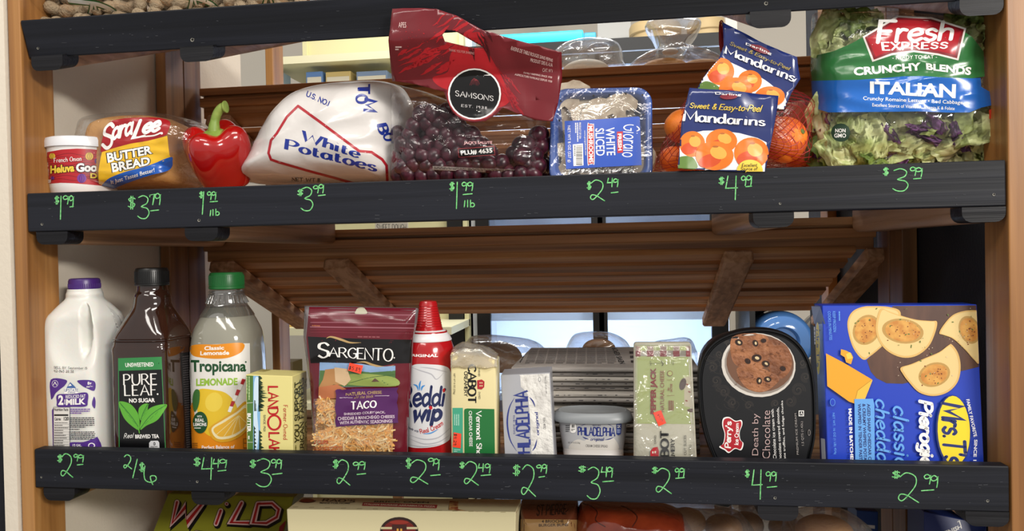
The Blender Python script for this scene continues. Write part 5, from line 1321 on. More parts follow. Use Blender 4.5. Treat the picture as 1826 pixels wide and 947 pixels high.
a.poly([(196, 768), (250, 730), (310, 690), (365, 648), (372, 760), (350, 800), (300, 830), (250, 838), (214, 825), (198, 800)], ink('d3a02a'), True); a.poly([(206, 772), (260, 734), (320, 696), (366, 662), (368, 752), (346, 788), (300, 816), (250, 824), (220, 812)], ink('e6dcb0'), True); a.poly([(216, 774), (268, 742), (322, 706), (362, 678), (364, 748), (340, 780), (298, 804), (252, 812), (228, 802)], ink('dfae3a'), True)
for q in ((228, 802), (262, 812), (300, 804), (338, 782), (362, 745)): a.line([(330, 712), q], 3, ink('e8d694'))
a.poly([(132, 590), (150, 600), (146, 660), (128, 695), (118, 660), (120, 615)], ink('3a6a33'), True)
a.ell(153, 745, 34, 51, DGR); a.t('WITH', (138, 712, 160, 721), WHT, b=.02); a.t('REAL', (130, 726, 172, 742), WHT, b=.03); a.t('LEMONS', (122, 746, 182, 762), WHT, b=.03); a.lines((126, 767, 178, 775), 1, WHT)
a.t('Perfect Balance of', ((160, 853), (312, 850), (312, 866), (160, 870)), WHT, b=.02); a.t('Sweet & Tart', ((190, 876), (290, 873), (290, 892), (190, 895)), WHT, b=.02)
a.lines((118, 838, 142, 866), 3, ink('8a5a1a')); a.rect(350, 820, 368, 866, ink('8a5a1a')); a.rect(353, 824, 365, 840, OG); a.rect(353, 845, 365, 862, OG)
a.build('label', lb, bv, 3)

# butter box
q = quad_at([(438, 668), (521, 671), (522, 806), (440, 806)], .022, .022, ZL)
bb = thing('butter_box', 'yellow butter carton with green and blue strip standing beside the lemonade', 'butter box', ((q[0].x+q[1].x)/2, .05, ZL))
bm = slab_box(q, .048, .0008, 1); bv = bvh_of(bm); BY = mat('butter_card', 'd8cd86', .45); obj('carton', bm, BY, bb)
a = Art(2.631, 300, 470); a.clip = face_clip(q)
a.rect(330, 500, 401, 930, ink('4a7030')); a.rect(399, 500, 432, 930, ink('7fb0d8')); a.poly([(404, 560), (426, 540), (428, 620), (418, 700), (424, 800), (410, 900), (402, 800)], ink('c8dcec'), True)
rd = random.Random(6); TRG = ink('23391f')
for x, y, w_, h_ in ((424, 520, 40, 150), (424, 600, 34, 90), (424, 560, 56, 70), (426, 780, 34, 120), (426, 840, 42, 90), (404, 640, 18, 50), (402, 760, 20, 120)):
    for i in range(7): yy = y+h_*i/7; a.poly([(x, yy), (x+w_*(.5+.5*i/7)*rd.uniform(.6, 1), yy+h_/8), (x, yy+h_/5)], TRG)
a.pen('LAND', (470, 578, 515, 706), RED, 'd', w=2.0, thin=1.3, serif=.7, gap=1.6); a.ell(498, 746, 34, 38, RED); a.ell(498, 746, 24, 29, BY); a.pen('LAKES', (474, 795, 521, 952), RED, 'd', w=2.0, thin=1.3, serif=.7, gap=1.6)
a.pen('Farmer-Owned', (541, 665, 560, 826), RED, 'd', w=1.2, thin=.8, serif=.4); a.pen('SINCE 1921', (448, 710, 457, 786), ink('444444'), 'd', w=1.4)
a.t('BUTTER', (372, 702, 389, 790), WHT, 'd', b=.04); a.lines((374, 808, 384, 836), 1, WHT, 'd'); a.line([(364, 655), (398, 652)], 1.5, WHT); a.line([(364, 838), (398, 838)], 1.5, WHT); a.lines((364, 530, 386, 640), 2, ink('a8c088'), 'd', seed=4)
DB = ink('3a3a14'); a.clip = None
a.pen('YOU SUPPORT', ((592, 838), (592, 560), (612, 548), (612, 840)), DB, w=2.0, gap=2); a.pen('AMERICAN FARMERS', ((618, 950), (614, 548), (632, 536), (634, 950)), DB, w=1.9, gap=2); a.pen('& THEIR COMMUNITIES', ((640, 950), (638, 545), (654, 535), (656, 950)), ink('77702c'), w=1.4, gap=2)
a.lines(((592, 940), (592, 850), (610, 850), (610, 940)), 2, ink('77702c'))
a.poly([(530, 492), (545, 485), (575, 488), (560, 496)], ink('b5542c')); a.poly([(590, 490), (640, 480), (655, 486), (620, 494)], ink('6a8a3a')); a.lines(((400, 505), (470, 492), (520, 492), (450, 510)), 3, ink('8a7a34'))
a.build('printing', bb, bv, flat=True)

# pouch of shredded cheese
Yq = .038; po = [(543, 545), (640, 547), (747, 549), (744, 575), (737, 606), (732, 700), (728, 760), (727, 835), (562, 835), (558, 780), (553, 690), (546, 640), (541, 600)]
sp = thing('cheese_pouch', 'dark red and black pouch of shredded cheese with a purple panel', 'cheese pouch', (W(645, 830, Yq).x, Yq, ZL))
bm = pillow(po, Yq, .014, .014, 170, 18, 5, .0045, 26, 71, ex=.6, sm=False); bv = bvh_of(bm)
for v in bm.verts: v.co.z = max(v.co.z, ZL+.0004)
obj('pouch_film', bm, mat('pouch_silver', '8a8385', .2, metal=.5, bump=.3, bscale=30), sp, smooth=180)
a = Art(3.056, 520, 520); BU = ink('5e1522', .2); KK = ink('0d0b0d', .2); PUR = ink('4c1c56', .25)
a.poly([(96, 84), (300, 86), (676, 92), (672, 150), (655, 300), (645, 600), (634, 960), (126, 960), (118, 700), (96, 400), (80, 250)], BU)
a.poly([(88, 245), (200, 250), (400, 258), (655, 262), (652, 390), (560, 392), (470, 410), (380, 392), (250, 388), (104, 390)], KK)
for y, w_ in ((122, 5), (132, 3), (143, 3), (168, 4), (192, 7), (206, 3), (222, 3)): a.line([(104, y), (250, y+2+rd.uniform(-2, 2)), (400, y+4), (670, y+7)], w_, ink('8e5560' if w_ > 3 else '752a36', .15))
a.lines(((112, 180), (190, 184), (190, 194), (112, 190)), 1, ink('a05a3a')); a.lines(((360, 240), (575, 244), (575, 256), (360, 252)), 1, ink('8a4a50'))
a.poly([(350, 108), (362, 92), (392, 90), (410, 108), (408, 122), (350, 122)], ink('a8a48e', .3), True)
GO = ink('a88b5c', .25)
a.line([(190, 256), (215, 247), (270, 262), (320, 278), (380, 278)], 12, GO, True, taper=True); a.line([(355, 386), (400, 384), (450, 402), (510, 412), (560, 400)], 12, GO, True, taper=True)
a.poly([(155, 385), (250, 388), (380, 393), (470, 411), (566, 404), (565, 515), (250, 520), (150, 520)], ink('7f9bc0')); a.poly([(155, 430), (300, 425), (430, 440), (566, 430), (565, 515), (150, 520)], ink('4a6a3c')); a.poly([(300, 455), (420, 448), (565, 470), (565, 515), (310, 505)], ink('88984e'), True); a.line([(310, 500), (420, 470), (560, 452)], 3, ink('3c5a30'), True)
a.poly([(436, 490), (455, 472), (480, 490)], ink('5a4238'))
a.pen('S', ((150, 278), (206, 280), (200, 356), (148, 362)), WHT, w=1.6, thin=.8); a.pen('ARGENTO', ((206, 304), (553, 312), (550, 380), (206, 352)), WHT, w=1.4, thin=.6, serif=.8, gap=1.2); a.ell(560, 360, 4, 4, WHT)
a.poly([(185, 425), (240, 418), (322, 470), (300, 510), (230, 505), (160, 545), (150, 520), (172, 480)], ink('a87a4c'), False); a.poly([(235, 412), (305, 420), (325, 480), (290, 515), (240, 490)], ink('c9ab86')); a.poly([(150, 520), (250, 505), (300, 530), (250, 580), (148, 585)], ink('b06a44'))
a.poly([(140, 582), (248, 586), (250, 735), (552, 716), (552, 960), (128, 960), (134, 700)], ink('a9803f'))
a.build('printing', sp, bv, 3)
bmS = bmesh.new(); rd = random.Random(77); n = 0
win = lambda x, y: (y > 742 and 138 < x < 544) or (592 < y <= 735 and 150 < x < 236)
k3 = 0
while n < 760 and k3 < 6000:
    k3 += 1; x, y = rd.uniform(130, 552), rd.uniform(585, 935)
    if not win(x, y): continue
    px, py = 520+x/3.056, 520+y/3.056; loc, nor, i_, d_ = bv.ray_cast(CAM, ray(px, py))
    if loc is None: continue
    an = rd.gauss(.7 if x < 300 else 0, 1.0); dv = Vector((math.cos(an), 0, math.sin(an))); L_ = rd.uniform(.004, .009); up_ = rd.uniform(.0004, .0024)
    c_ = loc+Vector((0, -up_, 0)); b_ = dv.cross(Vector((0, 1, 0)))*rd.uniform(-.002, .002)
    add_tube(bmS, [c_-dv*L_, c_+b_, c_+dv*L_+Vector((0, rd.uniform(-.001, .001), 0))], rd.uniform(.0009, .0014), 4, mi=rd.choice((0, 0, 1, 2))); n += 1
o = single('shredded_cheese', 'pale orange and cream cheese shreds behind the pouch window', 'shredded cheese', bmS, [mat('shred_orange', 'd9a45a', .5), mat('shred_cream', 'dfc08a', .5), mat('shred_pale', 'e2d0aa', .5)], (W(640, 760, .03).x, .025, ZL), None); o['kind'] = 'stuff'
a = Art(3.056, 520, 520)
a.poly([(245, 536), (256, 530), (400, 524), (580, 517), (574, 540), (580, 560), (574, 600), (580, 640), (575, 690), (578, 712), (400, 722), (250, 732), (244, 700), (250, 670), (243, 630), (250, 590)], PUR)
LV = ink('cbb8c4'); a.t('NATURAL CHEESE', ((302, 547), (498, 537), (498, 555), (302, 564)), GO, b=.02); a.pen('off the block', ((348, 566), (450, 561), (450, 576), (348, 581)), GO, w=1.2, slant=.2); a.line([(266, 577), (340, 573)], 2, LV); a.line([(460, 568), (536, 565)], 2, LV)
a.pen('TACO', ((330, 600), (466, 593), (466, 630), (330, 636)), WHT, w=2.2, thin=1.3, serif=.8, gap=1.8)
a.t('SHREDDED COLBY-JACK,', ((290, 655), (512, 648), (512, 664), (290, 672)), LV, b=.02); a.t('CHEDDAR & MANCHEGO CHEESES', ((258, 677), (562, 670), (562, 686), (258, 696)), LV, b=.02); a.t('WITH AUTHENTIC SEASONINGS', ((268, 702), (551, 694), (551, 711), (268, 720)), LV, b=.02)
a.lines((150, 715, 200, 752), 4, ink('6a4a2a')); OR_ = ink('a0442c')
a.t('2 CUPS', ((136, 808), (204, 806), (204, 826), (136, 828)), OR_, b=.03); a.line([(130, 845), (282, 842), (282, 874), (130, 874)], 3, OR_, closed=True); a.t('TRADITIONAL CUT', ((136, 851), (276, 848), (276, 866), (136, 870)), OR_, b=.02)
a.poly([(322, 384), (396, 404), (384, 448), (314, 426)], ink('e8452a')); a.pen('$5.89', ((322, 402), (380, 417), (376, 436), (318, 420)), ink('3a1a14'), w=1.3)
a.build('front_print', sp, bv, 3, off=.0045)
bm = bmesh.new(); wf = [(128, 582), (248, 586), (252, 732), (552, 714), (552, 930), (128, 930)]
a = Art(3.056, 520, 520); a.poly(wf, film('pouch_window', .10, .02, 26, .5, 'fdf6ea', .08, .3)); a.build('window_film', sp, bv, 3, off=.0036)

# can of whipped cream
Yc = .075; s = spx(Yc, 770, 700); cc = W(769, 800, Yc); cc.z = ZL; Z = lambda py: W(770, py, Yc).z-ZL; r = 45.5*s
wc = thing('whipped_cream_can', 'tall red and white aerosol can of whipped cream with a red nozzle cap', 'whipped cream can', cc)
bm = bmesh.new(); add_lathe(bm, [(r*.9, 0), (r*.98, .002), (r, .005), (r, Z(690)), (r, Z(652)), (r*.985, Z(636)), (r*.93, Z(618)), (r*.84, Z(606)), (r*.72, Z(598)), (r*.70, Z(590))], cc, 72); bv = bvh_of(bm)
obj('can', bm, mat('can_red', 'a31219', .18, coat=.5), wc, smooth=50)
bm = bmesh.new(); add_lathe(bm, [(r*.86, Z(606.5)), (r*.87, Z(605)), (r*.80, Z(598)), (r*.66, Z(590)), (r*.6, Z(588))], cc, 64); obj('shoulder_band', bm, mat('band_white', 'd4d2d4', .3), wc, smooth=50)
bm = bmesh.new(); pr = [(r*.555, Z(592)), (r*.555, Z(588)), (r*.53, Z(586))]
for i in range(9): y1 = 584-i*4.4; k = .52-.018*i; pr += [(r*k, Z(y1)), (r*(k-.022), Z(y1-2.8)), (r*(k-.005), Z(y1-3.4))]
pr += [(r*.345, Z(541)), (r*.31, Z(537)), (r*.12, Z(535))]; add_lathe(bm, pr, cc, 48); bmesh.ops.recalc_face_normals(bm, faces=bm.faces)
obj('nozzle_cap', bm, mat('nozzle_red', 'a5141a', .22, coat=.4), wc, smooth=35)
a = Art(3.056, 520, 520); CRM = ink('c9c9cb'); CR2 = ink('a4a4aa')
a.t('ORIGINAL', ((622, 338), (800, 338), (797, 356), (622, 350)), WHT, b=.03, bend=-.25)
a.poly([(640, 430), (652, 408), (680, 396), (740, 396), (830, 405), (866, 440), (868, 560), (866, 700), (864, 790), (850, 815), (800, 840), (720, 852), (640, 845), (590, 800), (590, 500)], CRM, True)
for p in ([(650, 410), (700, 430), (760, 450), (790, 478), (830, 440)], [(700, 412), (770, 420), (850, 440)], [(640, 800), (720, 830), (800, 820), (862, 780)], [(640, 780), (720, 805), (800, 795), (866, 740)], [(645, 835), (720, 846), (820, 830)]): a.line(p, 7, CR2, True, taper=True)
NV2 = ink('16204e'); CY = ink('2f7fc4')
a.pen('Reddi', ((598, 510), (835, 520), (830, 620), (598, 624)), NV2, w=1.7, slant=.12, gap=1.1); a.pen('wip', ((676, 630), (818, 622), (806, 726), (664, 724)), NV2, w=2.4, slant=.08, gap=1.6)
a.poly([(822, 535), (832, 526), (836, 542), (826, 550)], RED, True); a.poly([(748, 632), (758, 622), (768, 634), (758, 644)], RED, True)
for p in ([(700, 540), (698, 510), (705, 485)], [(692, 540), (684, 515), (664, 505)], [(708, 540), (712, 520), (728, 510)]): a.line(p, 9, CY, True, taper=True)
a.pen('Made with', ((640, 735), (694, 757), (690, 768), (636, 745)), NV2, w=1.5); a.pen('Real Cream', ((698, 750), (816, 700), (824, 725), (704, 772)), RED, w=1.6, gap=1.6, bend=-.4); a.line([(716, 775), (760, 770), (800, 748)], 6, CY, True, taper=True); a.ell(815, 678, 4, 4, NV2)
a.build('printing', wc, bv, 3)

# cheddar block
q = quad_at([(803, 632), (884, 652), (886, 812), (804, 808)], .034, .034, ZL); q[0] = W(803, 628, .034); q[1] = W(884, 640, .034)
ch = thing('cheddar_block', 'cream and green wrapped block of cheddar standing on end beside the red can', 'cheese block', ((q[0].x+q[1].x)/2, .045, ZL))
bm = slab_box(q, .034, .003, 3); bv = bvh_of(bm); obj('block', bm, mat('cheddar_wrap', 'd6c998', .25, coat=.4, bump=.1, bscale=40), ch, smooth=40)
bm = bmesh.new()
tp = [W(803, 632, .033), W(828, 622, .032), W(855, 626, .032), W(886, 640, .033)]; tq = [W(810, 622, .066), W(835, 616, .066), W(862, 620, .066), W(889, 634, .066)]
V1 = [bm.verts.new(p) for p in tp]; V2 = [bm.verts.new(p+Vector((0, 0, .004))) for p in tq]; V0 = [bm.verts.new(Vector((p.x, .0325, q[0].z-.02))) for p in tp]
for i in range(3): bm.faces.new((V1[i], V1[i+1], V2[i+1], V2[i])); bm.faces.new((V0[i], V0[i+1], V1[i+1], V1[i]))
bmesh.ops.subdivide_edges(bm, edges=bm.edges, cuts=4, use_grid_fill=True)
for v in bm.verts: v.co += Vector((0, .003*noise.noise(v.co*90), .004*noise.noise(v.co*70+Vector((3, 3, 3)))))
bmesh.ops.solidify(bm, geom=list(bm.faces), thickness=.0006)
obj('folded_wrapper', bm, film('wrapper_clear', .16, .22, 22, .8, 'fff8e0', .12, .5), ch, smooth=180)
a = Art(3.787, 780, 580); a.clip = face_clip(q, 3.5)
a.rect(94, 558, 172, 960, ink('3f9a7c')); a.poly([(180, 580), (184, 566), (200, 562), (386, 566), (400, 590), (410, 960), (184, 960)], ink('1f6b34'))
a.pen('CABOT', (208, 270, 260, 525), BLK, 'd', w=2.5, thin=1.4, serif=.8, gap=1.2); a.pen('CREAMERY', (182, 313, 204, 479), BLK, 'd', w=1.8, gap=1.8)
a.poly([(268, 372), (300, 366), (318, 380), (316, 418), (298, 434), (270, 430)], ink('a8222c')); 
for y in (385, 405): a.rect(285, y, 293, y+8, ink('d6c998')); a.rect(297, y, 305, y+8, ink('d6c998'))
a.pen('FARMER', (276, 293, 288, 345), BLK, 'd', w=1.2); a.pen('OWNED', (278, 450, 290, 498), BLK, 'd', w=1.2); a.t('NET WT 8 OZ (226g)', (106, 325, 121, 466), ink('3a3420'), 'd', b=0)
a.pen('Vermont Sharp', ((298, 580), (300, 925), (255, 925), (252, 580)), WHT, w=1.9, thin=1.0, serif=.6, gap=1.4); a.t('CHEDDAR CHEESE', ((234, 578), (238, 818), (216, 818), (212, 578)), WHT, b=.01)
a.lines((110, 600, 150, 680), 3, ink('9fd0bc'), 'd'); a.lines((112, 836, 156, 858), 2, ink('9fd0bc'))
a.poly([(110, 722), (162, 732), (158, 830), (104, 822)], ink('e8452a')); a.pen('$4.29', ((133, 735), (128, 808), (108, 806), (113, 733)), ink('3a1a14'), w=1.3)
a.build('printing', ch, bv, 12)

# cream cheese brick
q = quad_at([(893, 669), (981, 664), (989, 812), (900, 812)], .060, .030, ZL)
cb = thing('cream_cheese_box', 'silver and white upright cream cheese carton with blue lettering', 'cream cheese box', ((q[0].x+q[1].x)/2, .05, ZL))
bm = slab_box(q, .030, .0007, 1, Vector((0, 1, .12)).normalized()); bv = bvh_of(bm)
for v in bm.verts: v.co.z = max(v.co.z, ZL)
obj('carton', bm, mat('silver_card', '9fa0a6', .32, metal=.25), cb)
a = Art(3.787, 780, 580); a.clip = face_clip(q, 1.6)
rd = random.Random(5)
edge = [(553, 336)]+[(555+rd.uniform(-6, 10), 345+i*24) for i in range(4)]+[(590, 440), (610, 470), (620, 560), (628, 660), (632, 780), (640, 960)]
a.poly(edge+[(815, 960), (762, 326)], mat('cheese_texture', 'cfcdc8', .6, bump=1.0, bscale=120, h2='b9b6b2', vscale=60))
BL2 = ink('1c2a72')
a.pen('PHILADELPHIA', ((545, 900), (522, 452), (610, 443), (628, 900)), BL2, w=2.4, thin=1.5, gap=1.3)
a.pen('original', ((668, 742), (658, 590), (682, 584), (692, 740)), BL2, w=1.8, slant=.15, gap=1.4)
a.line([(520, 490), (485, 560), (472, 660), (490, 770), (535, 850)], 11, BL2, True, taper=True); a.line([(622, 486), (645, 515), (660, 552)], 10, BL2, True, taper=True); a.line([(640, 850), (660, 820), (672, 770)], 10, BL2, True, taper=True)
a.pen('SINCE 1872', ((514, 735), (512, 610), (522, 608), (525, 735)), BL2, w=1.3); a.t('CREAM CHEESE', ((716, 702), (712, 625), (728, 622), (734, 702)), ink('6a6868'), b=.02)
a.ell(690, 366, 9, 16, ink('77777a')); a.ell(690, 366, 6, 12, ink('cfcdc8')); a.t('NET WT 8 OZ (226g)', ((732, 462), (722, 348), (736, 345), (745, 460)), ink('6a6868'), b=0)
a.build('printing', cb, bv, flat=True)

# cream cheese tub
Yt2 = .078; s = spx(Yt2, 1058, 780); cc = W(1058, 812, Yt2); cc.z = ZL; Z = lambda py: W(1058, py, Yt2).z-ZL; r = 70*s
ct = thing('cream_cheese_tub', 'small oval silver cream cheese tub with a grey lid in front of the newspapers', 'cream cheese tub', cc)
bm = bmesh.new(); ry = .62
add_loft(bm, [(ZL+z, cc.x, cc.y, r*k, r*k*ry, 2.6) for z, k in ((0, .68), (.003, .74), (Z(812), .76), (Z(803), .775), (Z(801), .765), (Z(770), .835), (Z(746), .875), (Z(744), .93), (Z(742), .93))], 72); bv = bvh_of(bm)
obj('tub', bm, mat('tub_silver', 'a9aaad', .35), ct, smooth=40)
bm = bmesh.new(); add_loft(bm, [(ZL+z, cc.x, cc.y, r*k, r*k*ry, 2.6) for z, k in ((Z(747), 1.0), (Z(744), 1.02), (Z(739), 1.0), (Z(733), .94), (Z(730), .86), (Z(732), .8), (Z(732.5), .2))], 72); obj('lid', bm, mat('lid_grey', '7f8386', .4), ct, smooth=40)
a = Art(3.787, 960, 580)
a.poly([(175, 833), (575, 840), (570, 960), (180, 960)], ink('d3d1cf')); a.poly([(215, 836), (230, 790), (270, 770), (310, 780), (340, 762), (420, 785), (470, 765), (510, 762), (540, 838), (400, 842)], ink('c9c6c0'), True)
a.pen('PHILADELPHIA', ((268, 688), (518, 692), (516, 750), (270, 742)), BL2, w=2.3, thin=1.4, gap=1.2); a.pen('original', (352, 760, 442, 784), BL2, w=1.8, slant=.15)
a.line([(282, 684), (330, 662), (390, 652), (450, 660), (505, 684)], 8, BL2, True, taper=True); a.line([(298, 752), (320, 764), (342, 770)], 7, BL2, True, taper=True); a.line([(450, 774), (480, 768), (508, 756)], 7, BL2, True, taper=True); a.pen('SINCE 1872', (366, 672, 420, 681), BL2, w=1.3)
a.t('CREAM CHEESE SPREAD', ((320, 804), (468, 808), (468, 826), (320, 822)), ink('6a6868'), b=.01); a.t('NET WT 8 OZ (226g)', ((202, 786), (282, 788), (282, 802), (202, 800)), ink('6a6868'), b=0); a.lines((185, 672, 213, 722), 4, ink('4a4a4e'))
a.poly([(216, 668), (226, 662), (246, 664), (254, 674), (252, 720), (218, 720)], WHT, True); a.t('80', (226, 670, 246, 692), ink('2a2a2a'), b=.03); a.lines((222, 698, 250, 714), 2, ink('555555'))
a.poly([(527, 652), (560, 656), (556, 732), (540, 742), (526, 734)], ink('22387e')); a.t('2X', (532, 672, 552, 692), WHT, b=.02); a.lines((530, 700, 553, 728), 3, ink('a8b4d8'))
a.build('printing', ct, bv, 3)

# stack of folded newspapers
M_np = [mat('newsprint_%d' % i, h, .85, bump=.4, bscale=60, h2=h2, vscale=9, stretch=(1, 1, 30)) for i, (h, h2) in enumerate((('8d8782', 'a39d97'), ('7a7470', '97918b'), ('9d978f', 'bdb6ac')))]
def ordinal(i): return ('second', 'third', 'fourth', 'fifth', 'sixth', 'seventh', 'eighth', 'ninth', 'tenth', 'eleventh', 'twelfth', 'thirteenth', 'fourteenth', 'fifteenth', 'sixteenth', 'seventeenth', 'eighteenth', 'nineteenth', 'twentieth')[i]
Yn = .125; zt = W(1040, 655, Yn).z; nN = 17; pit = (zt-ZL)/nN; rd = random.Random(21)
nx0, nx1 = W(912, 660, Yn).x, W(1246, 660, Yn).x
for i in range(nN):
    z = zt-pit*(i+1); top = i == 0; yo = Yn+rd.uniform(-.008, .014)*(0 if top else 1); th = pit*.93; tilt = .010 if i < 6 else 0
    bm = bmesh.new(); rows = []
    D = .245; n = 26; wav = rd.uniform(0, 9)
    def sect(x, k):
        # a folded paper: rounded fold to the front, loose at the back
        P = []; g = .0022*noise.noise(Vector((x*9, wav, 0)))*(0 if top else 1); zz = z+tilt*(x-nx0)*0
        for a_ in range(7): an = -PI/2-PI*a_/6; P.append((yo+th/2+th/2*math.cos(an)+0*g, zz+th/2+(th/2)*math.sin(an)+g*.3))
        P += [(yo+D, zz+th+.002*math.sin(x*7+i)), (yo+D, zz+.001)]
        return P
    for k in range(n+1):
        x = nx0+(nx1-nx0)*k/n; rows.append([bm.verts.new((x, y, zz)) for y, zz in sect(x, k)])
    m_ = len(rows[0])
    for r0, r1 in zip(rows, rows[1:]):
        for j in range(m_): bm.faces.new((r0[j], r1[j], r1[(j+1) % m_], r0[(j+1) % m_]))
    bm.faces.new(rows[0][::-1]); bm.faces.new(rows[-1]); bmesh.ops.recalc_face_normals(bm, faces=bm.faces)
    base = ((nx0+nx1)/2, yo+D/2, z)
    lbl = 'topmost folded newspaper, its printed page facing up, behind the cream cheese' if top else '%s folded newspaper from the top of the stack' % ordinal(i-1)
    t = thing('newspaper', lbl, 'newspaper', base, 'newspapers in the stack'); bv = bvh_of(bm); obj('pages', bm, M_np[i % 3], t, smooth=50)
    a = Art(3.787, 780, 580)
    if top:
        G1, G2 = ink('2c2a2c', .8), ink('4c484a', .8)
        for i2 in range(9): a.lines(((640+i2*62, 130), (692+i2*62, 130), (650+i2*70, 262), (590+i2*70, 262)), 14, G2, seed=i2, fill=.4)
        a.line([(560, 215), (640, 125), (1180, 118)], 6, G1); a.lines(((545, 205), (620, 130), (635, 130), (560, 262)), 3, G1)
        a.t('NEWS REPORTS', ((1230, 262), (1165, 130), (1200, 130), (1270, 262)), G1, b=.03); a.lines(((1290, 140), (1330, 140), (1360, 262), (1310, 262)), 4, G1)
    else:
        g = bm
        for _ in range(14):
            px = rd.uniform(985, 1130); py = rd.uniform(0, 1)
        G3 = ink('3a383a', .8); px = rd.uniform(990, 1010)
        pz = W(1060, 700, yo)
        # edge of a printed column showing along the fold
        y_px = IH/2-FPX*(Vector((W(1060, 700, yo).x, yo, z+th*.55))-CAM).dot(UP)/(Vector((W(1060, 700, yo).x, yo, z+th*.55))-CAM).dot(FW)
        a = Art()
        while px < 1235:
            l = rd.uniform(2, 9); a.line([(px, y_px), (px+l, y_px)], rd.uniform(.6, 1.4), G3, cap=False); px += l+rd.uniform(3, 26)
    a.build('newsprint', t, bv, None, off=.0002, flat=True)

# pepper jack slices
q = quad_at([(1130, 612), (1233, 612), (1243, 822), (1130, 820)], .040, .030, ZL)
pj = thing('pepper_jack_pack', 'flat pale green pack of pepper jack with a red plaid top strip', 'cheese pack', ((q[0].x+q[1].x)/2, .04, ZL))
bm = slab_box(q, .020, .0035, 3); 
bv = bvh_of(bm); obj('pack', bm, mat('jack_cheese', 'c4c0ac', .3, coat=.3), pj, smooth=40)
a = Art(3.787, 960, 580); a.clip = face_clip(q, 3.5); LG = ink('a5b070', .25)
a.poly([(642, 135), (1036, 132), (1042, 400), (1046, 668), (645, 664)], LG); a.poly([(985, 350), (1042, 345), (1046, 560), (985, 545)], ink('bdb49a', .3)); a.ell(975, 398, 22, 42, ink('4a3430'), 15); a.ell(1030, 575, 26, 12, ink('5a3a30'))
for x, y in ((1005, 400), (1020, 450), (1000, 510)): a.ell(x, y, 9, 5, ink('8a3a2a'), 20)
PLD, PLW = ink('7d2028', .3), ink('c9c4b4', .3)
a.poly([(642, 140), (1034, 138), (1036, 214), (643, 208)], PLW)
for i in range(9):
    x = 645+i*44
    if i % 2 == 0: a.rect(x, 172, min(x+44, 1035), 211, PLD)
    for k in range(5):
        if i % 2 == 0: a.line([(x+k*9, 142), (min(x+k*9+16, 1035), 170)], 3.5, PLD, cap=False)
        else: a.line([(x+k*9, 208), (min(x+k*9+16, 1034), 172)], 3.5, ink('4a4030'), cap=False); 
    if i % 2: a.rect(x, 142, min(x+44, 1034), 170, ink('a5b070'))
a.t('RESEALABLE', (780, 120, 920, 131), ink('777468'), b=0)
CR_ = ink('7d2028')
a.t('PEPPER JACK', ((757, 600), (757, 288), (805, 288), (805, 600)), CR_, b=.035); a.t('NATURAL CHEESE', ((824, 585), (822, 306), (848, 306), (850, 585)), CR_, b=.0)
a.line([(756, 258), (905, 252)], 2, ink('55543a')); a.line([(830, 238), (842, 262), (836, 272)], 5, ink('55543a'), True); a.t('HOT', (752, 240, 764, 270), ink('55543a'), 'u', b=0); a.t('MILD', (906, 236, 916, 268), ink('55543a'), 'u', b=0)
a.ell(888, 325, 18, 18, CR_); a.ell(888, 325, 15, 15, LG); a.line([(868, 370), (918, 368)], 1.5, CR_); a.t('0g', (872, 420, 890, 440), CR_, 'u', b=.02); a.t('LACTOSE', (890, 395, 904, 450), CR_, 'u', b=.02); a.line([(868, 475), (920, 473)], 1.5, CR_); a.lines((878, 505, 915, 575), 3, CR_, 'u')
a.pen('CABOT', ((828, 1010), (826, 712), (878, 712), (882, 1010)), BLK, w=2.5, thin=1.4, serif=.8, gap=1.2); a.pen('CREAMERY', ((896, 990), (895, 768), (918, 768), (922, 990)), BLK, w=1.8, gap=1.8)
a.poly([(756, 850), (775, 825), (805, 820), (814, 850), (808, 930), (756, 930)], ink('a8222c')); 
for x, y in ((768, 850), (784, 848)): a.rect(x, y, x+10, y+14, PLW)
a.t('OWNED', (782, 742, 796, 800), BLK, 'u', b=0); a.t('CRACKER CUT SLICES', ((984, 1000), (982, 742), (998, 742), (1002, 1000)), BLK, b=0); a.t('NET WT 7 OZ (198g)', ((1018, 1000), (1016, 805), (1034, 803), (1038, 1000)), ink('55543a'), b=0)
a.poly([(774, 590), (828, 572), (863, 660), (812, 681)], ink('e8452a')); a.pen('$4.29', ((812, 598), (842, 640), (832, 648), (802, 606)), ink('7a2a1c'), w=1.0)
a.build('printing', pj, bv, 12)
bm = slab_box([p+Vector((dx, -.0022, 0)) for p, dx in zip(q, (.001, -.001, -.001, .001))], .001, .0, 1)
grid_cut(bm, .012, (0, 2))
for v in bm.verts: v.co.y += .0016*noise.noise(Vector((v.co.x*60, v.co.z*25, 3)))
obj('clear_wrap', bm, film('jack_wrap', .07, .02, 30, .7, 'ffffff', .07, .4), pj, smooth=180)

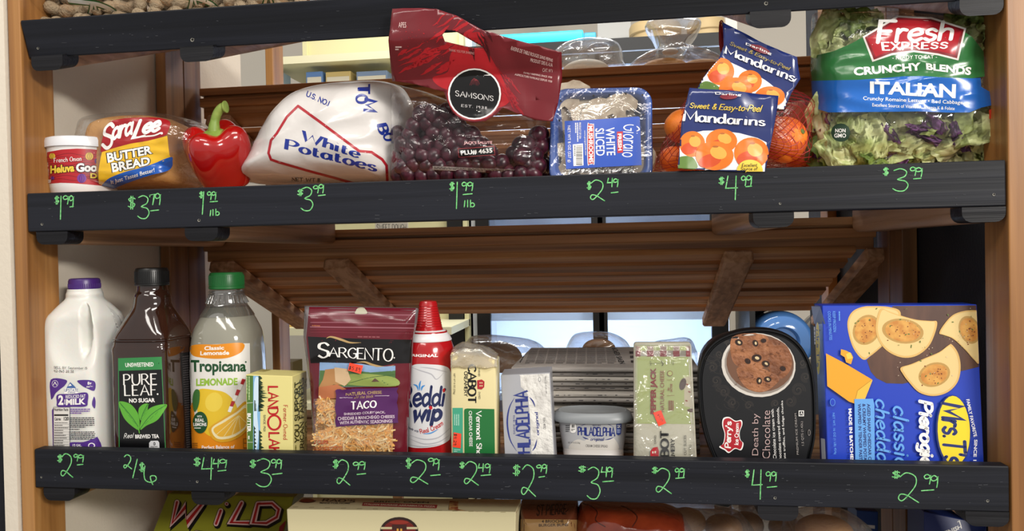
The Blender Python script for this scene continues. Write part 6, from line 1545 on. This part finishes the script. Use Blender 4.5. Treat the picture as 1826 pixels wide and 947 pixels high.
# ice cream carton
lid_px = [(1245, 690), (1246, 660), (1254, 632), (1272, 609), (1300, 594), (1335, 586), (1372, 586), (1405, 596), (1430, 618), (1446, 650), (1453, 690), (1455, 740), (1454, 780), (1448, 810), (1438, 838), (1405, 846), (1350, 848), (1300, 846), (1281, 835), (1268, 810), (1256, 775), (1248, 735)]
Yi = .045; ic = thing('ice_cream_carton', 'black rounded ice cream carton standing on its side, bowl of chocolate scoops on the lid', 'ice cream carton', (W(1350, 840, Yi).x, Yi+.06, ZL))
O = resample(smooth_path([W(x, y, Yi) for x, y in lid_px], True, 4), 120); zlow = min(p.z for p in O)
for p in O: p.z = max(p.z, ZL+.001)
cI = sum(O, Vector())/len(O)
def oval(prof):
    bm = bmesh.new(); rs = [[bm.verts.new(Vector((cI.x+(p.x-cI.x)*k, Yi+d, cI.z+(p.z-cI.z)*k))) for p in O] for k, d in prof]; n = len(O)
    for v in bm.verts: v.co.z = max(v.co.z, ZL+.0006)
    for A, B in zip(rs, rs[1:]):
        for i in range(n): bm.faces.new((A[i], A[(i+1) % n], B[(i+1) % n], B[i]))
    bm.faces.new(rs[0][::-1]); bm.faces.new(rs[-1]); bmesh.ops.recalc_face_normals(bm, faces=bm.faces); return bm
M_bk = mat('carton_black', '0a0b0e', .35, spec=.35)
bm = oval([(.96, .012), (.95, .014), (.86, .115), (.84, .118)]); obj('tub', bm, M_bk, ic, smooth=40)
bm = oval([(.98, .016), (1.0, .014), (1.0, .001), (.985, -.002), (.965, -.002), (.95, .0005), (.935, .0008), (.93, -.0002), (.2, -.0004)]); bv = bvh_of(bm); obj('lid', bm, M_bk, ic, smooth=40)
a = Art(2.958, 1220, 520); PNL = mat('lid_print', '101115', .4)
a.poly([((((x-1352)*.925+1352)-1220)*2.958, (((y-718)*.925+718)-520)*2.958) for x, y in lid_px], PNL, True)
SW = ink('37322f'); rd = random.Random(31)
def swirl(cx, cy, r, d, a0, w_=1.6, turns=1.6):
    a.line([(cx+r*(1-i/26*.86)*math.cos(a0+d*i/26*turns*2*PI), cy+r*(1-i/26*.86)*math.sin(a0+d*i/26*turns*2*PI)) for i in range(27)], w_, SW)
for cx, cy, r, d, a0 in ((210, 528, 40, 1, 3), (168, 470, 34, -1, 2), (255, 585, 30, 1, 1), (150, 400, 30, 1, 4), (600, 520, 42, -1, 0), (640, 450, 30, 1, 1), (560, 580, 34, 1, 5), (340, 600, 26, -1, 0), (625, 380, 26, -1, 2), (185, 330, 24, 1, 0), (480, 590, 24, 1, 2), (230, 275, 20, 1, 3)):
    for k in (1, .82, .66): swirl(cx, cy, r*k, d, a0+.2*k)
for i in range(26): x = rd.uniform(130, 330); y = rd.uniform(300, 620); a.line([(x, y), (x+rd.uniform(-40, 40), y+20), (x+rd.uniform(-30, 60), y+rd.uniform(30, 60))], 1.3, SW, True)
a.ell(392, 388, 196, 168, ink('c8c2ba'), 8); a.ell(396, 384, 184, 158, ink('8a8078'), 8); a.ell(400, 378, 178, 150, ink('6a4a38'), 8)
ICE = mat('ice_cream_photo', '8a5636', .6, bump=.6, bscale=130, h2='6b3f26', vscale=70); ICE2 = mat('ice_cream_photo_light', '9c6642', .6, bump=.6, bscale=130, h2='7a4a2e', vscale=70)
a.poly([(248, 250), (300, 222), (390, 222), (440, 240), (455, 300), (440, 370), (410, 405), (330, 404), (270, 385), (246, 330)], ICE2, True); a.poly([(440, 260), (500, 258), (550, 300), (568, 370), (550, 430), (500, 460), (440, 400), (450, 330)], ICE, True); a.poly([(280, 400), (350, 405), (420, 408), (500, 455), (470, 500), (410, 530), (340, 515), (290, 460)], ICE2, True)
NUT, CHO = ink('c9b48c'), ink('2a1812')
for x, y, r, rot in ((288, 268, 16, 20), (375, 272, 14, 60), (382, 350, 20, 0), (335, 366, 13, 40), (440, 462, 15, 10), (395, 470, 14, 80), (430, 380, 16, 20), (520, 405, 12, 30), (418, 258, 11, 0)):
    a.ell(x, y, r*1.3, r, CHO, rot); 
    if r > 13: a.ell(x+2, y, r*.6, r*.4, NUT, rot+20)
for i in range(60): x = rd.uniform(262, 540); y = rd.uniform(240, 500); a.line([(x, y), (x+rd.uniform(-9, 9), y+rd.uniform(-3, 8)), (x+rd.uniform(-14, 14), y+rd.uniform(2, 12))], 2.2, ink('5a3422'), True, taper=True)
lg = [(205, 668), (235, 660), (270, 680), (300, 676), (306, 700), (292, 740), (296, 780), (312, 800), (300, 835), (268, 828), (235, 850), (212, 835), (184, 818), (204, 800), (212, 750), (200, 705)]
a.poly(lg, WHT, True); a.poly([(255+(x-255)*.9, 755+(y-755)*.93) for x, y in lg], ink('a81f2a'), True)
a.pen("Perry's", ((214, 822), (218, 688), (256, 684), (252, 822)), WHT, w=1.9, slant=.1, gap=1); a.pen('Ice Cream', ((264, 806), (268, 696), (286, 694), (284, 806)), WHT, w=1.7, slant=.1, gap=1)
PKK = ink('b39a98'); 
a.t('Death by', (357, 642, 400, 862), PKK, 'u', b=-.006); a.t('Chocolate', (411, 626, 452, 880), PKK, 'u', b=-.006)
a.t('Chocolate ice cream with', ((468, 880), (456, 622), (470, 618), (486, 880)), WHT, b=0); a.t('chocolate covered almonds,', ((498, 894), (484, 612), (500, 608), (516, 894)), WHT, b=0); a.t('chocolate truffles, and fudge chunks', ((526, 950), (508, 576), (522, 572), (542, 950)), WHT, b=0)
a.t('PREMIUM ICE CREAM', ((592, 858), (580, 642), (590, 640), (603, 858)), ink('9a9490'), b=0); a.t('1.5 QTS (1.42L)', ((618, 810), (612, 684), (626, 682), (634, 810)), ink('9a9490'), b=0); a.rect(602, 626, 630, 656, WHT); a.rect(606, 630, 626, 652, PNL); a.line([(612, 646), (616, 634), (622, 648)], 3, WHT); a.ell(657, 742, 7, 16, ink('8a8480')); a.ell(657, 742, 5, 13, PNL)
a.build('lid_print', ic, bv, 30, flat=True)

# pierogi carton
q = quad_at([(1466, 545), (1742, 543), (1755, 830), (1476, 826)], .046, .034, ZL)
pr = thing('pierogi_box', 'big bright blue pierogi carton standing on end at the right of the lower shelf', 'pierogi box', ((q[0].x+q[1].x)/2, .055, ZL))
bm = slab_box(q, .038, .0008, 1); bv = bvh_of(bm); obj('carton', bm, mat('carton_blue', '1a3bb0', .35, coat=.2), pr)
a = Art(2.785, 1430, 520); a.clip = face_clip(q); YL = ink('e8cc28'); LBL = ink('5f9bdc')
WD = mat('board_photo', '4a3026', .5, h2='5c3d2e', vscale=60, stretch=(1, 1, .2))
a.poly([(450, 72), (870, 64), (884, 372), (780, 398), (640, 425), (500, 458), (420, 455), (370, 430), (342, 398), (322, 340), (380, 280), (420, 180)], WD)
def pierogi(cut, arc, fill, rot=0):
    pts = arc; a.poly(pts, ink('cfa862'), False)
    cx = sum(p[0] for p in pts)/len(pts); cy = sum(p[1] for p in pts)/len(pts)
    a.poly([(cx+(x-cx)*.93, cy+(y-cy)*.93) for x, y in pts], ink('d8bd80'), False)
    fx, fy, rx, ry, fr_ = fill
    a.ell(fx, fy, rx*1.18, ry*1.18, ink('b08a48'), fr_); a.ell(fx, fy, rx, ry, mat('pierogi_brown', 'b8782e', .5, h2='cf9a48', vscale=90), fr_)
    for i in range(16): a.ell(fx+rd.gauss(0, rx*.5), fy+rd.gauss(0, ry*.5), rd.uniform(2, 5), rd.uniform(2, 4), ink('7a4218'), n=7)
    for i in range(6): a.ell(cx+rd.gauss(0, 50), cy+rd.gauss(0, 50), 6, 3, ink('5a6a2a'), rd.uniform(0, 180), 8)
def spl(p): return [(v.x, v.y) for v in smooth_path([(x, y, 0) for x, y in p], True, 5)]
pierogi(0, spl([(300, 76), (360, 72), (440, 78), (490, 105), (470, 200), (400, 270), (340, 320), (304, 338), (260, 290), (234, 220), (226, 150), (250, 100)]), (320, 190, 55, 66, 30))
pierogi(0, spl([(392, 84), (430, 98), (500, 122), (570, 140), (640, 146), (670, 150), (662, 200), (630, 270), (570, 318), (500, 328), (430, 300), (384, 250), (366, 190), (372, 130)]), (500, 196, 88, 52, 8))
pierogi(0, spl([(680, 205), (706, 160), (750, 115), (810, 95), (866, 93), (876, 95), (879, 200), (880, 350), (850, 335), (810, 290), (750, 235), (700, 215)]), (830, 190, 44, 60, -20))
pierogi(0, spl([(488, 378), (540, 360), (610, 330), (680, 300), (726, 266), (744, 264), (775, 310), (786, 380), (770, 450), (720, 500), (650, 518), (580, 500), (530, 450), (500, 410)]), (655, 412, 68, 50, -18))
for i in range(40): x = rd.uniform(470, 860); y = rd.uniform(75, 420); a.ell(x, y, rd.uniform(1.5, 3), 2, ink('c9b8a0') if i % 3 else ink('5a6a2a'), n=6)
CHD = ink('d89a26'); a.poly([(116, 306), (200, 350), (345, 436), (338, 460), (300, 545), (268, 558), (230, 545), (122, 468)], CHD); a.poly([(338, 436), (346, 440), (310, 530), (268, 558), (256, 545), (270, 490)], ink('e0b040')); a.line([(340, 438), (272, 490), (258, 548)], 3, ink('b8801a'))
a.poly([(190, 285), (215, 292), (240, 305), (250, 325), (240, 360), (215, 350), (208, 325), (188, 312)], CHD); a.poly([(215, 310), (235, 300), (248, 330), (222, 335)], ink('e8c050'))
a.ell(745, 690, 86, 178, NVY, -2); a.ell(748, 688, 80, 172, YL, -2)
a.pen("Mrs.T's", ((790, 558), (808, 850), (702, 850), (690, 552)), NVY, w=1.75, slant=.12, gap=1.0)
a.pen('Pierogies', ((640, 545), (652, 900), (568, 905), (560, 542)), WHT, w=2.3, slant=.15, gap=1.3)
a.pen('classic', ((520, 574), (530, 862), (458, 866), (450, 570)), LBL, w=1.4, slant=.2, gap=1.6); a.pen('cheddar', ((425, 540), (434, 886), (372, 890), (362, 536)), LBL, w=1.4, slant=.2, gap=1.6)
a.poly([(256, 532), (348, 530), (355, 560), (358, 960), (262, 960)], LBL)
for x, s_, e in ((318, 'AGED SHARP CHEDDAR CHEESE', 895), (295, '& CREAMY WHIPPED POTATOES', 890), (272, 'WRAPPED IN TENDER PASTA', 848)): a.t(s_, ((x+16, 555), (x+24, e), (x+8, e), (x, 555)), NVY, b=.03)
a.t('MADE IN BATCHES', ((242, 578), (252, 840), (236, 842), (226, 580)), WHT, b=.03)
a.t('KEEP FROZEN', ((162, 98), (166, 200), (152, 200), (148, 98)), LBL, b=.0); a.t('COOKS IN MINUTES', ((138, 98), (146, 240), (132, 240), (124, 98)), LBL, b=.0); a.lines(((186, 98), (188, 180), (178, 180), (176, 98)), 1, LBL)
a.t('NET WT. 16 OZ (1 LB) 454g', ((158, 600), (168, 804), (154, 806), (144, 600)), LBL, b=.0); a.ell(148, 548, 13, 18, LBL); a.ell(148, 548, 11, 16, ink('1a3bb0'))
a.t('FAMILY FAVORITE', ((824, 532), (862, 715), (846, 720), (808, 534)), WHT, b=.02); a.t('SINCE 19', ((864, 732), (858, 858), (842, 858), (848, 732)), WHT, b=.02)
a.clip = None
a.poly([(88, 170), (100, 165), (106, 280), (104, 395), (94, 400), (86, 290)], YL, True); a.pen("Mrs.T's", ((102, 190), (104, 370), (92, 372), (90, 190)), NVY, w=1.6)
a.lines(((84, 175), (88, 330), (80, 330), (74, 175)), 1, WHT); a.poly([(64, 72), (100, 74), (112, 160), (78, 160)], ink('8a9ac0')); a.pen('cheddar', ((112, 470), (120, 610), (112, 610), (104, 470)), ink('35509c'), w=1.4); a.poly([(112, 728), (124, 730), (130, 850), (118, 850)], ink('b8bcc8'))
a.build('printing', pr, bv, flat=True)

# bread in clear bags on the sloping shelf behind, bread rolls low down
M_crust = mat('bun_crust', '9a6630', .55, bump=.25, bscale=60, h2='b88446', vscale=20)
M_dark = mat('bagel_brown', '6a4520', .5, bump=.3, bscale=60, h2='8a6030', vscale=20)
def bagged(px_bag, Y, tf, tb, label, buns, seed, m=M_crust, blabel=None, group=None, zflo=None):
    out = px_bag; xs = [p[0] for p in out]; ys = [p[1] for p in out]; c = W((min(xs)+max(xs))/2, max(ys), Y)
    b = thing('bread_bag', label, 'bread bag', c)
    bm = pillow(out, Y, tf, tb, 90, 12, 5, .010, 30, seed, sm=True)
    if zflo is not None:
        cut = W((min(xs)+max(xs))/2, max(ys)-14, Y).z
        for v in bm.verts:
            if v.co.z < cut: v.co.z = zflo
        b.location.z = zflo
    obj('clear_film', bm, F_dull, b, smooth=180)
    for i, (x, y, rx, ry) in enumerate(buns):
        s = spx(Y, x, y); p = W(x, y, Y); bm = bmesh.new()
        pr_ = [(.02, -.6), (.7, -.58), (.95, -.35), (1, -.05), (.93, .35), (.72, .7), (.4, .92), (.02, 1)]; pr_ = [(q_.x, q_.y) for q_ in smooth_path([(r_, h_, 0) for r_, h_ in pr_], False, 3)]
        add_lathe(bm, [(r_*rx*s, h_*ry*s) for r_, h_ in pr_], p, 36, ry=.8*tf/(rx*s) if rx*s > tf else 1)
        bmesh.ops.recalc_face_normals(bm, faces=bm.faces)
        o = single('bread_roll', blabel[i] if isinstance(blabel, (list, tuple)) else blabel, 'bread roll', bm, m, p-Vector((0, 0, .6*ry*s)), 180, group)
bagged([(826, 660), (832, 610), (850, 598), (900, 600), (955, 610), (985, 640), (985, 665)], .62, .06, .06, 'clear bag with a round brown loaf behind the cheddar block', [(892, 642, 40, 32)], 81, M_dark, 'round dark brown bread roll in the bag behind the cheddar block', zflo=Z1-.345-0.183*math.tan(math.radians(21))-.040)
bagged([(1015, 640), (1020, 600), (1050, 592), (1090, 594), (1120, 612), (1118, 645)], .66, .05, .05, 'clear bag with a tan roll peeking over the newspaper stack', [(1068, 622, 30, 18)], 82, M_crust, 'tan bread roll peeking over the middle of the newspaper stack', zflo=Z1-.345-0.223*math.tan(math.radians(21))-.040)
bagged([(1160, 640), (1165, 612), (1195, 606), (1228, 603), (1240, 620), (1240, 645)], .68, .05, .05, 'crumpled bag with brown print above the newspapers at the right', [(1205, 630, 26, 14)], 83, M_dark, 'brown roll in the crumpled bag above the newspapers at the right', zflo=Z1-.345-0.243*math.tan(math.radians(21))-.040)
bagged([(985, 134), (990, 95), (1020, 78), (1070, 72), (1105, 82), (1112, 110), (1110, 134)], .60, .06, .06, 'low clear bag on the upper sloping shelf beside the grape bag header', [(1045, 126, 42, 18)], 84, mat('white_roll', 'c9c2b4', .6), 'white roll in the low clear bag beside the grape bag header')
bagged([(1128, 128), (1140, 108), (1172, 96), (1160, 62), (1150, 44), (1185, 36), (1245, 38), (1245, 60), (1222, 90), (1275, 104), (1290, 124)], .58, .06, .06, 'clear bread bag tied at the neck on the upper sloping shelf, left of the mandarins', [(1185, 122, 42, 16), (1250, 122, 38, 15)], 85, M_crust, ['pale roll at the left inside the tied bag', 'pale roll at the right inside the tied bag, nearer the mandarins'])
bm = bmesh.new(); add_lathe(bm, [(.013, -.004), (.016, 0), (.013, .004)], W(1195, 92, .56), 16)
single('bag_tie', 'white tie around the neck of the clear bread bag', 'bag tie', bm, mat('tie_white', 'd8d8d6', .4), W(1195, 92, .56), 60)

# ------------------------------------------------------------------ the shelf below
# yellow green carton
zt = W(400, 883, .25).z; xa_, xb_ = W(300, 883, .25).x, W(524, 883, .25).x; q = [Vector((xa_, .25, zt)), Vector((xb_, .25, zt)), Vector((xb_, .03, ZB)), Vector((xa_, .03, ZB))]
wb = thing('wild_box', 'yellow green carton with big slanted red and white letters, low on the left', 'carton', ((q[0].x+q[1].x)/2, .15, ZB))
bm = slab_box(q, .05, .001, 1); bv = bvh_of(bm)
for v in bm.verts: v.co.z = max(v.co.z, ZB)
obj('carton', bm, mat('carton_lime', '7c7d20', .45), wb)
a = Art(2.945, 0, 780); a.clip = face_clip(q); WP = ink('c9a8a4')
def fat(pts, w_=26):
    a.line([(x+7, y+9) for x, y in pts], w_+10, BLK); a.line(pts, w_+6, BLK)
    a.line(pts, w_, WP); a.line(pts, w_*.42, ink('9c1a1e'))
fat([(930, 340), (905, 450), (975, 365), (980, 450), (1065, 345)]); fat([(1160, 385), (1135, 455)]); fat([(1190, 350), (1192, 351)], 20); fat([(1270, 345), (1215, 448), (1310, 450)]); fat([(1355, 350), (1330, 450), (1400, 452), (1455, 420), (1465, 380), (1430, 348), (1360, 350)])
fat([(890, 510), (980, 510)]); fat([(1030, 505), (1110, 515)])
a.poly([(1470, 470), (1500, 440), (1540, 500), (1460, 520)], ink('7a1c22'))
a.build('lettering', wb, bv, flat=True)

# pizza box
qf = quad_at([(511, 908), (920, 913), (918, 1000), (516, 1000)], .03, .03, ZB)
pz = thing('pizza_box', 'large cream pizza carton standing on edge below the middle of the lip board', 'pizza box', ((qf[0].x+qf[1].x)/2, .06, ZB))
bm = slab_box(qf, .052, .0012, 2); bv = bvh_of(bm); obj('carton', bm, mat('carton_cream', 'c9bf98', .55), pz)
a = Art(3.512, 480, 780); PZ = ink('7a3020')
for i in range(14): a.line([(150+i*100, 437+i*2.5), (180+i*100, 436+i*2.5)], 3, ink('8f865e'))
a.ell(238, 396, 56, 16, ink('3a1712')); a.ell(238, 396, 44, 10, ink('7a2a20'))
a.pen("RAO'S", ((345, 385), (540, 392), (530, 408), (335, 402)), ink('2c2420'), w=2.2, thin=1.2, serif=.6); a.t('MADE FOR HOME', ((318, 407), (508, 410), (506, 419), (316, 417)), ink('2c2420'), b=.02)
a.t('BRICK OVEN', ((660, 398), (1000, 404), (1000, 414), (655, 408)), ink('2c2420'), b=.02); a.poly([(588, 408), (1055, 424), (1048, 446), (582, 430)], ink('94262c')); a.t('ITALIAN SAUSAGE ARRABBIATA PIZZA', ((598, 414), (1042, 430), (1038, 441), (594, 425)), ink('d0bfa8'), b=.03)
PT_ = mat('pizza_photo', '8a3a22', .5, h2='c9a468', vscale=140); a.poly([(1130, 400), (1500, 408), (1572, 418), (1545, 474), (1300, 466), (1125, 456)], PT_)
a.ell(815, 590, 120, 92, ink('2a1410')); a.ell(815, 592, 104, 78, ink('6a1c16')); a.rect(700, 560, 930, 574, ink('b8ae88')); a.rect(770, 545, 862, 580, ink('3a1a14')); a.ell(815, 530, 60, 12, ink('8a2a1c')); a.rect(800, 570, 812, 600, ink('c9923a')); a.rect(822, 570, 834, 600, ink('c9923a'))
a.poly([(1548, 470), (1580, 430), (1590, 620), (1552, 620)], PT_)
a.build('printing', pz, bv, flat=True)

# brioche bag, red bag, buns
bpx = [(930, 893), (1030, 893), (1036, 940), (1034, 1010), (930, 1010), (926, 950)]
bg = thing('brioche_bag', 'orange brown brioche bun bag beside the pizza box', 'bread bag', (W(980, 1000, .10).x, .10, ZB))
bm = pillow(bpx, .10, .05, .05, 90, 12, 6, .006, 30, 91, sm=False); bv = bvh_of(bm)
for v in bm.verts: v.co.z = v.co.z if v.co.z > W(980, 1000, .1).z+.005 else ZB+.0005
obj('bag_film', bm, mat('brioche_film', '542b1b', .25, coat=.3, bump=.4, bscale=30), bg, smooth=180)
a = Art(3.512, 880, 780); a.poly([(170, 512), (540, 516), (540, 640), (170, 640)], ink('8a6a42', .3)); a.pen('ST.PIERRE', ((275, 425), (458, 418), (455, 480), (270, 490)), ink('24140e'), w=1.9, thin=1.3, serif=.5)
a.t('4 BRIOCHE', ((302, 518), (440, 516), (440, 534), (302, 537)), ink('24140e'), b=.02); a.t('BURGER BUNS', ((284, 542), (468, 538), (468, 556), (284, 560)), ink('24140e'), b=.02); a.line([(380, 470), (410, 460), (440, 475), (465, 455)], 5, ink('24140e'), True)
a.build('printing', bg, bv, 3)
rpx = [(1034, 899), (1100, 898), (1190, 905), (1225, 930), (1235, 1000), (1034, 1000)]
rb = thing('red_bag', 'crinkled dark red and orange snack bag below the lip board, right of the brioche bag', 'snack bag', (W(1130, 1000, .10).x, .10, ZB))
bm = pillow(rpx, .10, .05, .05, 100, 14, 5, .010, 26, 92, sm=True); bv = bvh_of(bm)
zc_ = W(1130, 985, .1).z
for v in bm.verts: v.co.z = v.co.z if v.co.z > zc_ else ZB+.0005
obj('bag_film', bm, mat('red_orange_film', '52180f', .18, coat=.5, bump=1.0, bscale=22, h2='7c3018', vscale=12), rb, smooth=180)
a = Art(3.512, 880, 780); a.line([(560, 415), (610, 430), (650, 470), (640, 520), (700, 560)], 5, ink('2c1210'), True); a.line([(800, 430), (850, 450), (900, 500), (870, 560)], 6, ink('3a1812'), True); a.build('printing', rb, bv, 3)
bagged([(1160, 1000), (1150, 940), (1175, 905), (1230, 904), (1290, 912), (1335, 930), (1345, 1000)], .13, .06, .06, 'clear bag of round buns under the lip board beneath the pepper jack', [(1225, 930, 34, 24), (1290, 940, 34, 22)], 93, M_dark, ['round brown bun in the clear bag nearest the red snack bag', 'round brown bun in the clear bag, second from the red snack bag'], zflo=ZB)
bagged([(1290, 1000), (1285, 935), (1310, 910), (1365, 908), (1420, 914), (1445, 940), (1450, 1000)], .19, .06, .06, 'clear bag of buns behind the third bearer end of the lower shelf', [(1330, 935, 32, 22), (1400, 940, 30, 20)], 94, M_dark, ['bun in the rear clear bag, left of the black bearer end', 'bun in the rear clear bag behind the black bearer end'], zflo=ZB)
bagged([(1405, 1000), (1400, 940), (1430, 918), (1500, 915), (1540, 930), (1562, 960), (1560, 1000)], .12, .06, .06, 'clear bag with a tan loaf under the lip board beneath the blue carton', [(1470, 948, 52, 28)], 95, M_crust, 'tan loaf in the clear bag beneath the blue carton', zflo=ZB)
q = quad_at([(1648, 912), (1760, 935), (1760, 1000), (1648, 1000)], .12, .10, ZB)
nv = thing('navy_box', 'navy blue carton with white lettering low at the right end', 'carton', ((q[0].x+q[1].x)/2, .14, ZB))
bm = slab_box(q, .06, .001, 1); bv = bvh_of(bm); obj('carton', bm, mat('carton_navy', '1c2b63', .4), nv)
a = Art(3.512, 1306, 780); a.t('FINISH', ((1320, 590), (1432, 545), (1438, 570), (1330, 618)), WHT, b=.03); a.line([(1410, 530), (1420, 522), (1428, 545)], 6, WHT); a.poly([(1440, 560), (1480, 545), (1600, 560), (1600, 700), (1440, 700)], BLK); a.build('lettering', nv, bv, flat=True)
q = quad_at([(1528, 910), (1566, 913), (1566, 1000), (1528, 1000)], .30, .30, ZB)
n2 = thing('blue_carton', 'blue carton glimpsed between the loaf bag and the dark post', 'carton', ((q[0].x+q[1].x)/2, .32, ZB)); bm = slab_box(q, .05, .001, 1); bv = bvh_of(bm); obj('carton', bm, mat('carton_navy2', '24458a', .4), n2)
a = Art(); a.poly([(1536, 935), (1560, 937), (1560, 943), (1536, 941)], WHT); a.build('label', n2, bv, flat=True)
